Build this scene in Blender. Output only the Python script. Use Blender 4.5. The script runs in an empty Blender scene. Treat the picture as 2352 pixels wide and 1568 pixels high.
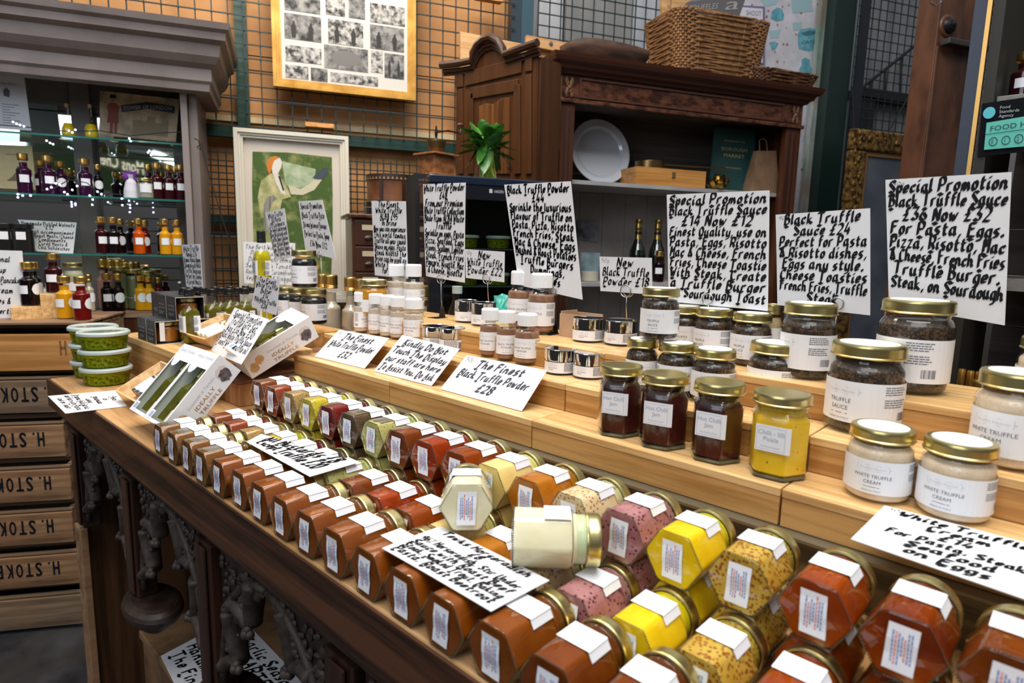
import bpy, bmesh, math, random
from mathutils import Vector, Matrix
random.seed(7)
sc = bpy.context.scene
COL = sc.collection
PI = math.pi
# ------------------------------------------------------------------ camera
CAMZ = 1.33
F, CX, CY = 1430.0, 1176.0, 784.0
pitch = math.atan(216 / F); roll = math.atan(.0245); yaw = math.radians(47)
fw = Vector((math.sin(yaw)*math.cos(pitch), math.cos(yaw)*math.cos(pitch), -math.sin(pitch)))
rt = Vector((math.cos(yaw), -math.sin(yaw), 0)); up0 = rt.cross(fw)
R_ = rt*math.cos(roll) + up0*math.sin(roll)
U_ = -rt*math.sin(roll) + up0*math.cos(roll)
C0 = Vector((0, 0, CAMZ))
cd = bpy.data.cameras.new('camera'); cam = bpy.data.objects.new('camera', cd); COL.objects.link(cam)
M = Matrix.Identity(4)
for i in range(3):
    M[i][0] = R_[i]; M[i][1] = U_[i]; M[i][2] = -fw[i]; M[i][3] = C0[i]
cam.matrix_world = M
cd.sensor_width = 36; cd.lens = 36*F/2352; cd.clip_start = .02; cd.clip_end = 60
cd.dof.use_dof = True; cd.dof.focus_distance = 1.12; cd.dof.aperture_fstop = 6.3
sc.camera = cam
# ------------------------------------------------------------------ light
vs = sc.view_settings; vs.view_transform = 'Standard'; vs.look = 'None'; vs.gamma = 1; vs.use_curve_mapping = False
vs.exposure = 0.08
wo = bpy.data.worlds.new('world'); sc.world = wo; wo.use_nodes = True
nt = wo.node_tree; nt.nodes.clear()
tc = nt.nodes.new('ShaderNodeTexCoord'); sx = nt.nodes.new('ShaderNodeSeparateXYZ'); cr = nt.nodes.new('ShaderNodeValToRGB')
bg = nt.nodes.new('ShaderNodeBackground'); wout = nt.nodes.new('ShaderNodeOutputWorld')
mp = nt.nodes.new('ShaderNodeMath'); mp.operation = 'MULTIPLY_ADD'; mp.inputs[1].default_value = .5; mp.inputs[2].default_value = .5
nt.links.new(tc.outputs['Generated'], sx.inputs[0]); nt.links.new(sx.outputs[2], mp.inputs[0]); nt.links.new(mp.outputs[0], cr.inputs[0])
e = cr.color_ramp.elements
e[0].position = .44; e[0].color = (.05, .045, .04, 1)
e[1].position = .9; e[1].color = (1.0, 1.0, 1.02, 1)
q = e.new(.53); q.color = (.13, .125, .13, 1)
q = e.new(.70); q.color = (.42, .43, .46, 1)
nt.links.new(cr.outputs[0], bg.inputs[0]); bg.inputs[1].default_value = .5
nt.links.new(bg.outputs[0], wout.inputs[0])
def area(name, loc, target, sx_, sy_, power, col):
    l = bpy.data.lights.new(name, 'AREA'); l.shape = 'RECTANGLE'; l.size = sx_; l.size_y = sy_; l.energy = power; l.color = col
    o = bpy.data.objects.new(name, l); COL.objects.link(o); o.location = loc
    o.rotation_euler = (Vector(target)-Vector(loc)).to_track_quat('-Z', 'Y').to_euler()
    return o
area('skylight', (.4, .3, 4.2), (.7, .9, 1), 2.0, 3.0, 150, (1, .985, .96))
area('street_daylight', (-2.6, .2, 2.6), (.6, 1.2, .9), 2.2, 1.6, 40, (.78, .87, 1))
area('stall_lamp', (1.1, 1.9, 3.1), (1.2, 2.6, 1.4), .7, .7, 26, (1, .83, .62))

# ------------------------------------------------------------------ measuring helpers (true places in metres)
def ray(x, y): return (x-CX)*R_-(y-CY)*U_+F*fw
def at(x, y, z):            # point on the level z (relative to camera height)
    d = ray(x, y); return C0 + d*(z/d.z)
def atX(x, y, X): d = ray(x, y); return C0 + d*(X/d.x)
def atY(x, y, Y): d = ray(x, y); return C0 + d*(Y/d.y)
wa = yaw+math.radians(69.5)
WD = Vector((math.sin(wa), math.cos(wa), 0)); ND = Vector((-WD.y, WD.x, 0))
WROT = math.atan2(WD.y, WD.x)
def atN(x, y, N): d = ray(x, y); return C0 + d*(N/d.dot(ND))
def W(x, y, N):             # along-wall distance and height on the wall-parallel plane N
    p = atN(x, y, N); return p.dot(WD), p.z
def wf(a, n, z): return WD*a+ND*n+Vector((0, 0, z))
def depth(p): return (p-C0).dot(fw)
def proj(p):
    d = p-C0; k = d.dot(fw); return CX+F*d.dot(R_)/k, CY-F*d.dot(U_)/k

# ------------------------------------------------------------------ materials
MATS = {}; KIDS = {}
def new_mat(name):
    m = bpy.data.materials.new(name); m.use_nodes = True; m.node_tree.nodes.clear(); return m
def out(m, s):
    o = m.node_tree.nodes.new('ShaderNodeOutputMaterial'); m.node_tree.links.new(s, o.inputs[0])
def plain(name, col, rough=.5, metal=0, coat=0, spec=.5, emit=None, es=1):
    if name in MATS: return MATS[name]
    m = new_mat(name); b = m.node_tree.nodes.new('ShaderNodeBsdfPrincipled')
    b.inputs['Base Color'].default_value = (*col, 1); b.inputs['Roughness'].default_value = rough
    b.inputs['Metallic'].default_value = metal; b.inputs['Coat Weight'].default_value = coat
    b.inputs['Coat Roughness'].default_value = .04
    b.inputs['Specular IOR Level'].default_value = spec
    if emit: b.inputs['Emission Color'].default_value = (*emit, 1); b.inputs['Emission Strength'].default_value = es
    out(m, b.outputs[0]); MATS[name] = m; return m
def noisy(name, c1, c2, scale=20, rough=.5, stretch=(1, 1, 1), rot=(0, 0, 0), lo=.35, hi=.65, metal=0, coat=0, bump=0, detail=4, c3=None, spots=None, spec=.5):
    if name in MATS: return MATS[name]
    m = new_mat(name); n = m.node_tree.nodes; L = m.node_tree.links.new
    t = n.new('ShaderNodeTexCoord'); mp = n.new('ShaderNodeMapping'); mp.inputs['Scale'].default_value = stretch; mp.inputs['Rotation'].default_value = rot
    # rotate first, then stretch
    m0 = n.new('ShaderNodeMapping'); m0.inputs['Rotation'].default_value = rot; mp.inputs['Rotation'].default_value = (0, 0, 0)
    L(t.outputs['Object'], m0.inputs[0]); L(m0.outputs[0], mp.inputs[0])
    z = n.new('ShaderNodeTexNoise'); z.inputs['Scale'].default_value = scale; z.inputs['Detail'].default_value = detail; z.inputs['Roughness'].default_value = .6
    L(mp.outputs[0], z.inputs[0])
    r = n.new('ShaderNodeValToRGB'); r.color_ramp.elements[0].position = lo; r.color_ramp.elements[1].position = hi
    r.color_ramp.elements[0].color = (*c1, 1); r.color_ramp.elements[1].color = (*c2, 1)
    L(z.outputs[0], r.inputs[0]); colr = r.outputs[0]
    if c3:
        z2 = n.new('ShaderNodeTexNoise'); z2.inputs['Scale'].default_value = 5; z2.inputs['Detail'].default_value = 3; L(t.outputs['Object'], z2.inputs[0])
        r2 = n.new('ShaderNodeValToRGB'); r2.color_ramp.elements[0].position = .45; r2.color_ramp.elements[1].position = .7
        L(z2.outputs[0], r2.inputs[0]); mx = n.new('ShaderNodeMixRGB'); L(r2.outputs[0], mx.inputs[0]); L(colr, mx.inputs[1]); mx.inputs[2].default_value = (*c3, 1); colr = mx.outputs[0]
    if spots:   # (colour, scale, radius)
        v = n.new('ShaderNodeTexVoronoi'); v.inputs['Scale'].default_value = spots[1]; L(t.outputs['Object'], v.inputs[0])
        zz = n.new('ShaderNodeTexNoise'); zz.inputs['Scale'].default_value = spots[1]*.8; L(t.outputs['Object'], zz.inputs[0])
        ad = n.new('ShaderNodeMath'); ad.operation = 'MULTIPLY_ADD'; L(zz.outputs[0], ad.inputs[0]); ad.inputs[1].default_value = .4; L(v.outputs['Distance'], ad.inputs[2])
        r3 = n.new('ShaderNodeValToRGB'); r3.color_ramp.elements[0].position = spots[2]+.42; r3.color_ramp.elements[1].position = spots[2]+.48
        r3.color_ramp.elements[0].color = (1, 1, 1, 1); r3.color_ramp.elements[1].color = (0, 0, 0, 1)
        L(ad.outputs[0], r3.inputs[0]); mx = n.new('ShaderNodeMixRGB'); L(r3.outputs[0], mx.inputs[0]); L(colr, mx.inputs[1]); mx.inputs[2].default_value = (*spots[0], 1); colr = mx.outputs[0]
    b = n.new('ShaderNodeBsdfPrincipled'); L(colr, b.inputs['Base Color']); b.inputs['Roughness'].default_value = rough
    b.inputs['Metallic'].default_value = metal; b.inputs['Coat Weight'].default_value = coat; b.inputs['Coat Roughness'].default_value = .05
    b.inputs['Specular IOR Level'].default_value = spec
    if bump:
        bp = n.new('ShaderNodeBump'); bp.inputs['Strength'].default_value = bump; bp.inputs['Distance'].default_value = .002; L(z.outputs[0], bp.inputs['Height']); L(bp.outputs[0], b.inputs['Normal'])
    out(m, b.outputs[0]); MATS[name] = m; return m
def wood(name, c1, c2, axis='y', rough=.5, scale=9, rotz=0, c3=None, bump=.25, coat=0, lo=.40, hi=.60, spec=.35):
    s = {'x': (.06, 1.3, 1.3), 'y': (1.3, .06, 1.3), 'z': (1.3, 1.3, .06)}[axis]
    return noisy(name, c1, c2, scale=scale*4, rough=rough, stretch=s, rot=(0, 0, rotz), lo=lo, hi=hi, c3=c3, detail=7, bump=bump, coat=coat, spec=spec)
def thin_glass(name, tint, ior=1.45, rough=.02, refl=1):
    if name in MATS: return MATS[name]
    m = new_mat(name); n = m.node_tree.nodes; L = m.node_tree.links.new
    t = n.new('ShaderNodeBsdfTransparent'); t.inputs[0].default_value = (*tint, 1)
    g = n.new('ShaderNodeBsdfGlossy'); g.inputs['Roughness'].default_value = rough; g.inputs[0].default_value = (refl, refl, refl, 1)
    f = n.new('ShaderNodeFresnel'); f.inputs[0].default_value = ior
    ge = n.new('ShaderNodeNewGeometry'); sb = n.new('ShaderNodeMath'); sb.operation = 'SUBTRACT'; sb.inputs[0].default_value = 1; L(ge.outputs['Backfacing'], sb.inputs[1])
    mu = n.new('ShaderNodeMath'); mu.operation = 'MULTIPLY'; L(f.outputs[0], mu.inputs[0]); L(sb.outputs[0], mu.inputs[1])
    x = n.new('ShaderNodeMixShader'); L(mu.outputs[0], x.inputs[0]); L(t.outputs[0], x.inputs[1]); L(g.outputs[0], x.inputs[2])
    out(m, x.outputs[0]); MATS[name] = m; return m
GLASS = thin_glass('clear_glass', (.975, .988, .98))
GLASSG = thin_glass('green_edge_glass', (.80, .90, .84))
GLASSD = thin_glass('dark_tinted_glass', (.35, .38, .38))
GREENGL = noisy('jar_base_glass', (.015, .022, .014), (.07, .085, .05), 60, .12, coat=1)
GOLD = noisy('brass_lid', (.56, .48, .20), (.72, .62, .30), 8, .30, metal=1)
GOLDG = plain('brass_lid_inner', (.50, .48, .20), .3, 1)
ORLID = plain('cap_gold', (.80, .52, .16), .3, 1)
CHROME = plain('chrome', (.75, .75, .76), .06, 1)
WIRE = plain('steel_wire', (.45, .44, .43), .3, 1)
PAPER = noisy('card_paper', (.70, .70, .715), (.76, .76, .775), 15, .8, spec=.2)
LABEL = plain('label_white', (.84, .85, .88), .45)
INK = plain('black_ink', (.012, .012, .014), .7, spec=.1)
INKG = plain('grey_marker_ink', (.07, .07, .085), .7, spec=.1)
PRINT = plain('label_print_grey', (.13, .14, .17), .6)
PRINTL = plain('label_print_pale', (.55, .57, .63), .6)
PRINTB = plain('label_print_blue', (.18, .25, .50), .6)
PRINTR = plain('label_print_red', (.75, .20, .15), .6)
WCAP = plain('white_plastic_cap', (.86, .87, .89), .35)
BLACKP = plain('black_plastic', (.012, .012, .013), .3)
BAMT = wood('bamboo', (.56, .32, .115), (.80, .52, .235), 'y', .38, 14, bump=.08, coat=.15)
BAMF = wood('bamboo_front_shaded', (.40, .195, .055), (.62, .34, .115), 'y', .42, 14, bump=.08)  # darker copy of the bamboo: weaker light on upright faces put into colour
TABT = wood('table_oak', (.30, .15, .055), (.58, .34, .15), 'y', .55, 7, c3=(.42, .22, .08))
TABD = wood('table_dark_front', (.022, .008, .004), (.10, .038, .016), 'y', .42, 7, coat=.1)
CARV = noisy('carved_dark_oak', (.012, .007, .005), (.04, .022, .015), 30, .45, bump=.3)
CARVB = noisy('dusty_carved_oak', (.018, .012, .009), (.065, .045, .035), 45, .6, bump=.5)
OLIVEW = wood('dark_olive_board', (.04, .028, .012), (.13, .09, .04), 'y', .5, 8)
PINE = wood('old_pine', (.28, .13, .05), (.55, .31, .14), 'z', .6, 7)
PINEH = wood('crate_slat_wood', (.17, .09, .045), (.40, .235, .12), 'x', .7, 7, c3=(.30, .16, .08))
PINEO = wood('crate_slat_orange', (.38, .17, .05), (.62, .31, .11), 'x', .6, 7)
MAHO = wood('mahogany', (.028, .009, .004), (.12, .040, .016), 'z', .35, 8, coat=.25, lo=.28, hi=.75)
MAHOX = wood('mahogany_rail', (.030, .009, .004), (.14, .048, .022), 'x', .35, 8, coat=.25)
OAKT = wood('tower_oak', (.030, .010, .003), (.10, .036, .010), 'z', .4, 4, coat=.2, lo=.25, hi=.8)
DARK = plain('dark_void', (.008, .008, .009), .8)
GREENP = plain('dark_green_steel', (.012, .045, .035), .4)
PAPC = {}

# ------------------------------------------------------------------ mesh builder
class MB:
    def __init__(s): s.v = []; s.f = []
    def add(s, vs_, fs):
        o = len(s.v); s.v += [Vector(v) for v in vs_]; s.f += [tuple(i+o for i in f) for f in fs]; return s
    def box(s, x0, x1, y0, y1, z0, z1, M=None):
        vs_ = [Vector((x, y, z)) for x in (x0, x1) for y in (y0, y1) for z in (z0, z1)]
        if M is not None: vs_ = [M @ v for v in vs_]
        return s.add(vs_, [(0, 1, 3, 2), (4, 6, 7, 5), (0, 4, 5, 1), (2, 3, 7, 6), (0, 2, 6, 4), (1, 5, 7, 3)])
    def lathe(s, prof, n=28, c=(0, 0, 0), M=None, ph=0, shape=None):
        pr = [prof[0]]
        for (r0_, z0_), (r1_, z1_) in zip(prof, prof[1:]):      # support rings keep flat bands flat when smooth-shaded
            L = math.hypot(r1_-r0_, z1_-z0_)
            if L > .005:
                e_ = .0009/L; pr += [(r0_+(r1_-r0_)*e_, z0_+(z1_-z0_)*e_), (r1_-(r1_-r0_)*e_, z1_-(z1_-z0_)*e_)]
            pr.append((r1_, z1_))
        prof = pr
        vs_ = []; fs = []; k = len(prof)
        for i in range(n):
            a = 2*PI*i/n+ph
            for r, z in prof:
                q = r if shape is None else r*shape(a)
                vs_.append(Vector((c[0]+q*math.cos(a), c[1]+q*math.sin(a), c[2]+z)))
        for i in range(n):
            j = (i+1) % n
            for t in range(k-1):
                if prof[t][0] == 0 and prof[t+1][0] == 0: continue
                fs.append((i*k+t, j*k+t, j*k+t+1, i*k+t+1))
        if M is not None: vs_ = [M @ v for v in vs_]
        return s.add(vs_, fs)
    def tube(s, pts, r, n=6, closed=False):
        pts = [Vector(p) for p in pts]; vs_ = []; fs = []; m = len(pts)
        prev = None
        for i, p in enumerate(pts):
            if closed: d = pts[(i+1) % m]-pts[i-1]
            else: d = pts[min(i+1, m-1)]-pts[max(i-1, 0)]
            if d.length < 1e-9: d = Vector((0, 0, 1))
            d.normalize()
            u = prev if prev is not None else (Vector((0, 0, 1)) if abs(d.z) < .9 else Vector((1, 0, 0)))
            u = (u-d*u.dot(d)); u = u.normalized() if u.length > 1e-6 else d.orthogonal().normalized()
            w = d.cross(u); prev = u
            rr = r[i] if isinstance(r, (list, tuple)) else r
            for k in range(n):
                a = 2*PI*k/n; vs_.append(p+u*rr*math.cos(a)+w*rr*math.sin(a))
        for i in range(m if closed else m-1):
            j = (i+1) % m
            for k in range(n): fs.append((i*n+k, i*n+(k+1) % n, j*n+(k+1) % n, j*n+k))
        if not closed:
            fs.append(tuple(range(n))[::-1]); fs.append(tuple((m-1)*n+k for k in range(n)))
        return s.add(vs_, fs)
    def prism(s, poly, d):   # poly: list of points, d: extrusion vector
        d = Vector(d); n = len(poly); p = [Vector(q) for q in poly]
        return s.add(p+[q+d for q in p], [tuple(range(n))[::-1], tuple(range(n, 2*n))]+[(i, (i+1) % n, (i+1) % n+n, i+n) for i in range(n)])
    def sphere(s, c, r, n=10, m=6, sc3=(1, 1, 1), M=None):
        prof = [(r*math.sin(PI*i/m), -r*math.cos(PI*i/m)) for i in range(m+1)]
        prof[0] = (0.0001*r, -r); prof[-1] = (.0001*r, r)
        vs0 = len(s.v); s.lathe(prof, n)
        for i in range(vs0, len(s.v)):
            v = s.v[i]; v = Vector((v.x*sc3[0], v.y*sc3[1], v.z*sc3[2]))
            if M is not None: v = M.to_3x3() @ v
            s.v[i] = v+Vector(c)
        return s
def obj(name, mb, mat, parent=None, smooth=False, bevel=0, loc=None, Minv=None, seg=2, angle=.6):
    me = bpy.data.meshes.new(name)
    off = Vector(loc) if loc is not None else None
    vs_ = mb.v
    if Minv is not None: vs_ = [Minv @ v for v in vs_]
    elif off is not None: vs_ = [v-off for v in vs_]
    me.from_pydata([tuple(v) for v in vs_], [], mb.f); me.update()
    bm = bmesh.new(); bm.from_mesh(me); bmesh.ops.recalc_face_normals(bm, faces=bm.faces); bm.to_mesh(me); bm.free()
    if mat is not None: me.materials.append(mat)
    o = bpy.data.objects.new(name, me); COL.objects.link(o)
    if off is not None: o.location = off
    if parent is not None:
        o.parent = parent; KIDS.setdefault(parent.name, []).append(o)
    if smooth:
        for p in me.polygons: p.use_smooth = True
        if smooth != 'all':
            try: me.set_sharp_from_angle(angle=angle)
            except Exception: pass
    if bevel:
        b = o.modifiers.new('bevel', 'BEVEL'); b.width = bevel; b.segments = seg; b.limit_method = 'ANGLE'; b.angle_limit = .6
    return o
def tag(o, label, cat, group=None, kind=None):
    o['label'] = label; o['category'] = cat
    if group: o['group'] = group
    if kind: o['kind'] = kind
    return o
class Thing:
    def __init__(s, name, label, cat, loc=(0, 0, 0), rz=0, group=None, M=None):
        s.o = bpy.data.objects.new(name, None); COL.objects.link(s.o); s.o.empty_display_size = .01
        s.M = M if M is not None else Matrix.Translation(Vector(loc)) @ Matrix.Rotation(rz, 4, 'Z')
        s.o.matrix_world = s.M; s.Mi = s.M.inverted(); tag(s.o, label, cat, group)
    def part(s, name, mb, mat, smooth=False, bevel=0, parent=None, world=False, label=None, kind=None, seg=2, angle=.6):
        o = obj(name, mb, mat, parent or s.o, smooth, bevel, Minv=s.Mi if world else None, seg=seg, angle=angle)
        if label: o['label'] = label
        if kind: o['kind'] = kind
        return o
def struct(name, mb, mat, **k):
    o = obj(name, mb, mat, **k); o['kind'] = 'structure'; return o
def copy_tree(o, parent=None):
    c = o.copy(); COL.objects.link(c)
    if parent is not None: c.parent = parent; KIDS.setdefault(parent.name, []).append(c)
    for ch in list(KIDS.get(o.name, [])): copy_tree(ch, c)
    return c
def del_tree(o):
    for ch in KIDS.get(o.name, []): del_tree(ch)
    bpy.data.objects.remove(o)

# ------------------------------------------------------------------ lettering
GL = dict(a="462615132243 464352", b="1913223243453615", c="45361513223243", d="494352 462615132243", e="144445362615132243",
 f="48392822 1646", g="462615132243 46413010", h="1912 1526454352", i="161322 1828", j="26211001 2838", k="1912 4614 1452", l="191322",
 m="1612 15263532 35465562", n="1612 1526454352", o="261513223243453626", p="1610 153645433213", q="4640 462615132243", r="1612 152646",
 s="462615433212", t="28233243 1646", u="1613223243 464352", v="162246", w="1622354266", x="1642 4612", y="1613223243 46412010", z="16461242",
 A="123952 2545", B="1912 193948473616 3655533212", C="58391714224253", D="1912 193957543212", E="59191252 1646", F="591912 1646",
 G="583917142242535535", H="1912 5952 1656", I="2922", J="49432213", K="1912 5916 1652", L="191252", M="1219355952", N="12195259",
 O="3917142242545739", P="1912 194958564515", Q="3917142242545739 3352", R="1912 194958564515 3552", S="5839181754533213", T="0969 3932",
 U="191422425459", V="193259", W="0922364269", X="1952 5912", Y="1935 5932", Z="19591252")
GL.update({'0': "3917142242545739", '1': "183932", '2': "183958561252", '3': "19593655533213", '4': "391454 4642", '5': "59191646543212",
 '6': "4915133253543615", '7': "195922", '8': "3617294957361422425436", '9': "56351739585532", '£': "584938341252 1545", '&': "5228394827133254",
 ',': "2311", '.': "1322", "'": "2928", '/': "1159", '?': "183958563533 3132", ' ': "", '%': "1159 1828 4252", '-': "1444", '~': "04153344"})
def glyph(ch):
    if ch == ' ': return [], 3.2
    st = []; mxx = 0
    for s in GL.get(ch, GL['o']).split():
        p = [(int(s[i]), int(s[i+1])) for i in range(0, len(s)-1, 2)]; st.append(p); mxx = max(mxx, max(a for a, b in p))
    return st, mxx+1.35
def twidth(t): return sum(glyph(c)[1] for c in t)
def calligraphy(mb, mapf, lines, Wd, Hd, nib=.22, top=.06, bot=.05, side=.05, slant=.24, swash=True, maxs=None, align='c', corner=None, lead=1.0):
    """lines written in the plane; mapf(s,t) with s right, t up, metres from bottom-left"""
    n = len(lines); step = (Hd*(1-top-bot))/n
    mx = max(twidth(l) for l in lines)
    szh = step/8.8*min(lead, 1.15); sz0 = min(szh, Wd*(1-2*side)/mx*1.3)
    def stroke(p, q, w):
        for nx, ny in ((math.cos(.75)*w/2, math.sin(.75)*w/2), (-math.sin(.75)*w*.16, math.cos(.75)*w*.16)):
            a = [(p[0]-nx, p[1]-ny), (q[0]-nx, q[1]-ny), (q[0]+nx, q[1]+ny), (p[0]+nx, p[1]+ny)]
            mb.add([mapf(min(max(s, 0), Wd), min(max(t, 0), Hd)) for s, t in a], [(0, 1, 2, 3)])
    def write(t, x, y, sx_, sy_, w):
        for ch in t:
            st, adv = glyph(ch); jy = random.uniform(-.25, .25)*sy_; js = random.uniform(.93, 1.07)
            for s in st:
                pts = [(x+(px+slant*(py-2)+random.uniform(-.12, .12))*sx_, y+(py-2)*sy_*js+jy) for px, py in s]
                for a, b in zip(pts, pts[1:]): stroke(a, b, w)
            if swash and ch.isupper() and random.random() < .75:
                a = (x+.2*sx_, y-2.0*sy_); b = (x+1.6*sx_, y-1.0*sy_); c_ = (x+3.2*sx_, y-2.2*sy_); d_ = (x+5*sx_, y-1.2*sy_)
                stroke(a, b, w*.9); stroke(b, c_, w*1.1); stroke(c_, d_, w*.7)
            x += adv*sx_
    for i, l in enumerate(lines):
        sxl = min(sz0*1.05, Wd*(1-2*side)/max(twidth(l), 1)); syl = min(szh, sz0*1.7)
        y = Hd*(1-top)-step*(i+1)+step*.28
        tw = twidth(l)*sxl
        x = Wd/2-tw/2 if align == 'c' else Wd*side
        write(l, x, y, sxl, syl, nib*10.5*(sxl*.65+syl*.35))
    if corner:
        s = sz0*.55; write(corner, Wd*.03, Hd*(1-top*.5)-s*8, s, s, nib*3.5*s)
_tc = {}
def text2d(t, font=None):
    if t in _tc: return _tc[t]
    c = bpy.data.curves.new('tmp', 'FONT'); c.body = t; c.resolution_u = 2; c.size = 1
    o = bpy.data.objects.new('tmp', c); COL.objects.link(o)
    dg = bpy.context.evaluated_depsgraph_get(); me = bpy.data.meshes.new_from_object(o.evaluated_get(dg))
    vs_ = [(v.co.x, v.co.y) for v in me.vertices]; fs = [tuple(p.vertices) for p in me.polygons]
    bpy.data.objects.remove(o); bpy.data.curves.remove(c); bpy.data.meshes.remove(me)
    w = max([v[0] for v in vs_] or [1])
    _tc[t] = (vs_, fs, w); return _tc[t]
def printed(mb, mapf, t, s0, t0, h, width=None, align='l', bold=0):
    vs_, fs, w = text2d(t); sx_ = h if width is None else width/w
    if align == 'c': s0 -= w*sx_/2
    mb.add([mapf(s0+x*sx_, t0+y*h) for x, y in vs_], fs)
def rect(mb, mapf, s0, t0, s1, t1, seg=1):
    for k in range(seg):
        a = s0+(s1-s0)*k/seg; b = s0+(s1-s0)*(k+1)/seg
        mb.add([mapf(a, t0), mapf(b, t0), mapf(b, t1), mapf(a, t1)], [(0, 1, 2, 3)])
def finetext(mb, mapf, s0, s1, t1, n, dh, th, seed=0, cap=.8):
    rn = random.Random(seed)
    for i in range(n):
        s = s0; e = s0+(s1-s0)*rn.uniform(cap, 1)
        while s < e:
            w = rn.uniform(.002, .006)*(s1-s0)/.03; w = min(w, e-s)
            rect(mb, mapf, s, t1-i*dh-th, s+w, t1-i*dh); s += w+(s1-s0)*.025
def barcode(mb, mapf, s0, s1, t0, t1, seed=1):
    rn = random.Random(seed); s = s0
    while s < s1:
        w = (s1-s0)*rn.choice([.02, .035, .06]); rect(mb, mapf, s, t0, min(s+w, s1), t1); s += w+(s1-s0)*rn.choice([.02, .03, .05])
def quadmap(TL, TR, BR, BL, off=.0007):
    nrm = (TR-TL).cross(BL-TL).normalized()
    if nrm.dot(C0-TL) < 0: nrm = -nrm
    Wd = ((TR-TL).length+(BR-BL).length)/2; Hd = ((BL-TL).length+(BR-TR).length)/2
    def f(s, t):
        u = s/Wd; v = t/Hd
        return (BL*(1-u)+BR*u)*(1-v)+(TL*(1-u)+TR*u)*v+nrm*off
    return f, Wd, Hd, nrm
def sign(label, TL, TR, BR, BL, lines, nib=.22, ink=None, name='price_card', group='handwritten price cards', curl=0, **k):
    f, Wd, Hd, nrm = quadmap(TL, TR, BR, BL, 0)
    base = (BL+BR)/2
    th = Thing(name, label, 'sign', base, 0, group)
    N_ = 8; mb = MB(); top = []; bot = []
    def ff(s, t):
        v = t/Hd; u = s/Wd
        return f(s, t)+nrm*(curl*(4*(u-.5)**2)*.5+curl*(v-.5)**2*2)
    vs_ = []
    for j in range(N_+1):
        for i in range(N_+1):
            p = ff(Wd*i/N_, Hd*j/N_); vs_.append(p)
    n1 = len(vs_); vs_ += [p-nrm*.0008 for p in vs_]
    fs = []
    idx = lambda i, j: j*(N_+1)+i
    for j in range(N_):
        for i in range(N_):
            fs.append((idx(i, j), idx(i+1, j), idx(i+1, j+1), idx(i, j+1))); fs.append(tuple(n1+q for q in (idx(i, j+1), idx(i+1, j+1), idx(i+1, j), idx(i, j))))
    for i in range(N_):
        fs += [(idx(i, 0), idx(i+1, 0), n1+idx(i+1, 0), n1+idx(i, 0)), (idx(i, N_), idx(i+1, N_), n1+idx(i+1, N_), n1+idx(i, N_)),
               (idx(0, i), idx(0, i+1), n1+idx(0, i+1), n1+idx(0, i)), (idx(N_, i), idx(N_, i+1), n1+idx(N_, i+1), n1+idx(N_, i))]
    mb.add(vs_, fs); th.part('card', mb, PAPER, world=True, smooth=True)
    tx = MB(); calligraphy(tx, lambda s, t: ff(s, t)+nrm*.0006, lines, Wd, Hd, nib=nib, **k)
    th.part('lettering', tx, ink or INK, world=True)
    return th
# ------------------------------------------------------------------ ground and market table
T = CAMZ-.375; S0 = CAMZ-.314; S1 = CAMZ-.268; S2 = CAMZ-.222; S3 = CAMZ-.176
XE = .345
FLOOR = noisy('wet_stone_floor', (.012, .013, .016), (.05, .05, .055), 6, .45, c3=(.03, .028, .025), bump=.3)
struct('floor', MB().box(-4, 7, -4, 9, -.05, 0), FLOOR)

tb = Thing('market_table', 'long dark oak counter with light worn top and gothic carved front', 'table', (.75, .8, 0))
mb = MB().box(XE+.0031, 1.17, -.45, 2.004, T-.03, T)
tb.part('table_top', mb, TABT, world=True, bevel=.003)
mb = MB().box(XE-.001, XE+.003, -.45, 2.03, T-.078, T-.002)
mb.box(XE+.0031, 1.12, 2.0045, 2.03, T-.078, T-.002)
tb.part('front_fascia', mb, TABD, world=True, bevel=.0015, label='dark stained front board with visible grain')
mb = MB(); prof = [(XE+.003, T-.0785), (XE+.003, T-.085), (XE+.016, T-.094), (XE+.02, T-.108), (XE+.05, T-.108), (XE+.05, T-.0785)]
mb.prism([(x, -.45, z) for x, z in prof], (0, 2.40, 0))
tb.part('moulding', mb, CARV, world=True)
mb = MB().box(XE+.03, .98, 1.88, 1.90, .0, T-.109)
tb.part('end_panel', mb, wood('brown_panel', (.055, .024, .010), (.13, .06, .025), 'z', .5, 6), world=True)
mb = MB().box(XE+.012, XE+.0295, 1.855, 1.915, .0, T-.38)
tb.part('corner_strip', mb, PINEH, world=True, bevel=.002)
mb = MB().box(.96, .98, -.4, 1.879, .0, T-.109)
tb.part('back_panel', mb, wood('inner_back_panel', (.05, .02, .012), (.10, .042, .022), 'y', .5, 6), world=True)
posts = [1.825, 1.40, 1.0, .59, .18]
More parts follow.
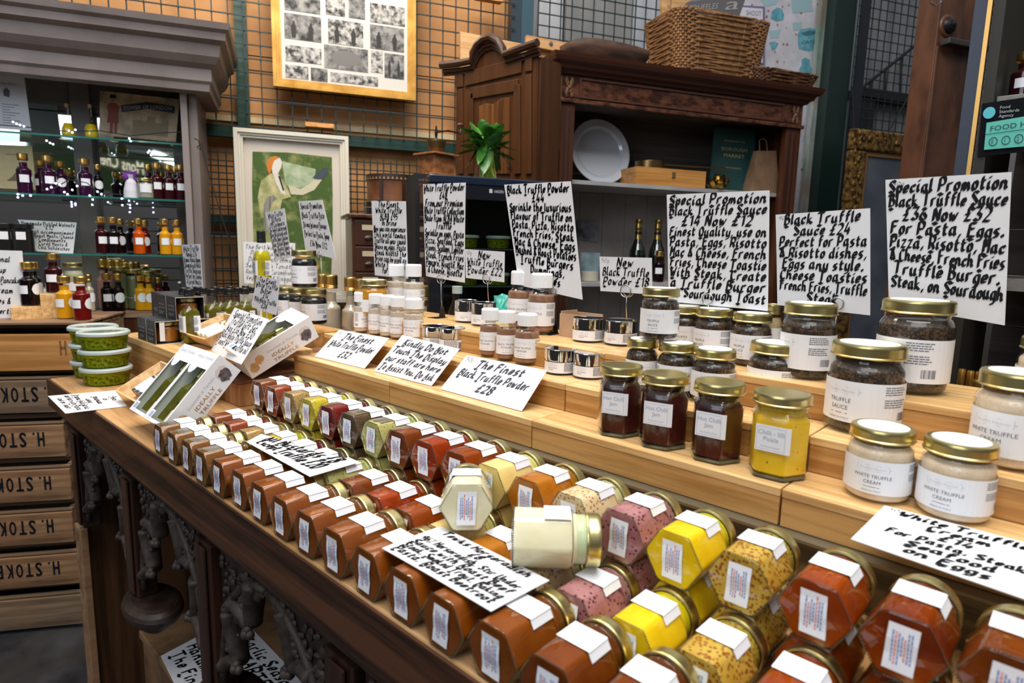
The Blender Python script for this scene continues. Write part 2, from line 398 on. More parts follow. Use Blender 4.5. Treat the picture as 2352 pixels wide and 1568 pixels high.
for k, py in enumerate(posts):
    zb = T-.37 if k else T-.36
    mb = MB()
    mb.box(XE+.012, XE+.05, py-.02, py+.045, zb, T-.109)
    mb.box(XE+.006, XE+.011, py-.008, py+.03, zb+.006, T-.115)
    tb.part('post', mb, wood('post_oak', (.016, .006, .004), (.05, .020, .012), 'z', .4, 7, coat=.1), world=True, bevel=.004)
    if k:
        mb = MB(); c = (XE+.035, py-.028, 0)
        mb.lathe([(0, zb-.070), (.03, zb-.069), (.044, zb-.060), (.050, zb-.052), (.054, zb-.047), (.066, zb-.044), (.074, zb-.038), (.084, zb-.028), (.088, zb-.018), (.084, zb-.009), (.074, zb-.003), (.06, zb-.0005), (0, zb-.0005)], 36, c)
        for i in range(len(mb.v)):
            v = mb.v[i]; v.x = c[0]+(v.x-c[0])*.62
        tb.part('pendant', mb, CARV, world=True, smooth=True)
    # gothic spandrel towards the next post
    if k < 4:
        y0 = py-.021; y1 = posts[k+1]+.046; ym = (y0+y1)/2; zt = T-.109; H = .25; hw = (y0-y1)/2
        n = 12; prof = []
        for i in range(n+1):
            a = i/n*PI/2
            prof.append((y0-hw*(1-math.cos(a))*.98, zb+.02+H*.93*math.sin(a)))
        mb = MB()
        for (ya, sgn) in ((y0, -1), (y1, 1)):
            poly = [(ya, zt)]+[(ya+sgn*(y0-p[0]), p[1]) for p in prof]+[(ya+sgn*hw, zt)]
            mb.prism([(XE+.028, y, z) for y, z in poly], (.015, 0, 0))
        tb.part('spandrel', mb, CARV, world=True)
        mb = MB()
        for (ya, sgn) in ((y0, -1), (y1, 1)):
            pts = [Vector((XE+.024, ya+sgn*(y0-p[0]), p[1])) for p in prof]
            mb.tube(pts, .007, 6)
            # cusps: two horned curves hanging inside the arch
            for (u0, u1, dr, tip) in ((.10, .48, .045, 1), (.52, .86, .05, 1)):
                P = [prof[int(u0*n)], prof[int((u0+u1)/2*n)], prof[int(u1*n)]]
                a_ = Vector((0, P[0][0], P[0][1])); c_ = Vector((0, P[2][0], P[2][1])); m_ = (a_+c_)/2
                inward = Vector((0, ym, zb+.02))-m_; inward.normalize()
                q = m_+inward*dr
                for s_, e_ in ((a_, q), (c_, q)):
                    cv = []
                    for i in range(12):
                        t = i/11; ctrl = (s_+e_)/2+(m_-q)*.25
                        v = s_*(1-t)**2+ctrl*2*t*(1-t)+e_*t*t
                        cv.append(Vector((XE+.026, ya+sgn*(y0-v.y), v.z)))
                    k0 = len(mb.v); mb.tube(cv, [.013-.004*i/11 for i in range(12)], 10)
                    for q9 in range(k0, len(mb.v)): mb.v[q9].x = XE+.030+(mb.v[q9].x-XE-.026)*1.6
                e_ = q+inward*.008
                [mb.sphere((XE+.020+dx_, ya+sgn*(y0-e_.y)+dy_, e_.z+dz_), .0075, 8, 6) for dx_, dy_, dz_ in ((0, -.006, 0), (0, .006, 0), (0, 0, .006), (-.004, 0, 0))]
        tb.part('cusped_tracery', mb, CARVB, world=True, smooth='all')
        mb = MB(); rn = random.Random(k)
        for (ya, sgn) in ((y0, -1), (y1, 1)):
            for i in range(110):
                u = rn.random(); v = rn.random()
                yy = u*hw*.85; zz = zt-.012-v*(.19*(1-u)**1.3+.01)
                mb.sphere((XE+.026, ya+sgn*(yy+.008), zz), rn.uniform(.0035, .0075), 7, 5, (.8, rn.uniform(.7, 1.4), rn.uniform(.7, 1.4)))
        tb.part('carved_leaves', mb, CARVB, world=True, smooth=True)

# crate under the counter with a notice on it
cz = CAMZ-.93
p0 = at(318, 1447, -.93)
th = Thing('storage_crate', 'old stained wooden crate under the counter with a paper notice', 'crate', (p0.x+.18, p0.y-.2, 0))
mb = MB().box(p0.x, p0.x+.5, p0.y-.62, p0.y, cz-.02, cz)
th.part('crate_top', mb, noisy('stained_plywood', (.10, .05, .022), (.36, .20, .09), 9, .6, c3=(.22, .12, .05), bump=.1), world=True, bevel=.003)
mb = MB().box(p0.x+.006, p0.x+.494, p0.y-.614, p0.y-.006, .005, cz-.0205)
th.part('crate_body', mb, noisy('scuffed_crate_side', (.07, .03, .012), (.25, .13, .055), 12, .6, bump=.1, c3=(.12, .06, .03)), world=True)
z = -.929
sign('notice reading Wild Garlic Season lying on the crate under the counter', at(548, 1411, z), at(710, 1580, z), at(460, 1690, z), at(369, 1506, z),
     ['Wild Garlic Season', 'HAS STARTED', 'Pick up your', 'Handmade Pesto', 'The Finest Ever'], nib=.2, name='notice', group=None, lead=.9)

# support board and small crate behind the jars
th = Thing('riser_base', 'dark olive board carrying the bamboo risers along the counter', 'shelf', (.9, .6, T))
mb = MB().box(.705, 1.065, -.35, 1.385, T, S0-.004)
th.part('front_board', mb, OLIVEW, world=True)
mb = MB().box(.700, 1.065, -.35, 1.386, S0-.0035, S0)
th.part('edge_strip', mb, plain('aluminium_edge', (.30, .29, .22), .35, .8), world=True)
th = Thing('pine_crate', 'small old pine crate between the gift boxes and the risers', 'crate', (.64, 1.45, T))
mb = MB().box(.586, .699, 1.389, 1.70, T, S0-.008); mb.box(.699, 1.0, 1.389, 1.70, T, S0-.008)
th.part('crate_body', mb, PINE, world=True, bevel=.002)
mb = MB().box(.580, 1.0, 1.387, 1.702, S0-.0075, S0)
th.part('crate_lid', mb, noisy('rough_dark_pine', (.09, .035, .018), (.30, .13, .065), 16, .7, stretch=(.3, 1, 1), bump=.3), world=True, bevel=.001)

# bamboo risers: three-step units
def riser(label, y0, y1, x0=.718, group='bamboo step risers', X=None, zz=(S0, S1, S2, S3), x3=1.06):
    th = Thing('bamboo_riser', label, 'riser', (x0+.15, (y0+y1)/2, zz[0]), 0, group)
    xs = [x0, x0+.082, x0+.166] if X is None else X
    for i in range(len(xs)):
        a = xs[i]; b = (xs[i+1] if i+1 < len(xs) else x3)+.012
        th.part('tread', MB().box(a, min(b, x3), y0, y1, zz[i+1]-.0105, zz[i+1]), BAMT, world=True, bevel=.0012)
        th.part('front_board', MB().box(a+.001, a+.011, y0+.0003, y1-.0003, zz[0]+.0005 if i == 0 else zz[i]+.0004, zz[i+1]-.0108), BAMF, world=True, bevel=.001)
    return th
riser('bamboo step riser under the jars of truffle sauce, in the middle of the row', .239, .6225)
riser('bamboo step riser under the brown truffle powder bottles', .624, 1.0)
riser('bamboo step riser at the left end under the white truffle powder bottles', 1.0015, 1.385)
riser('bamboo step riser at the right edge under the white truffle cream jars', -.15, .237)
# taller timber box at the left back
th = Thing('wooden_plinth', 'light wooden plinth carrying olive oil bottles and black honey boxes', 'plinth', (.7, 1.7, T))
th.part('top_board', MB().box(.52, .80, 1.44, 2.0, S1-.018, S1), BAMT, world=True, bevel=.002)
th.part('front_board', MB().box(.523, .543, 1.442, 1.982, T, S1-.0182), BAMF, world=True, bevel=.002)
th.part('side_board', MB().box(.523, .80, 1.982, 1.998, T, S1-.0182), BAMF, world=True, bevel=.002)
th = Thing('wooden_shelf_box', 'rear timber box behind the olive oil bottles', 'plinth', (.9, 1.8, T))
th.part('body', MB().box(.805, 1.06, 1.71, 2.0, T, S1-.001), BAMF, world=True, bevel=.002)

# ------------------------------------------------------------------ hexagonal mustard jars
HD = .0313            # corner radius of the hexagon
def hexpts(r, z, ph=0): return [Vector((r*math.cos(PI/3*i+ph), r*math.sin(PI/3*i+ph), z)) for i in range(6)]
def hexbody(r, levels, ph=0, bev=.0025):
    """bevelled hexagonal solid: levels = list of (scale, z)"""
    mb = MB(); rings = []
    for s, z in levels:
        pts = []
        for i in range(6):
            a = PI/3*i+ph; p = Vector((math.cos(a), math.sin(a), 0))*r*s
            t = Vector((-math.sin(a), math.cos(a), 0))
            nL = Vector((math.cos(a-PI/6), math.sin(a-PI/6), 0)); eL = (Vector((math.cos(a-PI/3), math.sin(a-PI/3), 0))*r*s-p).normalized()
            eR = (Vector((math.cos(a+PI/3), math.sin(a+PI/3), 0))*r*s-p).normalized()
            b = min(bev, r*s*.3)
            p1 = p+eL*b; p2 = p+eR*b; pm = p*(1-b/r*.29)
            for q_ in (p1, pm, p2): pts.append(Vector((q_.x, q_.y, z)))
        rings.append(pts)
    n = 18
    for k, rg in enumerate(rings): mb.v += rg
    for k in range(len(rings)-1):
        for i in range(n): mb.f.append((k*n+i, k*n+(i+1) % n, (k+1)*n+(i+1) % n, (k+1)*n+i))
    mb.f.append(tuple(range(n))[::-1]); mb.f.append(tuple((len(rings)-1)*n+i for i in range(n)))
    return mb
JH = .0885
def lid_mb(r, z0, h, n=40):
    k = .0018
    return MB().lathe([(r*.94, z0), (r*1.0, z0+.0004), (r*1.015, z0+k), (r*.985, z0+k*1.6), (r*.985, z0+h-k*1.6), (r*.955, z0+h-k*.3), (r*.90, z0+h), (r*.84, z0+h-.0007), (0, z0+h-.0007)], n)
def face_map(ang, r, off):      # flat face of a hexagon whose outward normal is at angle ang; s along the face, t along the axis
    nrm = Vector((math.cos(ang), math.sin(ang), 0)); tan = Vector((-math.sin(ang), math.cos(ang), 0)); ap = r*math.cos(PI/6)
    return lambda s, t: nrm*(ap+off)+tan*s+Vector((0, 0, t))
def make_hexjar(mat, seed=0, lab=1):
    """upright hexagonal jar, base at the origin; the hexagon has a flat face towards +Y"""
    ph = 0
    th = Thing('mustard_jar', 'x', 'jar', (0, 0, 0))
    r = HD
    th.part('glass_body', hexbody(r, [(.90, 0), (.985, .0015), (1, .004), (1, .0575), (.97, .061), (.86, .0635)], bev=.0042), GLASS, smooth=True, angle=.75)
    kb = MB(); hp = hexpts(r*.975, .0010)
    for i in range(6):
        a_, b_ = hp[i], hp[(i+1) % 6]
        for q_ in range(14):
            m_ = a_.lerp(b_, (q_+.5)/14); kb.sphere(m_, .0008, 5, 4)
    th.part('knurled_rim', kb, GREENGL, smooth=True)
    th.part('contents', hexbody(r*.972, [(.94, .0010), (.985, .0018), (1, .0040), (1, .056), (.93, .0595)], bev=.004), mat, smooth=True, angle=.5)
    th.part('neck', MB().lathe([(r*.84, .0636), (r*.80, .0655), (r*.83, .0665), (r*.80, .0675), (r*.80, .069), (r*.83, .070), (r*.80, .071), (r*.80, .0745)], 30), GLASSG, smooth='all')
    th.part('neck_filling', MB().lathe([(0, .0600), (r*.80, .0605), (r*.77, .066), (r*.77, .0735), (0, .0738)], 24), mat, smooth=True)
    th.part('lid', lid_mb(.0268, .0735, .0145), GOLD, smooth=True)
    rn = random.Random(seed)
    # label on the base of the jar
    mf = lambda s, t: Vector((s, t, -.0006-.0005*math.sin(t*260+seed)))
    mb = MB(); w = .0105; hh = .019; sk = rn.uniform(-.06, .06)
    for k in range(6):
        a = -hh+2*hh*k/6; b = -hh+2*hh*(k+1)/6
        mb.add([mf(-w+sk*a, a), mf(w+sk*a, a), mf(w+sk*b, b), mf(-w+sk*b, b)], [(0, 1, 2, 3)])
    l1 = th.part('base_label', mb, LABEL, smooth=True)
    mfp = lambda s, t: mf(s, t)-Vector((0, 0, .0003))
    for nm, mt, sd in (('ingredients_print', PRINTB, 1), ('allergen_print', PRINTR, 2)):
        pm = MB()
        for k in range(7):
            if (k % 3 == 1) != (sd == 2): continue
            s = -w*.62+k*w*.2; a = -hh*rn.uniform(.3, .75)
            while a < hh*rn.uniform(.4, .75):
                b = a+rn.uniform(.0012, .004); rect(pm, mfp, s, a, s+.0011, b); a = b+.0007
        th.part(nm, pm, mt, parent=l1)
    if seed == 2:
        ga = MB(); y_ = r*math.cos(PI/6)*.972+.0004; q_ = []
        for k in range(17): t = k/16; q_.append((-.0135+.027*t, y_, .0312))
        for k in range(17): t = k/16; q_.append((.0135-.027*t, y_, .0085+.0012*math.sin(t*9)))
        ga.add(q_, [tuple(range(34))]); th.part('air_gap', ga, plain('smeared_air_gap', (.17, .125, .07), .12, coat=.5))
    # label folded over the upper face
    mb = MB(); ap = r*math.cos(PI/6)+.0005; z0, z1 = .0315, .0585
    A = [(-.0165, ap), (.0158, ap), (.0172, ap-.0006)]
    d = Vector((math.cos(-PI/6+PI/6*0), 0)) if False else None
    ang = PI/6; nrm = Vector((math.cos(ang), math.sin(ang))); tan = Vector((-math.sin(ang), math.cos(ang)))
    c = nrm*ap
    A += [tuple(c+tan*(HD/2-.0014)), tuple(c+tan*(HD/2-.0095))]
    A = [(-x, y) for x, y in A] if lab < 0 else A
    for k in range(len(A)-1):
        (xa, ya), (xb, yb) = A[k], A[k+1]
        mb.add([(xa, ya, z0), (xb, yb, z0), (xb, yb, z1), (xa, ya, z1)], [(0, 1, 2, 3)])
    l2 = th.part('front_label', mb, LABEL)
    pm = MB()
    f2 = lambda s, t: Vector((s, ap+.0003, t))
    for k in range(4):
        rect(pm, f2, -.007+rn.uniform(0, .002), .038+k*.0045, .007-rn.uniform(0, .003), .0385+k*.0045)
    for s in (-1, 1): rect(pm, f2, -.0145, z0+.0025 if s < 0 else z1-.003, .0145, z0+.0029 if s < 0 else z1-.0026)
    th.part('label_print', pm, plain('label_print_very_pale', (.62, .65, .72), .6), parent=l2)
    return th
def must(name, c1, c2, **k):
    k.setdefault('scale', 22); k.setdefault('rough', .45); k.setdefault('coat', 0); k.setdefault('spec', .06)
    return noisy('mustard_'+name, c1, c2, **k)
CARAMEL = must('caramel', (0.146, 0.0317, 0.00139), (0.234, 0.058, 0.00232), lo=.3, hi=.7)
BROWNM = must('brown', (0.116, 0.022, 0.00148), (0.194, 0.0419, 0.00246))
MUD = must('olive_brown', (0.112, 0.0359, 0.00218), (0.215, 0.0753, 0.00437))
REDB = must('redbrown', (0.151, 0.0184, 0.00131), (0.247, 0.0373, 0.00218))
SPECT = must('speckled_tan', (0.2808, 0.1638, 0.0468), (0.39, 0.2418, 0.078), spots=((.10, .05, .02), 330, .07))
YGRN = must('yellowgreen', (.40, .30, .012), (.56, .43, .025), spots=((.20, .14, .02), 260, .02))
DRED = must('dark_red', (0.0936, 0.00409, 0.00234), (0.176, 0.00936, 0.00409))
DHERB = must('dark_herb', (.06, .032, .018), (.14, .08, .04), spots=((.03, .02, .012), 300, .06))
POLI = must('pale_olive', (.34, .30, .09), (.50, .45, .17), spots=((.16, .12, .03), 300, .01))
ORED = must('orange_red', (0.21, 0.0195, 0.000557), (0.303, 0.0366, 0.000925))
ORBR = must('orange_brown', (0.18, 0.0258, 0.00102), (0.257, 0.0457, 0.00205))
PYEL = must('pale_yellow', (.70, .49, .15), (.84, .64, .25))
CARL = must('light_caramel', (0.35, 0.0978, 0.00348), (0.452, 0.152, 0.00696))
SCRE = must('speckled_cream', (.60, .45, .24), (.70, .55, .32), spots=((.36, .10, .03), 240, .05))
PINK = must('beetroot_pink', (0.2808, 0.0936, 0.0936), (0.4368, 0.195, 0.195), spots=((.10, .012, .03), 190, .03), scale=30)
YELL = must('english_yellow', (.70, .44, .002), (.85, .58, .01))
WGRN = must('wholegrain', (0.4368, 0.2496, 0.0234), (0.5772, 0.3744, 0.0624), spots=((.24, .07, .012), 260, .13))
ORNG = must('spiced_orange', (0.202, 0.0245, 0.000508), (0.298, 0.0489, 0.00102))
ORNG2 = must('deep_orange', (0.0986, 0.00929, 0.00059), (0.272, 0.0439, 0.00118), scale=12)
CREAMH = must('horseradish_cream', (.74, .66, .42), (.84, .77, .55))
GAPPY = (MUD, DHERB, POLI)
def place_hexjar(src, mat, Mx, label, group):
    c = copy_tree(src); c.matrix_world = Mx; tag(c, label, 'jar', group)
    for ch in KIDS[c.name]:
        if ch.name.startswith(('contents', 'neck_filling')):
            ch.material_slots[0].link = 'OBJECT'; ch.material_slots[0].material = mat
    return c
protos = [make_hexjar(CARAMEL, s) for s in range(3)]
bpy.context.view_layer.update()
PROTO = [p.o for p in protos]
_used = [False]*3
AP = HD*math.cos(PI/6)
def lying(x, y, z, tilt=0, roll=0, yaw_=0):
    # jar axis z -> +X, flat face (+Y local) -> up
    B = Matrix(((0, 0, 1, 0), (-1, 0, 0, 0), (0, 1, 0, 0), (0, 0, 0, 1)))   # local x -> -Y world, local y -> Z, local z -> X
    B = Matrix(((0, 0, 1, 0), (-1, 0, 0, 0), (0, 1, 0, 0), (0, 0, 0, 1)))
    return Matrix.Translation((x, y, z+AP)) @ Matrix.Rotation(yaw_, 4, 'Z') @ Matrix.Rotation(tilt, 4, 'Y') @ B @ Matrix.Rotation(roll, 4, 'Z')
cnames = {}
_k = [0]
def putjar(mat, Mx, label, group):
    i = 2 if mat in GAPPY else _k[0] % 2; _k[0] += 1
    return place_hexjar(PROTO[i], mat, Mx, label, group)
ORD = ['first', 'second', 'third', 'fourth', 'fifth', 'sixth', 'seventh', 'eighth', 'ninth', 'tenth', 'eleventh', 'twelfth', 'thirteenth', 'fourteenth', 'fifteenth', 'sixteenth', 'seventeenth', 'eighteenth', 'nineteenth', 'twentieth']
rn = random.Random(3)
# front row
AY0 = 1.1635; AP_ = .0632
n = 0
rowA = [MUD, MUD, MUD, MUD, CARAMEL, CARAMEL, CARAMEL, CARAMEL, CARAMEL, CARAMEL, CARAMEL, CARAMEL, CARAMEL, CARAMEL, BROWNM, BROWNM, BROWNM]
for k in range(17):
    y = AY0-AP_*k
    word = 'olive-brown' if rowA[k] is MUD else ('chestnut-brown' if rowA[k] is BROWNM else 'caramel-brown')
    putjar(rowA[k], lying(.348+rn.uniform(-.002, .002), y, T+.0006, yaw_=rn.uniform(-.02, .02)),
           '%s mustard jar lying in the front row, %s from its left end' % (word, ORD[k]), 'mustard jars in the front row')
CMAT = [(BROWNM, 'brown'), (REDB, 'red-brown'), (SPECT, 'speckled tan'), (YGRN, 'yellow-green'), (DRED, 'dark red'), (DHERB, 'dark herb-flecked'), (POLI, 'pale olive'), (BROWNM, 'plain brown'),
        (ORED, 'orange-red'), (ORBR, 'orange-brown'), (PYEL, 'pale yellow'), (CARL, 'light caramel'), (SCRE, 'speckled cream'), (PINK, 'beetroot-pink'), (YELL, 'bright yellow'), (WGRN, 'wholegrain'), (ORNG, 'orange'), (ORNG2, 'dark orange'), (BROWNM, 'chestnut')]
BY0, BP, CY0, BP2 = 1.163, .0643, 1.153, .0634
for k, (m, w) in enumerate(CMAT):
    y = BY0-BP*k
    if k < 18:
        putjar(m, lying(.4375, y, T+.0006, yaw_=rn.uniform(-.02, .02)), '%s mustard jar lying in the second row, %s from the left' % (w, ORD[k]), 'mustard jars in the second row')
    putjar(m, lying(.524, CY0-BP2*k, T+.0006), '%s mustard jar under the raised back row, %s from the left' % (w, ORD[k]), 'mustard jars under the back row')
    putjar(m, lying(.519+rn.uniform(-.002, .002), CY0-BP2*k, T+2*AP+.0012, yaw_=rn.uniform(-.015, .015)), '%s mustard jar on top of the back row, %s from the left' % (w, ORD[k]), 'mustard jars along the raised back row')
# horseradish jars lying on the handwritten sheet, and the flat sheets
z = -.3165
sign('handwritten sheet reading All Mustards lying across the mustard jars', at(600, 996, z), at(822, 1062, z), at(712, 1094, z), at(566, 1014, z),
     ['All Mustards £8', 'Except Truffle £20'], nib=.24, lead=1.2, bot=.12, side=.1)
z = -.316
sign('handwritten horseradish sheet lying on the jars under two cream horseradish jars', at(1012, 1206, z+.002), at(1262, 1330, z+.002), at(1128, 1401, z), at(877, 1256, z),
     ['Tewks Horseradish', '£8', '96% Horseradish, Stir Under', 'Sauce with Roast Beef', 'Steak, Smoked Trout, Baking', 'Pasta, Roast Beetroot'], nib=.26, curl=-.001, lead=1.05)
def frame_mat(loc, zdir, ydir):
    Z = Vector(zdir).normalized(); Y = Vector(ydir); Y = (Y-Z*Y.dot(Z)).normalized(); X = Y.cross(Z)
    Mx = Matrix.Identity(4)
    for i in range(3): Mx[i][0] = X[i]; Mx[i][1] = Y[i]; Mx[i][2] = Z[i]; Mx[i][3] = loc[i]
    return Mx
zt = T+2*AP+.0035
c1 = at(1071, 1228, zt-CAMZ+.0)      # lower front edge of the first jar
vd = Vector((c1.x, c1.y, 0)).normalized()
Mx = frame_mat(Vector((c1.x, c1.y, zt+AP+.004)), vd*1+Vector((0, 0, -.06)), (0, 0, 1))
putjar(CREAMH, Mx @ Matrix.Scale(1.0, 4), 'cream horseradish jar lying with its hexagonal base towards the viewer', 'horseradish jars')
c2 = at(1275, 1318, zt-CAMZ)
sd = Vector((.66, -.75, 0)).normalized()
Mx = frame_mat(Vector((c2.x, c2.y, zt+AP-.0005))-sd*.040+Vector((.015, .018, 0)), sd, (0, 0, 1))
putjar(CREAMH, Mx, 'cream horseradish jar lying on its side with its lid to the right', 'horseradish jars')

# ------------------------------------------------------------------ upright round things: placed from base point and width
def rpos(px, pyb, z, w):
    p = at(px, pyb, z); r = w/2*depth(p)/F; d = Vector((p.x, p.y, 0)).normalized(); q = p+d*r
    r = w/2*depth(q)/F*.985
    return Vector((q.x, q.y, CAMZ+z)), r
def htop(loc, r, pyt):   # height whose far rim appears at the given row
    d = Vector((loc.x, loc.y, 0)).normalized()
    lo, hi = .005, .6
    for _ in range(40):
        m = (lo+hi)/2
        if proj(loc+Vector((0, 0, m))+d*r*.93)[1] > pyt: lo = m
        else: hi = m
    return lo
def facing(loc, turn=0): return math.atan2(loc.y, loc.x)-PI/2+turn   # local -Y faces the camera
def cyl(r, off=0): return lambda s, t: Vector(((r+off)*math.sin(s/r), -(r+off)*math.cos(s/r), t))
def logo(pm, f, s0, t0, w, h):
    th = h*.05
    for (a, b, c, d) in ((0, 0, w, th), (0, h-th, w, h), (0, 0, th, h), (w-th, 0, w, h)): rect(pm, f, s0+a, t0+b, s0+c, t0+d, 3)
    printed(pm, f, 'Truffle Master', s0+w*.08, t0+h*.33, h*.42, width=w*.84)
    rect(pm, f, s0+w, t0+h*.45, s0+w*1.06, t0+h*.55)
def label_art(th, lb, r, z0, z1, lines, seed=0, sc_=1, turn=0, back=True):
    """text on a cylindrical label; turn shifts the front text to the left (negative) or right"""
    f = cyl(r, .0006); H = z1-z0; c = turn*r; pm = MB(); pl = MB()
    w = min(H*.85, r*1.5)*sc_
    logo(pl, f, c-w/2, z0+H*.68, w, H*.17)
    y = z0+H*.52; hh = H*.14*sc_
    for l in lines:
        tw = text2d(l)[2]*hh
        printed(pm, f, l, c-min(tw, r*1.9)/2, y-hh*.3, hh, width=min(tw, r*1.9)); y -= hh*1.25
    rect(pm, f, c-w*.25, z0+H*.2, c+w*.25, z0+H*.215, 2)
    printed(pm, f, 'MADE IN ITALY', c-w*.3, z0+H*.07, H*.06, width=w*.6)
    if back:
        s = c+r*1.15
        finetext(pm, f, s, s+r*.75, z0+H*.93, 4, H*.055, H*.022, seed); finetext(pm, f, s, s+r*.75, z0+H*.63, 4, H*.055, H*.022, seed+1)
        barcode(pm, f, s+r*.45, s+r*.85, z0+H*.12, z0+H*.32, seed)
        s = c-r*1.9
        finetext(pm, f, s, s+r*.65, z0+H*.9, 9, H*.06, H*.022, seed+2); barcode(pm, f, s, s+r*.5, z0+H*.1, z0+H*.25, seed+3)
    th.part('label_print', pm, PRINT, parent=lb); th.part('logo_print', pl, PRINTL, parent=lb)
def round_jar(label, loc, r, h, fill, lines, turn=0, lab=(.14, .60), lid=GOLD, disc=True, rl=.97, group=None, name='sauce_jar', fl=.95, seed=0, glass=None, artscale=1, labspan=PI, neck=.86):
    th = Thing(name, label, 'jar', loc, facing(loc), group)
    lh = min(.017, h*.17); zl = h-lh; rb = r
    prof = [(0, .0008), (rb*.80, .0006), (rb*.90, 0), (rb*.97, h*.02), (rb, h*.06), (rb, zl*.80), (rb*.985, zl*.85), (rb*.93, zl*.90), (rb*neck, zl*.94), (rb*neck, zl*.99)]
    th.part('glass_body', MB().lathe(prof, 40), glass or GLASS, smooth='all')
    inn = [(0, h*.035), (rb*.86, h*.035), (rb*.93, h*.06), (rb*.945, h*.10), (rb*.945, min(fl, .80)*zl/1.0), (rb*.93, zl*.85), (rb*neck*.93, zl*.93), (0, zl*.935)]
    if fl < .8: inn = inn[:5]+[(rb*.90, fl*zl+.001), (0, fl*zl)]
    th.part('contents', MB().lathe(inn, 32), fill, smooth=True)
    ld = lid_mb(r*rl, zl, lh, 48); th.part('lid', ld, lid, smooth=True)
    if disc: th.part('lid_sticker', MB().lathe([(0, h+.0003), (r*.76, h+.0003), (r*.76, h-.0006)], 36), LABEL)
    z0, z1 = h*lab[0], h*lab[1]; mb = MB(); rr = r+.0004; n = 48
    f = cyl(r, .0004); n = 40
    for i in range(n):
        a = -labspan*r+2*labspan*r*i/n; b = -labspan*r+2*labspan*r*(i+1)/n
        mb.add([f(a, z0), f(b, z0), f(b, z1), f(a, z1)], [(0, 1, 2, 3)])
    lb = th.part('label', mb, LABEL, smooth='all')
    if lines: label_art(th, lb, r, z0, z1, lines, seed, artscale, turn)
    return th
SAUCE = noisy('truffle_sauce', (.010, .006, .003), (.16, .075, .03), 300, .5, lo=.46, hi=.70, detail=3, coat=.4)
DSAUCE = plain('dark_truffle_paste', (.008, .007, .006), .3, coat=.5)
WCREAM = noisy('white_truffle_cream', (.70, .53, .36), (.82, .66, .49), 60, .5, spots=((.5, .36, .22), 300, -.12))
def J(label, px, pyb, z, w, pyt, fill=SAUCE, lines=('TRUFFLE', 'SAUCE'), turn=0, **k):
    loc, r = rpos(px, pyb, z, w); h = htop(loc, r, pyt)
    return round_jar(label, loc, r, h, fill, lines, turn, **k)
z1, z2, z3, zL = -.268, -.222, -.176, -.268
G1 = 'truffle sauce jars'
J('large truffle sauce jar with brass lid standing beside the two small white cream jars', 1974, 1003, z2, 160, 778, turn=-.62, seed=1, group=G1)
J('large truffle sauce jar on the top step in front of the tallest promotion card', 2085, 908, z3, 152, 684, turn=-1.35, seed=2, group=G1)
J('medium truffle sauce jar behind the yellow pickle jar', 1772, 938, z2, 121, 778, turn=-.9, seed=3, group=G1)
J('medium truffle sauce jar on the top step before the second card from the right', 1847, 874, z3, 118, 691, turn=-1.1, seed=4, group=G1)
J('small truffle sauce jar in the lower row, behind the leftmost jam jar', 1470, 900, z2, 74, 772, turn=.1, seed=5, group=G1)
J('small truffle sauce jar in the lower row, behind the middle jam jar', 1549, 915, z2, 88, 780, turn=.3, seed=6, group=G1)
J('small truffle sauce jar in the lower row, behind the third jam jar', 1633, 933, z2, 98, 793, turn=-.35, seed=7, group=G1)
J('small truffle sauce jar on the top step, leftmost of three', 1566, 815, z3, 82, 698, turn=-.1, seed=8, group=G1)
J('small truffle sauce jar on the top step, middle of three', 1633, 828, z3, 86, 704, turn=-.75, seed=9, group=G1)
J('small truffle sauce jar on the top step, rightmost of three', 1719, 843, z3, 90, 714, turn=-.6, seed=10, group=G1)
# stacked jar
lo_, r_ = rpos(1470, 900, z2, 74); h_ = htop(lo_, r_, 772); lo2, r2 = rpos(1549, 915, z2, 88); h2 = htop(lo2, r2, 780)
zt_ = max(lo_.z+h_, lo2.z+h2)-CAMZ+.0012
J('small truffle sauce jar stacked alone on top of the lower row', 1512, 783, zt_, 88, 658, turn=-.35, seed=11, group=G1)
G2 = 'white truffle cream jars'
WT = ('WHITE TRUFFLE', 'CREAM')
J('white truffle cream jar at the front, left of the pair', 2008, 1158, z1, 138, 963, fill=WCREAM, lines=WT, turn=-.15, seed=12, group=G2, fl=.95)
J('white truffle cream jar at the front, right of the pair and nearest the sheet', 2182, 1203, z1, 150, 993, fill=WCREAM, lines=WT, turn=-.3, seed=13, group=G2, fl=.95)
J('large white truffle cream jar cut by the right edge of the picture', 2312, 1083, z2, 160, 843, fill=WCREAM, lines=WT, turn=-.5, seed=14, group=G2, fl=.95)
J('white truffle cream jar at the far right edge on the top step', 2410, 960, z3, 150, 770, fill=WCREAM, lines=WT, turn=0, seed=15, group=G2, fl=.95)
# dark truffle paste jars at the left
G3 = 'dark truffle paste jars'
DT = ('BLACK', 'TRUFFLE')
for (lb, x, w, yt, yb, sd) in (('dark truffle paste jar at the left of the row under the clip stand', 664, 50, 656, 735, 20), ('dark truffle paste jar in the middle of the row under the clip stand', 691, 54, 659, 740, 21), ('dark truffle paste jar at the right of the row next to the riser', 722, 60, 661, 748, 22)):
    J(lb, x, yb, z2, w, yt, fill=DSAUCE, lines=DT, turn=-.9, seed=sd, group=G3, disc=False)
lo_, r_ = rpos(722, 748, z2, 60); h_ = htop(lo_, r_, 661)
J('dark truffle paste jar stacked on top of the row beside the tall olive oil bottle', 700, 664, lo_.z+h_-CAMZ+.0015, 58, 574, fill=DSAUCE, lines=DT, turn=-.9, seed=23, group=G3, disc=False)
HONEYM = noisy('honey', (.55, .22, .01), (.72, .36, .03), 20, .2, coat=.6)
HONEYD = noisy('dark_honey', (.20, .06, .008), (.34, .12, .012), 20, .2, coat=.6)
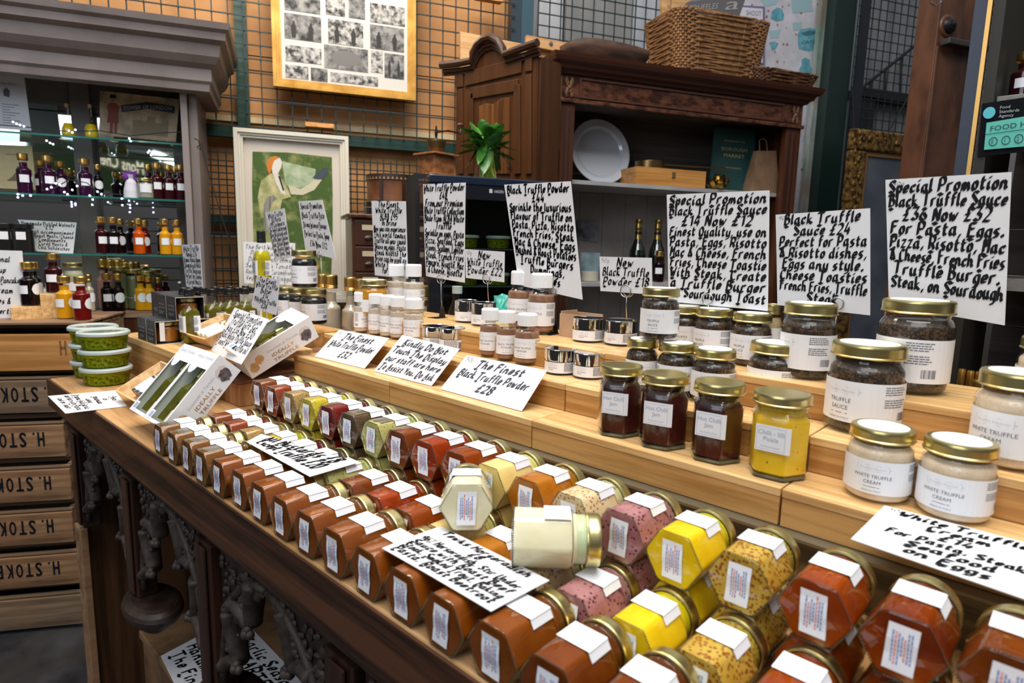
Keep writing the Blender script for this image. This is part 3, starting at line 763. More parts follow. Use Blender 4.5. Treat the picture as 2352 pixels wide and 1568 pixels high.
J('wide amber honey jar with brass lid behind the white powder bottles', 858, 725, z3, 68, 640, fill=HONEYM, lines=None, group=None, name='honey_jar', disc=True, lab=(.10, .45))
# ------------------------------------------------------------------ hexagonal jam jars
def hexjam(label, px, pyb, w, pyt, mat, lines, rot=0, group='hexagonal chilli jars', green=False):
    p = at(px, pyb, z1); r = w/2*depth(p)/F/.97; d = Vector((p.x, p.y, 0)).normalized(); loc = p+d*r*.9; loc.z = S1
    h = htop(loc, r, pyt)
    th = Thing('jam_jar', label, 'jar', loc, facing(loc, rot), group)
    ph = 0; zb = h*.70
    th.part('glass_body', hexbody(r, [(.92, 0), (.99, .002), (1, .005), (1, zb), (.98, zb+.004), (.84, zb+.010), (.79, zb+.012)], ph), GLASS, smooth=True, angle=.5)
    th.part('jar_base', hexbody(r*.975, [(.90, .0004), (.99, .0025), (.99, .0055), (.9, .0062)], ph), GREENGL, smooth=True, angle=.5)
    th.part('contents', hexbody(r*.955, [(.92, .0063), (1, .009), (1, zb-.002), (.95, zb+.002), (.80, zb+.008)], ph, .004), mat, smooth=True, angle=.5)
    zn = zb+.012; zl = h-.0135
    th.part('neck', MB().lathe([(r*.80, zb+.010), (r*.78, zn+.001), (r*.82, zn+.0025), (r*.78, zn+.004), (r*.78, zl+.002)], 32), GLASSG, smooth='all')
    th.part('neck_filling', MB().lathe([(r*.70, zb+.004), (r*.755, zn), (r*.755, zl), (0, zl+.001)], 28), mat, smooth=True)
    th.part('lid', lid_mb(r*.93, zl, .0135, 48), GOLD, smooth=True)
    ang = -PI/2 if ph == 0 else -PI/2
    f = lambda s, t: Vector((s, -(r*math.cos(PI/6)+.0005), t))
    mb = MB(); a = r*.50; t0, t1 = h*.34, h*.65
    rect(mb, f, -a, t0, a, t1); mb.add([f(a, t0), f(a, t1), Vector((a+.004, -(r*math.cos(PI/6)-.0016), t1)), Vector((a+.004, -(r*math.cos(PI/6)-.0016), t0))], [(0, 3, 2, 1)])
    lb = th.part('label', mb, LABEL)
    pm = MB(); g = lambda s, t: f(s, t)+Vector((0, -.0003, 0)); H = t1-t0
    for q_ in (t0+H*.07, t1-H*.09): rect(pm, g, -a*.9, q_, a*.9, q_+.0003)
    for s in (-a*.9, a*.88): rect(pm, g, s, t0+H*.07, s+.0003, t1-H*.08)
    for i, l in enumerate(lines): printed(pm, g, l, 0, t1-H*(.36+.24*i), H*.24, align='c')
    printed(pm, g, 'Fine Foods London', 0, t0+H*.16, H*.09, align='c')
    th.part('label_print', pm, plain('label_print_blue_grey', (.33, .42, .56), .6), parent=lb)
    return th
JAM = noisy('chilli_jam', (.028, .004, .003), (.070, .012, .008), 18, .22, coat=.6)
PICK = noisy('piccalilli', (.66, .38, .006), (.84, .54, .015), 14, .4, coat=.2, spots=((.40, .15, .01), 110, -.12))
for (lb, x, w, yt, yb, rr) in (('dark hot chilli jam jar, leftmost on the front step', 1419, 106, 828, 1007, -.30), ('dark hot chilli jam jar, middle one on the front step', 1519, 116, 846, 1036, -.32), ('dark hot chilli jam jar next to the yellow pickle jar', 1640, 122, 864, 1068, -.33)):
    hexjam(lb, x, yb, w, yt, JAM, ('Hot Chilli', 'Jam'), rr)
hexjam('yellow piccalilli jar with green-gold lid on the front step', 1780, 1107, 136, 887, PICK, ('Chilli - lilli', 'Pickle'), -.28)
# ------------------------------------------------------------------ powder bottles
BROWNP = noisy('black_truffle_powder', (.20, .095, .05), (.34, .17, .10), 40, .8)
WHITEP = noisy('white_truffle_powder', (.50, .41, .32), (.68, .58, .47), 40, .85, spots=((.30, .24, .19), 260, -.04))
def shaker(label, px, pyb, z, w, pyt, mat, lines, group, turn=0, cap=.86, seed=0):
    loc, r = rpos(px, pyb, z, w); h = htop(loc, r*cap, pyt)
    th = Thing('powder_bottle', label, 'bottle', loc, facing(loc), group)
    ch = h*.235; zs = h*.64; zc = h-ch
    th.part('glass_body', MB().lathe([(0, .001), (r*.9, 0), (r*.98, .0015), (r, .005), (r, zs), (r*.96, zs+h*.02), (r*.72, zs+h*.065), (r*.66, zs+h*.085), (r*.66, zc+.002)], 36), GLASS, smooth='all')
    th.part('thick_base', MB().lathe([(0, .002), (r*.85, .0022), (r*.93, .0045), (r*.80, h*.045), (0, h*.04)], 30), thin_glass('base_glass', (.80, .72, .64)), smooth=True)
    th.part('powder', MB().lathe([(0, h*.055), (r*.88, h*.06), (r*.945, h*.085), (r*.945, zs-.001), (r*.9, zs+h*.01), (0, zs+h*.03)], 30), mat, smooth=True)
    n = 56
    th.part('ribbed_cap', MB().lathe([(r*cap, zc), (r*cap, zc+ch*.86), (r*cap*.97, zc+ch*.95), (r*cap*.88, h), (r*cap*.8, h-.0004), (0, h-.0004)], n*2, shape=lambda a: 1-.035*(math.cos(a*n) > 0)), WCAP, smooth=True, angle=.9)
    f = cyl(r, .0004); mb = MB(); z0, z1_ = h*.15, h*.53
    for i in range(40):
        a = -PI*r+2*PI*r*i/40; b = a+2*PI*r/40
        mb.add([f(a, z0), f(b, z0), f(b, z1_), f(a, z1_)], [(0, 1, 2, 3)])
    lb = th.part('label', mb, LABEL, smooth='all'); label_art(th, lb, r, z0, z1_, lines, seed, .95, turn)
    return th
BT = ('BLACK TRUFFLE', 'POWDER'); WTP = ('WHITE TRUFFLE', 'POWDER')
GP = 'truffle powder bottles with white ribbed caps'
shaker('tall brown powder bottle at the back, left of the pair', 1194, 757, z3, 60, 621, BROWNP, BT, GP, -.3, .78, 1)
shaker('tall brown powder bottle at the back, right of the pair', 1241, 770, z3, 63, 626, BROWNP, BT, GP, -.75, .78, 2)
shaker('short brown powder bottle at the front, left of three', 1124, 822, z2, 47, 706, BROWNP, BT, GP, -.5, .86, 3)
shaker('short brown powder bottle at the front, middle of three', 1162, 831, z2, 47, 711, BROWNP, BT, GP, 0, .86, 4)
shaker('short brown powder bottle at the front, right of three', 1209, 841, z2, 58, 717, BROWNP, BT, GP, -.45, .80, 5)
for i, (x, w, yt, yb, tn) in enumerate(((831, 35, 669, 766, .9), (864, 35, 673, 772, -.5), (890, 35, 676, 777, -.8), (914, 36, 679, 781, -.4), (950, 46, 683, 789, -.5))):
    shaker('pale powder bottle in the front row of five, %s from the left' % ORD[i], x, yb, z2, w, yt, WHITEP, WTP, GP, tn, .93 if i < 4 else .84, 10+i)
shaker('taller pale powder bottle at the back, left of two', 911, 720, z3, 42, 606, WHITEP, WTP, GP, -.4, .84, 16)
shaker('taller pale powder bottle at the back, right of two', 950, 728, z3, 50, 606, WHITEP, WTP, GP, -.5, .74, 17)
# ------------------------------------------------------------------ small pots with chrome lids
def pot(label, px, pyb, z, w, pyt, lines, turn, seed):
    loc, r = rpos(px, pyb, z, w); h = htop(loc, r, pyt)
    th = Thing('powder_pot', label, 'pot', loc, facing(loc), 'small pots with chrome lids')
    zl = h*.52
    th.part('glass_body', MB().lathe([(0, .0008), (r*.9, 0), (r*.97, .003), (r*.97, zl)], 36), GLASS, smooth='all')
    th.part('powder', MB().lathe([(0, .004), (r*.85, .004), (r*.9, .006), (r*.9, zl-.001), (0, zl-.001)], 30), plain('dark_powder', (.02, .014, .01), .6), smooth=True)
    th.part('chrome_lid', MB().lathe([(r*.94, zl), (r, zl+.0006), (r, h-.0012), (r*.985, h-.0003), (r*.96, h), (r*.93, h-.0006), (0, h-.0006)], 48), CHROME, smooth=True)
    f = cyl(r*.97, .0004); mb = MB(); z0 = h*.09; z1_ = zl-.0006; R2 = r*.97
    for i in range(40):
        a = -PI*R2+2*PI*R2*i/40; b = a+2*PI*R2/40
        mb.add([f(a, z0), f(b, z0), f(b, z1_), f(a, z1_)], [(0, 1, 2, 3)])
    lb = th.part('label', mb, LABEL, smooth='all')
    g = cyl(R2, .0008); H = z1_-z0; pm = MB(); pl = MB(); c = turn*R2
    logo(pl, g, c-H*.4, z0+H*.62, H*.8, H*.22)
    for k, l in enumerate(lines): printed(pm, g, l, c-H*.45, z0+H*(.42-.17*k), H*.13, width=H*(.9 if k == 0 else .5))
    s = c+R2*.75
    finetext(pm, g, s, s+R2*1.1, z0+H*.92, 9, H*.085, H*.04, seed, .92); barcode(pm, g, s+R2*1.15, s+R2*1.4, z0+H*.1, z0+H*.8, seed)
    th.part('label_print', pm, PRINT, parent=lb); th.part('logo_print', pl, PRINTL, parent=lb)
for i, (lb, x, w, yt, yb, z, tn, ln) in enumerate((
    ('chrome-lidded pot at the back beside the new white truffle powder card', 1071, 55, 687, 742, z3, -.2, WTP), ('chrome-lidded pot holding up the new white truffle powder card', 1110, 58, 692, 750, z3, -.6, WTP),
    ('chrome-lidded pot left of the pair behind the sheet asking not to touch', 1001, 62, 744, 803, z2, -1.2, WTP), ('chrome-lidded pot right of the pair behind the sheet asking not to touch', 1038, 62, 748, 808, z2, -1.4, WTP),
    ('chrome-lidded pot on the top step, left of the new black truffle powder card', 1350, 74, 725, 788, z3, -.3, BT), ('chrome-lidded pot on the top step, in front of the new black truffle powder card', 1424, 76, 730, 796, z3, -.6, BT),
    ('chrome-lidded pot on the lower step behind the black truffle powder sheet', 1286, 74, 793, 863, z2, -.5, BT), ('chrome-lidded pot on the lower step, right of its twin by the jam jars', 1352, 76, 802, 873, z2, -.5, BT))):
    pot(lb, x, yb, z, w, yt, ln, tn, 30+i)
# ------------------------------------------------------------------ bottles of oil
def sq(a, n=5): return (abs(math.cos(a))**n+abs(math.sin(a))**n)**(-1/n)
OLIVE = noisy('olive_oil', (.07, .06, .003), (.19, .16, .005), 14, .15, spec=.1)
OLIVEB = noisy('bright_olive_oil', (.30, .26, .003), (.52, .44, .008), 14, .15, spec=.1)
def oilbottle(label, px, pyb, z, w, pyt, cap=.5, group='olive oil bottles with black caps', rot=0, tall=False, mat=None, labz=(.22, .52), sh=.56):
    loc, r = rpos(px, pyb, z, w); h = htop(loc, r*cap, pyt); r *= .86
    th = Thing('olive_oil_bottle', label, 'bottle', loc, facing(loc, rot), group)
    zs = h*sh; rc = r*cap*1.1; zc = h*(.87 if tall else .865)
    sc_ = MB(); shp = lambda a: min(sq(a), 1.22)
    sc_.lathe([(0, .001), (r*.9, 0), (r, .004), (r, zs)], 48, shape=shp)
    a1 = MB(); a1.v = sc_.v; a1.f = sc_.f
    n = 48; rings = [(r, zs, 1), (r*.96, zs+h*.035, .85), (r*.75, zs+h*.085, .5), (rc*.86, zs+h*.125, .1), (rc*.8, zs+h*.16, 0), (rc*.8, zc, 0)]
    def blend(rg):
        mb = MB()
        for k, (q_, zz, b) in enumerate(rg):
            for i in range(n):
                a = 2*PI*i/n; s = 1+(shp(a)-1)*b; mb.v.append(Vector((q_*s*math.cos(a), q_*s*math.sin(a), zz)))
        for k in range(len(rg)-1):
            for i in range(n): mb.f.append((k*n+i, k*n+(i+1) % n, (k+1)*n+(i+1) % n, (k+1)*n+i))
        return mb
    th.part('glass_body', blend([(r*.9, 0, 1), (r, .004, 1)]+rings), GLASS, smooth='all')
    lvl = [(r*.90, .005, 1), (r*.94, .009, 1), (r*.94, zs, 1), (r*.90, zs+h*.035, .85), (r*.69, zs+h*.083, .5)]
    m = blend(lvl); m.f.append(tuple((len(lvl)-1)*n+i for i in range(n))); m.f.append(tuple(range(n)))
    th.part('oil', m, mat or OLIVE, smooth=True)
    th.part('black_cap', MB().lathe([(0, zc), (rc*1.0, zc), (rc*1.04, zc+h*.012), (rc*1.04, zc+h*.03), (rc, zc+h*.035), (rc, h-h*.012), (rc*.9, h-.0005), (rc*.3, h), (0, h)], 32), BLACKP, smooth=True)
    mb = MB(); R2 = r*1.02; t0, t1 = h*labz[0], h*labz[1]
    f = lambda s, t: Vector((s, -R2, t)) if s > -R2*.8 else Vector((-R2, -R2*.8+(-R2*.8-s), t))
    rect(mb, f, -R2*.8, t0, R2*.85, t1); rect(mb, f, -R2*2.3, t0, -R2*.801, t1)
    mb.add([Vector((-R2*.8, -R2, t0)), Vector((-R2, -R2*.8, t0)), Vector((-R2, -R2*.8, t1)), Vector((-R2*.8, -R2, t1))], [(0, 1, 2, 3)])
    lb = th.part('label', mb, LABEL); H = t1-t0
    g = lambda s, t: Vector((s, -R2-.0004, t)); pm = MB()
    finetext(pm, g, -R2*.35, R2*.6, t1-H*.12, 6, H*.08, H*.03, int(px)); barcode(pm, g, -R2*.1, R2*.55, t0+H*.08, t0+H*.32, int(px))
    g2 = lambda s, t: Vector((-R2-.0004, -s, t))
    finetext(pm, g2, -R2*.6, R2*.6, t1-H*.15, 8, H*.09, H*.045, int(px)+3)
    th.part('label_print', pm, PRINT, parent=lb)
ob = [(427, 659, 785, 42), (439.5, 662, 792, 44), (459, 657, 768, 40), (472, 659, 772, 40), (491, 662, 778, 42), (498, 657, 765, 38), (512, 659, 768, 38), (530, 661, 772, 40), (533, 656, 760, 36), (549, 659, 765, 36), (566, 660, 770, 38), (568, 655, 758, 34), (584, 658, 762, 34)]
for i, (x, yt, yb, w) in enumerate(ob):
    oilbottle('small square olive oil bottle with black cap, %s from the left of the group' % ORD[i], x, yb, zL if i < 2 or True else zL, w, yt, rot=random.uniform(.3, .5), mat=OLIVE)
oilbottle('tall olive oil bottle standing alone above the white truffle butter card', 607, 742, zL, 42, 530, cap=.48, tall=True, rot=.25, mat=OLIVEB, labz=(.52, .68), sh=.70, group=None)
# gold capped vinegar bottles: general
def vinegar(label, loc, r, h, mat, rot=0, group=None, white=True, round_=True, glassneck=None, side=True):
    th = Thing('vinegar_bottle', label, 'bottle', loc, facing(loc, rot), group)
    zs = h*.585; rn_ = r*.55; zc = h*.835
    th.part('glass_body', MB().lathe([(0, .001), (r*.95, 0), (r, .003), (r, zs), (r*.95, zs+h*.022), (rn_*1.3, zs+h*.055), (rn_, zs+h*.085), (rn_, zc)], 26), GLASS, smooth='all')
    th.part('liquid', MB().lathe([(0, .003), (r*.93, .003), (r*.95, .006), (r*.95, zs), (r*.90, zs+h*.022), (rn_*1.15, zs+h*.055), (rn_*.88, zs+h*.088), (rn_*.88, h*.78), (0, h*.78)], 22), mat, smooth=True)
    th.part('gold_cap', MB().lathe([(rn_*1.22, zc-h*.0), (rn_*1.28, zc+h*.012), (rn_*1.18, zc+h*.02), (rn_*1.28, zc+h*.03), (rn_*1.18, zc+h*.04), (rn_*1.28, zc+h*.05), (rn_*1.28, h-h*.015), (rn_*1.15, h), (0, h)], 24), ORLID, smooth=True)
    f = cyl(r, .0005); t0, t1 = h*.28, h*.47
    if white:
        mb = MB()
        for i in range(8): rect(mb, f, -r*.62+r*1.24*i/8, t0, -r*.62+r*1.24*(i+1)/8, t1)
        th.part('label', mb, LABEL, smooth='all')
    if side:
        mb = MB(); R3 = h*.13; c = r*1.75; zc_ = h*.38
        for i in range(10):
            a = c-R3+2*R3*i/10; b = a+R3/5; ya = math.sqrt(max(R3**2-(a-c)**2, 0)); yb = math.sqrt(max(R3**2-(b-c)**2, 0))
            mb.add([f(a, zc_-ya), f(b, zc_-yb), f(b, zc_+yb), f(a, zc_+ya)], [(0, 1, 2, 3)])
        th.part('round_label', mb, LABEL, smooth='all')
    return th
VDARK = plain('dark_vinegar', (.006, .002, .003), .15, spec=.1)
VPURP = plain('purple_vinegar', (.032, .004, .026), .15, spec=.1)
VRED = plain('red_vinegar', (.14, .005, .004), .15, spec=.1)
VORNG = plain('orange_vinegar', (.52, .075, .003), .15, spec=.1)
VAMB = plain('amber_vinegar', (.70, .31, .008), .15, spec=.1)
VMAR = plain('maroon_vinegar', (.032, .003, .005), .15, spec=.1)
VPALE = plain('pale_vinegar', (.50, .42, .32), .2, coat=1)
def V(label, px, pyb, z, w, pyt, mat, **k):
    loc, r = rpos(px, pyb, z, w); h = htop(loc, r*.5, pyt); return vinegar(label, loc, r, h, mat, **k)
# gold-capped bottles behind the white powder bottles
for (lb, x, w, yt, yb) in (('gold-capped glass bottle behind the dark truffle paste jars', 759, 48, 631, 742), ('gold-capped glass bottle between the paste jars and the honey jar', 805, 44, 636, 748), ('gold-capped glass bottle half hidden by the amber honey jar', 829, 44, 640, 752), ('gold-capped bottle peeping out left of its neighbour behind the paste jars', 741, 40, 629, 735), ('gold-capped bottle behind the white powder card stand', 972, 40, 655, 760)):
    t_ = atX(x, yt, 1.11); r = w/2*depth(t_)/F*.95
    vinegar(lb, Vector((t_.x, t_.y, T)), r, t_.z-T, VPALE, group='gold-capped bottles behind the risers', white=False, side=False)
# ------------------------------------------------------------------ upright price cards on wire stands
def vx(X, *px): return [atX(x, y, X) for x, y in px]
def stand(label, loop, X, zb, base=None, r=.0095, plate=True, group='wire card holders'):
    """ring clip on a stem rising from a small steel plate; loop = pixel-measured ring centre"""
    c = atX(loop[0], loop[1], X); c.z = max(c.z, zb+.05)
    b = Vector((c.x+.004, c.y+.0, zb)) if base is None else base
    th = Thing('card_holder', label, 'card holder', b, 0, group)
    mb = MB()
    for dx in (-.0045, .0045): mb.tube([c+Vector((dx, r*math.cos(t*PI/10), r*math.sin(t*PI/10))) for t in range(20)], .0011, 6, closed=True)
    th.part('ring_clip', mb, WIRE, smooth='all', world=True)
    th.part('stem', MB().tube([c+Vector((0, 0, -r)), (c+b)/2+Vector((0, .001, 0)), b+Vector((0, 0, .022 if plate else .001))], .0011, 6), WIRE, smooth='all', world=True)
    if plate:
        mb = MB().prism([b+Vector((0, -.012, .0012)), b+Vector((0, .012, .0012)), b+Vector((0, .006, .028)), b+Vector((0, -.006, .028))], (.0009, 0, 0))
        mb.prism([b+Vector((-.032, -.017, .0002)), b+Vector((.006, -.014, .0002)), b+Vector((.006, .014, .0002)), b+Vector((-.032, .017, .0002))], (0, 0, .0009))
        th.part('base_plate', mb, plain('black_steel', (.05, .05, .055), .3, .8), world=True)
    return th
LT = 'tall card on white truffle powder at forty-eight pounds, left of the black fridge door'
X = 1.0
sign(LT, *vx(X, (970, 423), (1068, 419), (1066, 649), (977, 634)), ['White Truffle Powder', '£48', 'From our Premium', 'White Truffle Collection', 'Made from ALBA White', 'Truffle', 'Sprinkle on eggs, Pasta', 'Pizza, Seafood, Eggs', 'Prawns, Scallops, Lobster', 'Steak, French Fries', 'Popcorn, Risotto, Mac', '& Cheese, Risotto'], nib=.27, side=.02, top=.02, bot=.03, lead=1.3, curl=-.002)
stand('wire holder gripping the tall white truffle powder card', (1013, 641), X, S3)
sign('tall card on black truffle powder at forty-four pounds in front of the fridge', *vx(X, (1158, 424), (1311, 416), (1338, 688), (1192, 655)), ['Black Truffle Powder', '£44', 'Sprinkle the luxurious', 'Flavour of Truffle on', 'Pasta, Pizza, Risotto', 'French Fries, Steak', 'Mac & Cheese, Eggs', 'Mashed & Roast Potatoes', 'Truffle Burgers', 'Dumplings,', 'Noodles'], nib=.27, side=.03, top=.03, bot=.05, lead=1.25, corner='50g')
stand('wire holder gripping the tall black truffle powder card', (1272, 668), X, S3)
sign('narrow card on the finest white truffle in brine at ninety-five pounds', *vx(X, (853, 461), (932, 462), (937, 640), (861, 632)), ['The Finest', 'White Truffle', 'ALBA £95', 'In Brine', 'Now you can experience', 'This world famous', 'Truffle all year round', 'Shave on eggs, Pasta', 'Steak Risotto The', 'Brine can be used as', 'White Truffle oil', 'for sauce'], nib=.26, side=.03, top=.02, bot=.02, lead=1.3)
stand('wire holder gripping the narrow card on truffle in brine', (905, 628), X+.012, S3+.0005)
X = .96
sign('small card reading New White Truffle Powder', *vx(X, (1068, 572), (1159, 578), (1158, 648), (1070, 638)), ['New', 'White Truffle', 'Powder £22'], nib=.2, side=.05, lead=1.1, corner='10g', bot=.12)
c_ = atX(1120, 655, .96)
stand('wire holder standing on a chrome pot with the new white truffle card', (1120, 650), X, S3+.057, plate=False, r=.0105)
sign('small card reading New Black Truffle Powder', *vx(X-.02, (1377, 589), (1497, 592), (1498, 676), (1379, 668)), ['New', 'Black Truffle', 'Powder £18'], nib=.2, side=.05, lead=1.1, corner='50g', bot=.12)
stand('wire holder standing on a chrome pot with the new black truffle card', (1440, 668), X-.02, S3+.053, plate=False, r=.0105)
X = 1.0
sign('large card on black truffle sauce now twelve pounds, above the small sauce jars', *vx(X, (1532, 447), (1768, 437), (1764, 714), (1536, 692)), ['Special Promotion', 'Black Truffle Sauce', '£14 Now £12', 'Finest Quality, use on', 'Pasta, Eggs, Risotto', 'Mac & Cheese, French', 'Fries, Cheese Toastie', 'With Steak, Create', 'a Truffle Burger', 'on Sourdough Toast'], nib=.25, side=.02, top=.03, bot=.03, lead=1.3, corner='50g', curl=.001)
stand('wire holder gripping the twelve pound sauce card', (1628, 687), X, S3)
X = 1.02
sign('large card reading Black Truffle Sauce at twenty-four pounds', *vx(X, (1782, 493), (1999, 478), (1999, 724), (1786, 700)), ['Black Truffle', 'Sauce £24', 'Perfect for Pasta', '& Risotto dishes,', 'Eggs any style.', 'Cheese Toasties', 'French Fries, Truffle', 'Steak'], nib=.25, side=.03, top=.03, bot=.03, lead=1.25, corner='90g', curl=.001)
stand('wire holder gripping the twenty-four pound sauce card', (1924, 697), X, S3)
X = 1.03
sign('largest card at the right reading Special Promotion now thirty-two pounds', *vx(X, (2034, 413), (2324, 395), (2308, 747), (2042, 700)), ['Special Promotion', 'Black Truffle Sauce', '£36 Now £32', 'For Pasta, Eggs.', 'Pizza, Risotto, Mac', '& Cheese, French Fries', 'Truffle Burger.', 'Steak, on Sourdough', ' '], nib=.25, side=.02, top=.03, bot=.02, lead=1.25, corner='130g', curl=.001)
stand('wire holder gripping the largest card, its black plate beside the big jar', (2162, 722), X, S3)
# left group
sign('narrow card on white truffle honey above the black honey boxes', *vx(.80, (417, 562), (459, 560), (466, 663), (428, 658)), ['White Truffle', 'Honey £24', 'Organic Acacia Honey', 'Flavoured with White', 'Truffle Shavings', 'Perfect for Cheese', '& Cured Meats'], nib=.2, side=.03, lead=1.4)
stand('wire holder gripping the narrow honey card', (447, 660), .80, S1, r=.008)
sign('narrow card about truffle oil behind the tall olive oil bottle', *vx(.98, (609, 488), (653, 478), (669, 592), (632, 598)), ['White Truffle', 'Oil Pasta', '£15 Carbonara', 'The finest cold pressed', 'Olive Oil infused with', 'Truffle. Roast Chicken', 'Chips, Pickled Onions', 'Eggs, Risotto, Soups', 'Trout Steak, Soup'], nib=.2, side=.02, lead=1.4)
p_ = atX(651, 592, .98)
stand('wire holder gripping the narrow truffle oil card', (651, 592), .98, S2+.001, r=.008)
sign('narrow card on black truffle pate now twelve pounds before the green picture', *vx(.99, (685, 462), (740, 459), (772, 595), (702, 578)), ['Special Promotion', 'Black Truffle Pate', 'Strong Intense Flavour', 'Perfect for Pasta, Soup', '£16 Now £12'], nib=.22, side=.06, top=.02, bot=.1, lead=1.5)
stand('wire holder gripping the black truffle pate card', (737, 585), .99, S2+.001, r=.009)
sign('leaning card reading The Finest White Truffle Butter', *vx(.70, (590, 632), (643, 642), (634, 724), (578, 705)), ['The Finest', 'White Truffle', 'Butter', '£14', '150g White Truffle', '£26'], nib=.2, side=.04, lead=1.25, corner='70g')
stand('wire holder behind the truffle butter card', (612, 712), .705, S1+.0005, r=.007)
sign('card on the truffle gift set special promotion propped between the gift boxes', atX(539, 706, .66), atX(618, 733, .63), atX(554, 837, .565), atX(483, 806, .60), ['Special Promotion', 'Truffle Gift Set', 'Was £36 Now £30', 'Black/White Truffle Sauce', 'Finest White Truffle oil'], nib=.14, side=.04, bot=.16, lead=1.3)
# flat and leaning cards
e_ = .0012
def lean(label, TL, TR, BR, BL, lines, **k):
    tl, tr = atX(*TL, .7985), atX(*TR, .7985); bl, br = at(*BL, z1+e_), at(*BR, z1+e_)
    return sign(label, tl, tr, br, bl, lines, ink=INKG, **dict(k, lead=.85))
lean('leaning sheet reading The Finest White Truffle Powder at thirty-two pounds', (779, 757), (894, 776), (837, 846), (722, 818), ['The Finest', 'White Truffle Powder', '£32'], nib=.22, side=.07, bot=.08, lead=1.15, corner='10g')
lean('leaning sheet asking people kindly not to touch the display', (924, 769), (1056, 801), (991, 886), (858, 852), ['Kindly Do Not', 'Touch The Display', 'our staff are here', 'To Assist You. Do Ask'], nib=.22, side=.04, lead=1.2)
lean('leaning sheet reading The Finest Black Truffle Powder at twenty-eight pounds', (1072, 815), (1257, 850), (1198, 944), (1011, 893), ['The Finest', 'Black Truffle Powder', '£28'], nib=.22, side=.07, bot=.08, lead=1.15, corner='50g')
z = z1+.0015
sign('sheet on white truffle cream hanging over the front step at the right', at(2032, 1160, z), at(2420, 1262, z), at(2420, 1398, z), at(1954, 1237, z), ['White Truffle', 'Cream', '£14', 'For Pasta, Steak', 'Seafood', 'on Eggs'], nib=.26, side=.12, lead=1.0, corner='30g')
z = -.3735
sign('small sheet about pesto tubs hanging over the left corner of the table', at(264, 896, z), at(292, 932, z), at(150, 949, z+.0005), at(110, 909, z+.001), ['Pesto', '£6', 'Handmade', 'using', 'Organic Wild Garlic', 'perfect with Pasta', 'and on Toast'], nib=.2, side=.05, lead=.9)
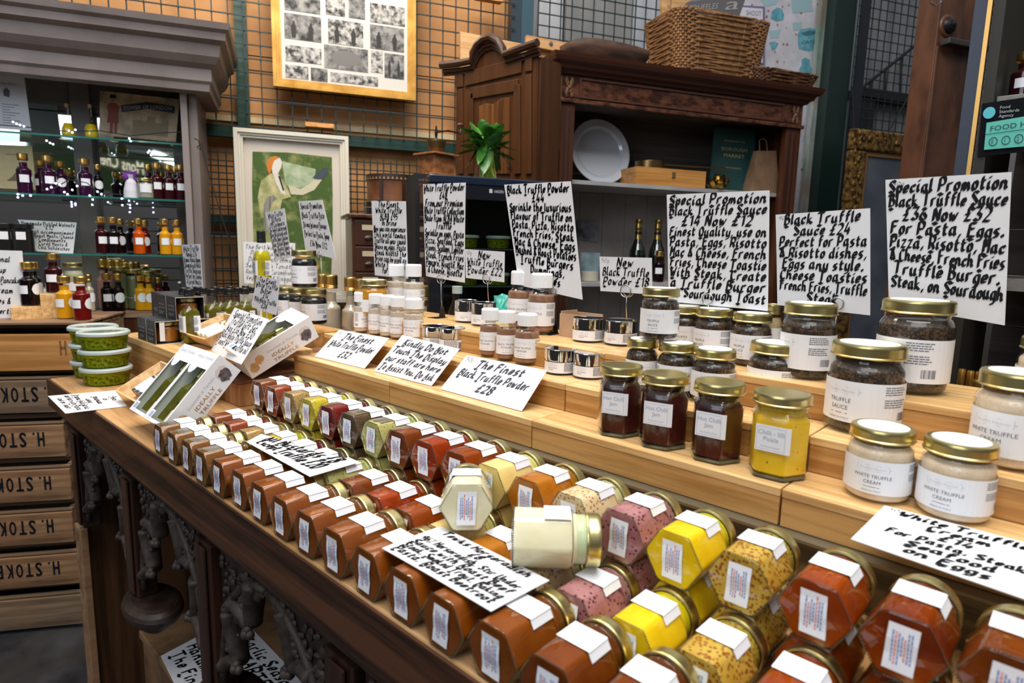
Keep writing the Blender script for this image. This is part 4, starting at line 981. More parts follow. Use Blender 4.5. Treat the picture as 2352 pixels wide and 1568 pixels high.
# ------------------------------------------------------------------ white gift boxes
CARD = plain('gift_box_card', (.83, .83, .85), .35, coat=.2)
FILM = thin_glass('clear_window_film', (.93, .95, .92), refl=.8)
GOLDT = plain('copper_foil_print', (.55, .30, .10), .3, .6)
TRUF = noisy('printed_truffle', (.05, .035, .045), (.18, .14, .15), 120, .5)
TRUFW = noisy('printed_white_truffle', (.55, .30, .10), (.75, .50, .25), 90, .5)
TRUFC = plain('printed_truffle_flesh', (.72, .62, .58), .5)
INBOX = noisy('truffle_gift_contents', (.10, .09, .03), (.32, .30, .14), 25, .3)
def giftbox(label, A, l, w, d, L, Wd, D, white=False, first=True):
    """A = lower outer corner of the window face, l long axis, w across the window, d into the box"""
    th = Thing('gift_box', label, 'gift box', A+d*D, 0, 'white truffle gift boxes')
    P = lambda a, b, c: A+l*a+w*b+d*c
    fx = lambda s, t, o=0: P(t, s, -o)
    def panel(a0, a1, b0, b1, c0, c1):
        m_ = MB(); vs_ = [P(a, b, c) for a in (a0, a1) for b in (b0, b1) for c in (c0, c1)]
        return m_.add(vs_, [(0, 1, 3, 2), (4, 6, 7, 5), (0, 4, 5, 1), (2, 3, 7, 6), (0, 2, 6, 4), (1, 5, 7, 3)])
    k = .0012; b = .007
    mb = panel(0, L, 0, Wd, D-k, D)
    for q_ in (panel(0, L, 0, k, 0, D-k), panel(0, L, Wd-k, Wd, 0, D-k), panel(0, k, k, Wd-k, 0, D-k), panel(L-k, L, k, Wd-k, 0, D-k)): mb.add(q_.v, q_.f)
    th.part('carton', mb, CARD, world=True)
    mb = MB(); Ht = L*.78
    for q_ in (panel(0, b, 0, Wd, -.0008, 0), panel(b, Ht, 0, b*.7, -.0008, 0), panel(b, Ht, Wd-b*.7, Wd, -.0008, 0), panel(Ht, L, 0, Wd, -.0008, 0)): mb.add(q_.v, q_.f)
    # semicircular logo tab
    n = 12; cpt = [P(Ht-.016*math.sin(PI*i/n), Wd*.28-.016*math.cos(PI*i/n), -.0009) for i in range(n+1)]
    mb.add(cpt, [tuple(range(n+1))])
    fr = th.part('window_frame', mb, CARD, world=True)
    th.part('window_film', panel(b, Ht, b*.7, Wd-b*.7, .0002, .0006), FILM, world=True)
    tx = MB(); printed(tx, lambda s, t: P(Ht+t, s, -.0012), 'IDEALLY TRUFFLE', Wd*.12, L*.12, .0085, width=Wd*.8)
    logo(tx, lambda s, t: P(t, s, -.0013), Wd*.18, Ht-.010, Wd*.2, .007)
    th.part('window_print', tx, PRINTL, parent=fr, world=True)
    sm = MB(); rect(sm, lambda s, t: P(t, s, -.0012), Wd*.08, .004, Wd*.26, .022); st = th.part('barcode_sticker', sm, LABEL, world=True)
    sb = MB(); barcode(sb, lambda s, t: P(t, s, -.0016), Wd*.11, Wd*.23, .007, .019, 5); th.part('sticker_barcode', sb, PRINTB, world=True, parent=st)
    # things behind the film: two bottles and a jar row (kept as parts of the sealed box)
    mb = MB()
    Mz = Matrix.Identity(4)
    for i in range(3): Mz[i][0] = w[i]; Mz[i][1] = d[i]; Mz[i][2] = l[i]
    def inb(prof, bx, cx_, a0): 
        m_ = MB().lathe(prof, 18); return MB().add([Matrix.Translation(P(a0, bx, cx_)) @ Mz @ v for v in m_.v], m_.f)
    bo = inb([(0, .0), (.014, 0), (.014, .07), (.007, .085), (.006, .1), (0, .1)], Wd*.30, .022, .012)
    th.part('oil_bottle', bo, OLIVE, smooth=True, world=True)
    th.part('oil_bottle_cap', inb([(0, .1), (.0075, .1), (.0075, .118), (0, .118)], Wd*.30, .022, .0125), GOLD, smooth=True, world=True)
    for i, a0 in enumerate((.01, .055, .1)):
        th.part('small_jar', inb([(0, .0), (.015, 0), (.015, .026), (.012, .030), (0, .030)], Wd*.70, .022, a0), WCREAM if i == 0 else INBOX, smooth=True, world=True)
        th.part('small_jar_lid', inb([(0, .0305), (.0145, .0305), (.0145, .038), (0, .038)], Wd*.70, .022, a0), GOLD, smooth=True, world=True)
    # printed long side
    S = lambda s, t: P(s, Wd+.0004, t)         # s along the box, t into the box
    up = lambda s, t: P(s, Wd+.0004, D-t) if True else None
    m1 = MB(); printed(m1, up, 'Gourmet al Tartufo', L*.30, D*.60, D*.17, width=L*.46); th.part('side_script', m1, PRINTL, world=True)
    m2 = MB(); printed(m2, up, 'IDEALLY', L*.34, D*.34, D*.2, width=L*.33); printed(m2, up, 'TRUFFLE', L*.34, D*.10, D*.2, width=L*.36); th.part('side_lettering', m2, GOLDT, world=True)
    def blob(cs, ct, r, n=18, sd=0):
        rn = random.Random(sd); return [(cs+r*(1+rn.uniform(-.22, .22))*math.cos(2*PI*i/n), ct+r*(1+rn.uniform(-.22, .22))*math.sin(2*PI*i/n)) for i in range(n)]
    o2 = lambda s, t, o: P(s, Wd+o, D-t)
    m3 = MB(); m3.add([o2(s, t, .0005) for s, t in blob(L*.86, D*.52, D*.26, sd=3)], [tuple(range(18))]); tr = th.part('printed_truffle', m3, TRUFC, world=True)
    m3 = MB(); m3.add([o2(s, t, .0008) for s, t in blob(L*.85, D*.40, D*.24, sd=5)], [tuple(range(18))]); th.part('printed_truffle_skin', m3, TRUF, world=True, parent=tr)
    for (cs, ct, r, sd) in ((.09, .38, .20, 8), (.19, .56, .19, 9)):
        m3 = MB(); m3.add([o2(s, t, .0005) for s, t in blob(L*cs, D*ct, D*r, sd=sd)], [tuple(range(18))]); th.part('printed_white_truffle', m3, TRUFW, world=True)
    return th
th_ = .8371; l_ = Vector((math.cos(th_), 0, math.sin(th_))); d_ = Vector((math.sin(th_), 0, -math.cos(th_))); w_ = Vector((0, -1, 0))
A0 = Vector((.3655, 1.3841, CAMZ-.3385))
giftbox('white gift box leaning by the wooden tray, left of the leaning pair', A0, l_, w_, d_, .164, .0895, .052)
giftbox('white gift box leaning by the mustard jars, right of the leaning pair', A0+w_*.0905, l_, w_, d_, .164, .0895, .052)
Lv = Vector((.8819, -.0798, .4647)); Wv = Vector((.4715, .1339, -.8717)); Dv = Vector((.0073, .9878, .1557))
# third box: printed side faces the aisle, window faces up
A3 = Vector((.5796, 1.3554, CAMZ-.2598))
giftbox('white gift box lying tilted on the pine crate against the riser', A3+Dv*.09+Vector((0, 0, .003)), Lv, -Dv, Wv, .18, .09, .058)
# ------------------------------------------------------------------ wooden trays with little vials
TRAYW = wood('tray_wood', (.52, .30, .12), (.74, .50, .26), 'y', .5, 10, bump=.05)
def tray(label, A, th_, L, Wd, D, vial, vlab, capm):
    l = Vector((math.cos(th_), 0, math.sin(th_))); d = Vector((math.sin(th_), 0, -math.cos(th_))); w = Vector((0, -1, 0))
    T_ = Thing('wooden_tray', label, 'tray', A+d*D, 0, 'small wooden trays')
    P = lambda a, b, c: A+l*a+w*b+d*c
    f = .014; t = .004
    o_ = [(0, 0), (L, 0), (L, Wd), (0, Wd)]; inn = [(t, t), (L-t, t), (L-t, Wd-t), (t, Wd-t)]
    ob_ = [(f, f), (L-f, f), (L-f, Wd-f), (f, Wd-f)]; ib = [(f+t, f+t), (L-f-t, f+t), (L-f-t, Wd-f-t), (f+t, Wd-f-t)]
    for i in range(4):
        j = (i+1) % 4
        m_ = MB().add([P(*o_[i], 0), P(*o_[j], 0), P(*inn[j], 0), P(*inn[i], 0), P(*ob_[i], D), P(*ob_[j], D), P(*ib[j], D), P(*ib[i], D)], [(0, 1, 2, 3), (4, 5, 6, 7), (0, 1, 5, 4), (3, 2, 6, 7), (0, 3, 7, 4), (1, 2, 6, 5)])
        T_.part('side_board', m_, TRAYW, world=True)
    m_ = MB().add([P(*q_, D-.003) for q_ in ob_]+[P(*q_, D) for q_ in ob_], [(0, 1, 2, 3), (4, 5, 6, 7), (0, 1, 5, 4), (1, 2, 6, 5), (2, 3, 7, 6), (3, 0, 4, 7)])
    T_.part('bottom_board', m_, TRAYW, world=True)
    Mz = Matrix.Identity(4)
    for i in range(3): Mz[i][0] = w[i]; Mz[i][1] = -d[i]; Mz[i][2] = l[i]
    for k in range(3):
        b = Wd*(.30+.17*k); Mx = Matrix.Translation(P(L*.18, b, D-.0155)) @ Mz
        v = Thing('glass_vial', '%s vial in the %s, %s from the left' % (vlab, 'rear wooden tray' if capm is GOLD and A.x > .5 else 'front wooden tray', ORD[k]), 'vial', M=Mx, group='vials in wooden trays')
        r = .0105; h = L*.60
        v.part('glass_body', MB().lathe([(0, 0), (r, .001), (r, h*.82), (r*.7, h*.86), (r*.7, h*.9)], 22), GLASS, smooth='all')
        v.part('contents', MB().lathe([(0, .001), (r*.93, .002), (r*.93, h*.80), (0, h*.80)], 18), vial, smooth=True)
        v.part('cap', MB().lathe([(0, h*.88), (r*.95, h*.88), (r*.95, h*1.03), (r*.85, h*1.05), (0, h*1.05)], 22), GOLD, smooth=True)
        mb = MB(); g = lambda s, t: Vector(((r+.0003)*math.sin(s/r), (r+.0003)*math.cos(s/r), t))
        for i in range(8): rect(mb, g, -r*1.5+3*r*i/8, h*.12, -r*1.5+3*r*(i+1)/8, h*.72)
        lb = v.part('label', mb, LABEL, smooth='all')
        pm = MB(); g2 = lambda s, t: Vector(((r+.0006)*math.sin(s/r), (r+.0006)*math.cos(s/r), t)); finetext(pm, g2, -r*.8, r*.8, h*.68, 7, h*.07, .0005, k); v.part('label_print', pm, PRINTL, parent=lb)
tray('small flared wooden tray of vials leaning on the plinth by the oil bottles', Vector((.5820, 1.728, CAMZ-.2385)), .3521, .124, .165, .030, plain('pale_salt', (.75, .70, .58), .6), 'pale cream', GOLD)
tray('small flared wooden tray of dark vials on the table beside the pesto tubs', Vector((.4002, 1.622, CAMZ-.3475)), .5139, .116, .155, .031, plain('dark_salt', (.04, .035, .03), .5), 'dark', CHROME)
# ------------------------------------------------------------------ pesto tubs
PLAS = thin_glass('frosted_plastic', (.86, .90, .88), rough=.15)
LIDP = plain('translucent_lid', (.44, .50, .46), .25, coat=.4)
PESTO = noisy('wild_garlic_pesto', (.035, .085, .004), (.36, .36, .012), 130, .3, lo=.36, hi=.62, detail=5, spec=.1, spots=((.55, .50, .02), 160, -.10))
PESTOIL = noisy('pesto_oil', (.26, .27, .006), (.42, .40, .01), 40, .2, spec=.1)
def tub(label, loc, r, h):
    th = Thing('pesto_tub', label, 'tub', loc, facing(loc), 'stacked pesto tubs')
    th.part('plastic_tub', MB().lathe([(0, .0004), (r*.80, 0), (r*.83, .002), (r*.93, h*.78), (r*.97, h*.80)], 40), PLAS, smooth='all')
    th.part('pesto', MB().lathe([(0, .0015), (r*.79, .0015), (r*.81, .004), (r*.885, h*.58), (0, h*.58)], 36), PESTO, smooth=True)
    th.part('oil_layer', MB().lathe([(0, h*.581), (r*.885, h*.581), (r*.905, h*.74), (0, h*.74)], 36), PESTOIL, smooth=True)
    n = 60
    th.part('lid', MB().lathe([(r*.95, h*.76), (r, h*.77), (r, h*.90), (r*.985, h*.93), (r*.97, h*.935), (r*.94, h*.99), (r*.90, h), (r*.86, h*.93), (0, h*.93)], n, shape=lambda a: 1-.004*(int(a*n/PI) % 2)), LIDP, smooth='all')
    th.part('lid_seal', MB().lathe([(0, h*.9305), (r*.84, h*.9305)], 36), thin_glass('lid_film', (.9, .93, .92)), smooth='all')
b0, r0 = rpos(247, 888, -.375, 92); r0 *= 107/92
b1, r1 = rpos(226, 872, -.375, 90); r1 *= 104/90
hh = .0468
b1 = b0+Vector((b1.x-b0.x, b1.y-b0.y, 0)).normalized()*(r0*2.02)
for k in range(3):
    w3 = ('bottom', 'middle', 'top')[k]
    tub('%s tub of the front stack of three green pesto tubs' % w3, b0+Vector((0, 0, hh*k*.985+.0003)), r0, hh)
    tub('%s tub of the rear stack of three green pesto tubs, half hidden' % w3, b1+Vector((0, 0, hh*k*.985+.0003)), r0, hh)
# ------------------------------------------------------------------ black honey cartons
CARTB = noisy('black_carton', (.012, .013, .016), (.028, .030, .036), 30, .5)
CGOLD = plain('carton_edge_line', (.66, .54, .36), .5)
def carton(label, x, y, z, s=(.07, .07, .058), jar=True, big=False, jl='amber'):
    w, dY, h = s
    th = Thing('honey_carton', label, 'carton', Vector((x+w/2, y-dY/2, z)), 0, 'black honey cartons')
    mb = MB(); t = .0012; ch = h*.18
    mb.box(x, x+t, y-dY, y, z, z+h); mb.box(x+w-t, x+w, y-dY, y, z, z+h); mb.box(x+t, x+w-t, y-t, y, z, z+h); mb.box(x+t, x+w-t, y-dY, y-t, z, z+t); mb.box(x, x+w, y-dY, y, z+h+.00005, z+h+t)
    th.part('carton_body', mb, CARTB, world=True)
    mb = MB(); g = .0012
    pts = [(x, z), (x+w, z), (x+w, z+h), (x, z+h)]
    mb.tube([Vector((a, y-dY-.0004, b)) for a, b in pts], g*.7, 4, closed=True)
    th.part('edge_line', mb, CGOLD, world=True)
    tx = MB(); f = lambda s_, t_: Vector((x-.0004, y-dY*.08-s_, z+t_))
    for i, wd in enumerate(('WHITE TRUFFLE', 'ACACIA HONEY')): printed(tx, f, wd, dY*.12, h*(.55-.16*i), h*.13, width=dY*.62)
    finetext(tx, f, dY*.14, dY*.7, h*.26, 2, h*.08, h*.03, 2)
    f2 = lambda s_, t_: Vector((x+s_, y-t_, z+h+t+.0004))
    for q_ in (.25, .5, .75): rect(tx, f2, 0, dY*q_, w, dY*q_+.0008)
    rect(tx, f2, w*.3, 0, w*.31, dY)
    th.part('carton_print', tx, plain('carton_print', (.30, .31, .35), .5), world=True)
    if jar:
        r = min(w, dY)*.44; loc = Vector((x+w/2, y-dY/2-.001, z+.0016))
        round_jar(jl+' honey jar inside the '+' '.join(label.split(',')[0].split()[:9]), loc, r, h*.93, HONEYD if jl != 'dark' else DSAUCE, None, disc=False, lab=(.02, .021), name='honey_jar', group='honey jars in cartons')
z = S1+.0003
carton('lower black honey carton at the front corner, with a white seal', .527, 1.802, z, jl='amber')
carton('lower black honey carton nearest the pesto tubs', .527, 1.874, z, jar=False)
for i in range(2): carton('black honey carton underneath the upper pair, %s' % ('right one', 'left one')[i], .599, 1.802+.072*i, z, jar=False)
z2_ = z+.0595
carton('upper black honey carton at the right showing amber honey', .578, 1.802, z2_)
carton('upper black honey carton at the left', .578, 1.874, z2_, jar=False)
carton('large black carton with a dark glass jar at the left end', .60, 1.99, S1+.0003, s=(.10, .10, .115), jl='dark')
th = tag(obj('paper_seal', MB().box(.536, .548, 1.7300, 1.7306, z+.008, z+.056), PAPER, loc=(.542, 1.73, z+.03)), 'narrow white paper seal on the front honey carton', 'seal')
# ------------------------------------------------------------------ crates on the left
DC = Vector((.83, -.556, 0)).normalized(); NC = Vector((.556, .83, 0)).normalized(); CR = Vector((.455, 2.405, 0))
def cf(a, n, z): return CR+DC*a+NC*n+Vector((0, 0, z))
class WB(MB):      # boxes in a rotated frame
    def __init__(s, fr): super().__init__(); s.fr = fr
    def b(s, a0, a1, n0, n1, z0, z1):
        m_ = MB().box(a0, a1, n0, n1, z0, z1); return s.add([s.fr(v.x, v.y, v.z) for v in m_.v], m_.f)
ch = .150
STEN = plain('stencil_ink', (.020, .020, .024), .8, spec=.1)
crt = math.atan2(DC.y, DC.x)
PH = wood('crate_slat', (.13, .065, .030), (.42, .235, .115), 'x', .7, 7, rotz=-crt, c3=(.26, .13, .06), bump=.4)
PO = wood('crate_slat_warm', (.36, .15, .035), (.60, .29, .09), 'x', .6, 7, rotz=-crt, bump=.2)
PG = wood('crate_slat_grey', (.10, .065, .04), (.30, .20, .125), 'x', .7, 7, rotz=-crt, c3=(.2, .12, .06), bump=.4)
names = ['bottom grey crate of the stencilled stack on the floor', 'stencilled crate, second from the floor', 'stencilled crate, third from the floor', 'stencilled crate, fourth from the floor', 'stencilled crate, fifth from the floor', 'dark stencilled crate under the top orange one', 'top orange crate of the stack carrying the vinegar bottles']
offs = [.0, -.005, -.012, -.008, -.015, .03, .07]
for k in range(7):
    z = k*ch+.002; a1 = offs[k]; a0 = a1-.78
    th = Thing('wooden_crate', names[k], 'crate', cf(a1-.39, .2, z), 0, 'stacked fruit crates')
    m = (PG, PH, PH, PH, PH, PG, PO)[k]
    fh0, fh1 = (.012, .118) if k < 6 else (.0, .118)
    th.part('front_slat', WB(cf).b(a0, a1, 0, .012, z+fh0, z+fh1), m, world=True, bevel=.001)
    mb = WB(cf).b(a0+.02, a1-.002, .05, .058, z+.132, z+.146)
    for j in range(3): mb.b(a0+.02, a1-.002, .065+j*.085, .14+j*.085, z+.134, z+.144)
    th.part('base_slats', mb, PG, world=True)
    if k < 6: th.part('top_batten', WB(cf).b(a0, a1, .006, .020, z+.1215, z+.129), PG, world=True, bevel=.001)
    else: th.part('top_board', WB(cf).b(a0-.1, a1+.001, -.004, .335, z+.1475, z+.156), wood('weathered_board', (.16, .09, .05), (.34, .20, .12), 'x', .6, 7, rotz=-crt, bump=.3), world=True, bevel=.002)
    for e0, e1 in ((a0+.0, a0+.012), (a1-.014, a1-.002)):
        th.part('end_board', WB(cf).b(e0, e1, .0245, .32, z, z+.131), PG, world=True)
    th.part('back_slat', WB(cf).b(a0, a1, .321, .332, z, z+.131), PG, world=True)
    if 1 <= k <= 6:
        tx = MB(); hgt = .068
        # the crates stand upside down: letters run right to left, inverted
        f = lambda s, t: cf(a1-.055-s, -.0008, z+fh1-.022-t)
        word = 'H. STOKES' if k < 6 else 'H'
        s = .0; fo = f
        for c_ in word:
            if c_ == ' ': s += .012; continue
            if c_ == '.': rect(tx, f, s, 0, s+.006, .008); s += .012; continue
            v_, f_, w_c = text2d(c_); wd = .0195
            for ox_, oy_ in ((0, 0), (.0015, 0), (-.0015, 0), (0, .0012), (0, -.0012)): tx.add([fo(s+ox_+x*wd/max(w_c, .3), oy_+y*hgt) for x, y in v_], f_)
            s += wd+.0085
        th.part('stencil_lettering', tx, STEN if k < 6 else plain('faded_stencil', (.33, .15, .05), .8), world=True)
# boarded surface behind the crates and cabinet base
wallw = WROT
th = Thing('cabinet_counter', 'weathered plank counter below the glass shelves', 'counter', wf(-.75, 2.7, 0))
PW = wood('counter_plank', (.15, .085, .05), (.33, .20, .125), 'x', .6, 7, rotz=-WROT, bump=.3)
zc = CAMZ-.285
th.part('counter_top', WB(wf).b(-1.45, -.22, 2.80, 2.953, zc-.025, zc), PW, world=True, bevel=.002)
th.part('side_panel', WB(wf).b(-.26, -.235, 2.80, 2.95, 0, zc-.026), MAHO, world=True)
th.part('front_panel', WB(wf).b(-1.4, -.262, 2.805, 2.82, 0, zc-.026), MAHO, world=True)
# rail that runs from the crate towards the table
p1 = at(205, 752, -.30); p2 = at(305, 700, -.30)
# ------------------------------------------------------------------ glass shelf cabinet
TAUP = noisy('taupe_paint', (.155, .125, .118), (.205, .17, .16), 6, .45, bump=0)
ZT = [CAMZ+.349, CAMZ+.145, CAMZ-.060]
th = Thing('shelf_cabinet', 'taupe painted cabinet with cornice, mirrors and glass shelves', 'cabinet', wf(-.75, 2.8, zc))
CAB0, CAB1 = -1.45, -.285
th.part('side_panel', WB(wf).b(CAB1-.012, CAB1+.018, 2.64, 2.955, zc+.001, CAMZ+.60), TAUP, world=True, bevel=.003)
th.part('face_stile', WB(wf).b(CAB1-.035, CAB1-.0125, 2.62, 2.65, zc+.001, CAMZ+.60), plain('taupe_light', (.25, .21, .20), .4), world=True, bevel=.002)
ml0, ml1 = W(178, 400, 2.93)[0], W(222, 400, 2.93)[0]
th.part('mullion', WB(wf).b(ml0, ml1, 2.90, 2.949, zc+.001, CAMZ+.60), TAUP, world=True, bevel=.003)
th.part('back_stile', WB(wf).b(W(402, 400, 2.94)[0], CAB1-.013, 2.93, 2.949, zc+.001, CAMZ+.60), TAUP, world=True)
th.part('top_rail', WB(wf).b(CAB0, CAB1-.013, 2.93, 2.948, CAMZ+.50, CAMZ+.598), TAUP, world=True)
th.part('back_board', WB(wf).b(CAB0, CAB1-.0125, 2.962, 2.975, zc+.001, CAMZ+.60), TAUP, world=True)
MIRR = plain('mirror', (.80, .82, .82), .03, 1)
for q0, q1 in ((CAB0, ml0+.01), (ml1-.01, CAB1-.013)):
    th.part('mirror_panel', WB(wf).b(q0, q1, 2.951, 2.9605, zc+.002, CAMZ+.50), MIRR, world=True)
cp = [(.0, .55), (-.055, .552), (-.058, .575), (-.066, .585), (-.066, .625), (-.085, .64), (-.10, .662), (-.105, .70), (-.125, .712), (-.128, .735), (-.14, .745), (-.145, .765), (.0, .765)]
mb = MB(); n_ = len(cp); xr = CAB1+.018
for (dn, z) in cp: mb.v += [wf(CAB0-.2, 2.62+dn, CAMZ+z-.03), wf(xr-dn*.9, 2.62+dn, CAMZ+z-.03), wf(xr-dn*.9, 2.955, CAMZ+z-.03)]
for i in range(n_-1):
    a, b = 3*i, 3*i+3
    mb.f += [(a, a+1, b+1, b), (a+1, a+2, b+2, b+1)]
mb.f += [tuple(3*i for i in range(n_))]
th.part('cornice', mb, TAUP, world=True)
th.part('cornice_soffit', WB(wf).b(CAB0, CAB1+.018, 2.62, 2.955, CAMZ+.5985, CAMZ+.612), TAUP, world=True)
SHG = thin_glass('shelf_glass', (.82, .93, .90)); EDG = plain('shelf_glass_edge', (.02, .16, .13), .1, coat=1)
for k, z in enumerate(ZT):
    s_ = th.part('glass_shelf', WB(wf).b(CAB0, CAB1-.036, 2.66, 2.895, z-.006, z), SHG, world=True, label='clear glass shelf with green edge')
    th.part('shelf_edge', WB(wf).b(CAB0, CAB1-.036, 2.6575, 2.6598, z-.006, z), EDG, world=True, parent=s_)
def SH(px, pyb, k, w, pyt, n=2.72):      # a thing on glass shelf k
    p = atN(px, pyb, n); p = Vector((p.x, p.y, ZT[k])); r = w/2*depth(p)/F*.97; return p, r, htop(p, r*.5, pyt)
GV = 'vinegar bottles on the glass shelves'
for (lb, px, yb, k, w, yt, m, rt_, n) in (
    ('purple vinegar bottle before the old framed print on the middle glass shelf', 58, 434, 1, 31, 353, VPURP, 0, 2.71),
    ('purple vinegar bottle second from the left on the middle shelf, half hidden', 97, 440, 1, 26, 369, VPURP, -1.0, 2.77),
    ('taller purple vinegar bottle between two others on the middle shelf', 115, 443, 1, 30, 358, VPURP, .1, 2.70),
    ('purple vinegar bottle with round label turned forward on the middle shelf', 142, 441, 1, 27, 371, VPURP, -1.6, 2.74),
    ('purple vinegar bottle in front of the mullion on the middle shelf', 199, 446, 1, 30, 365, VPURP, 0, 2.71),
    ('slim vinegar bottle with round label beside the mullion', 228, 447, 1, 20, 378, VDARK, -1.6, 2.74),
    ('dark vinegar bottle behind the glass jar on the middle shelf', 344, 452, 1, 24, 378, VPURP, 0, 2.80),
    ('dark vinegar bottle with white label, left of the front three', 364, 456, 1, 26, 375, VMAR, 0, 2.71),
    ('dark vinegar bottle with white label, centre of the front three', 391, 459, 1, 26, 379, VMAR, 0, 2.71),
    ('dark vinegar bottle with white label, right of the front three', 418, 461, 1, 27, 379, VMAR, 0, 2.71),
    ('dark vinegar bottle peeping between the centre and right ones', 405, 455, 1, 22, 384, VDARK, 0, 2.80),
    ('maroon vinegar bottle at the left of the lower glass shelf', 236, 584, 2, 28, 498, VMAR, .2, 2.70),
    ('black vinegar bottle on the lower shelf beside the maroon one', 264, 586, 2, 27, 499, VDARK, 0, 2.70),
    ('thin dark bottle with round label behind the black vinegar bottle', 280, 584, 2, 22, 503, VDARK, -1.6, 2.77),
    ('orange vinegar bottle on the lower glass shelf', 322, 586, 2, 26, 502, VORNG, 0, 2.70),
    ('reddish vinegar bottle with round label behind the orange one', 336, 584, 2, 22, 506, VRED, -1.6, 2.77),
    ('golden vinegar bottle on the lower glass shelf, left of two', 382, 590, 2, 26, 503, VAMB, 0, 2.70),
    ('golden vinegar bottle on the lower glass shelf, right of two', 410, 592, 2, 27, 505, VAMB, 0, 2.70)):
    p, r, h = SH(px, yb, k, w, yt, n); vinegar(lb, p, r, h, m, rot=rt_, group=GV)
for (lb, px, yb, w, yt, n) in (('dark square preserve jar at the left end of the lower shelf', 14, 573, 50, 513, 2.70), ('dark square preserve jar with label on the lower shelf', 54, 574, 52, 514, 2.70), ('dark preserve jar behind the first on the lower shelf', 92, 574, 30, 516, 2.80)):
    p, r, h = SH(px, yb, 2, w, yt, n)
    hexa = Thing('preserve_jar', lb, 'jar', p, facing(p), 'dark preserve jars')
    hexa.part('glass_body', MB().lathe([(0, 0), (r*.95, .001), (r, .004), (r, h*.78), (r*.85, h*.83)], 4*8, shape=lambda a: min(sq(a), 1.2)*.86), DSAUCE, smooth=True)
    hexa.part('lid', MB().lathe([(r*.9, h*.83), (r*.92, h*.99), (0, h)], 28), BLACKP, smooth=True)
    mb = MB(); rect(mb, lambda s, t: Vector((s, -r*.875, t)), -r*.45, h*.45, r*.25, h*.72); hexa.part('label', mb, LABEL)
p, r, h = SH(336, 454, 1, 34, 410, 2.70)
round_jar('small glass preserve jar with square white label on the middle shelf', p, r, h, plain('grey_herb_mix', (.30, .30, .24), .6), None, disc=False, lab=(.30, .70), labspan=.75, name='herb_jar')
p, r, h = SH(303, 453, 1, 34, 383, 2.72)
th = Thing('lavender_bag', 'white lavender bag tied with a purple ribbon bow', 'bag', p, facing(p))
th.part('bag', MB().lathe([(0, 0), (r, .002), (r*.95, h*.25), (r*.7, h*.5), (r*.35, h*.62), (r*.6, h*.75)], 20), plain('white_gauze', (.68, .66, .72), .8), smooth='all')
RIB = plain('purple_ribbon', (.20, .035, .38), .5)
rn = random.Random(5)
for i in range(9):
    a = rn.uniform(-2.4, 2.4); L = r*rn.uniform(.8, 1.25); mb = MB()
    c0 = Vector((0, -r*.3, h*.68)); d = Vector((math.sin(a), rn.uniform(-.4, .2), math.cos(a)*.7+.1)).normalized(); sd = Vector((d.z, 0, -d.x))*r*.28
    mb.add([c0, c0+d*L*.5+sd, c0+d*L, c0+d*L*.5-sd], [(0, 1, 2, 3)]); th.part('ribbon_loop', mb, RIB)
for (lb, px, yb, w, yt) in (('little oil flask on the top glass shelf before the mullion', 211, 308, 30, 240), ('little oil flask on the top glass shelf before the left mirror', 158, 303, 30, 238)):
    p, r, h = SH(px, yb, 0, w, yt)
    th = Thing('oil_flask', lb, 'bottle', p, facing(p), 'oil flasks')
    th.part('glass_body', MB().lathe([(0, 0), (r*.8, 0), (r, h*.10), (r*.95, h*.25), (r*.4, h*.55), (r*.26, h*.65), (r*.26, h*.88), (r*.38, h*.9)], 24), GLASS, smooth='all')
    th.part('oil', MB().lathe([(0, .002), (r*.78, .002), (r*.93, h*.10), (r*.88, h*.25), (r*.55, h*.42), (0, h*.42)], 22), plain('golden_oil', (.62, .45, .01), .15, coat=1), smooth=True)
    th.part('stopper', MB().lathe([(r*.2, h*.87), (r*.3, h*.9), (r*.3, h*.98), (0, h)], 16), plain('cork', (.35, .2, .1), .8), smooth=True)
# flat pictures in the cabinet
def picture(label, px4, n, mat, thick=.006, name='print', cat='picture', lean_=0, group=None):
    P = [atN(x, y, n) for x, y in px4]
    mb = MB().prism(P, ND*thick); o = obj(name, mb, mat, loc=(P[2]+P[3])/2); tag(o, label, cat, group); return o, P
def onpic(P, off=-.0015):
    TL, TR, BR, BL = P; nrm = -ND
    return lambda u, v: ((BL*(1-u)+BR*u)*(1-v)+(TL*(1-u)+TR*u)*v)+nrm*abs(off)
def poly(mb, f, pts): mb.add([f(u, v) for u, v in pts], [tuple(range(len(pts)))]); return mb
def flat(label, px4, n, mat, name, cat, group=None, thick=.006):
    P = [atN(x, y, n) for x, y in px4]; th = Thing(name, label, cat, (P[2]+P[3])/2, 0, group)
    th.part('panel', MB().prism(P, ND*thick), mat, world=True); return th, onpic(P), P
th, f, P = flat('white framed certificate with a crest on the top glass shelf', [(-40, 168), (55, 178), (72, 300), (-40, 292)], 2.78, plain('certificate_paper', (.75, .77, .82), .4), 'certificate', 'certificate')
mb = MB()
for k in range(9): rect(mb, lambda s, t: f(s, t), .42, .46-k*.05, .80-.1*(k % 3), .468-k*.05)
poly(mb, f, [(.48, .62), (.60, .60), (.62, .72), (.55, .78), (.47, .72)]); printed(mb, f, 'By Appointment', .34, .84, .05, width=.46)
th.part('printed_text', mb, PRINT, world=True)
th, f, P = flat('old cream print of a seated figure leaning on the middle shelf', [(-40, 332), (73, 335), (84, 436), (-40, 430)], 2.86, noisy('aged_paper', (.60, .45, .24), (.78, .62, .38), 5, .7), 'framed_print', 'picture')
mb = MB(); poly(mb, f, [(.45, .18), (.82, .20), (.80, .28), (.74, .40), (.70, .52), (.66, .52), (.64, .40), (.56, .28)]); printed(mb, f, 'NEW ROAD MAP', .45, .78, .04, width=.4)
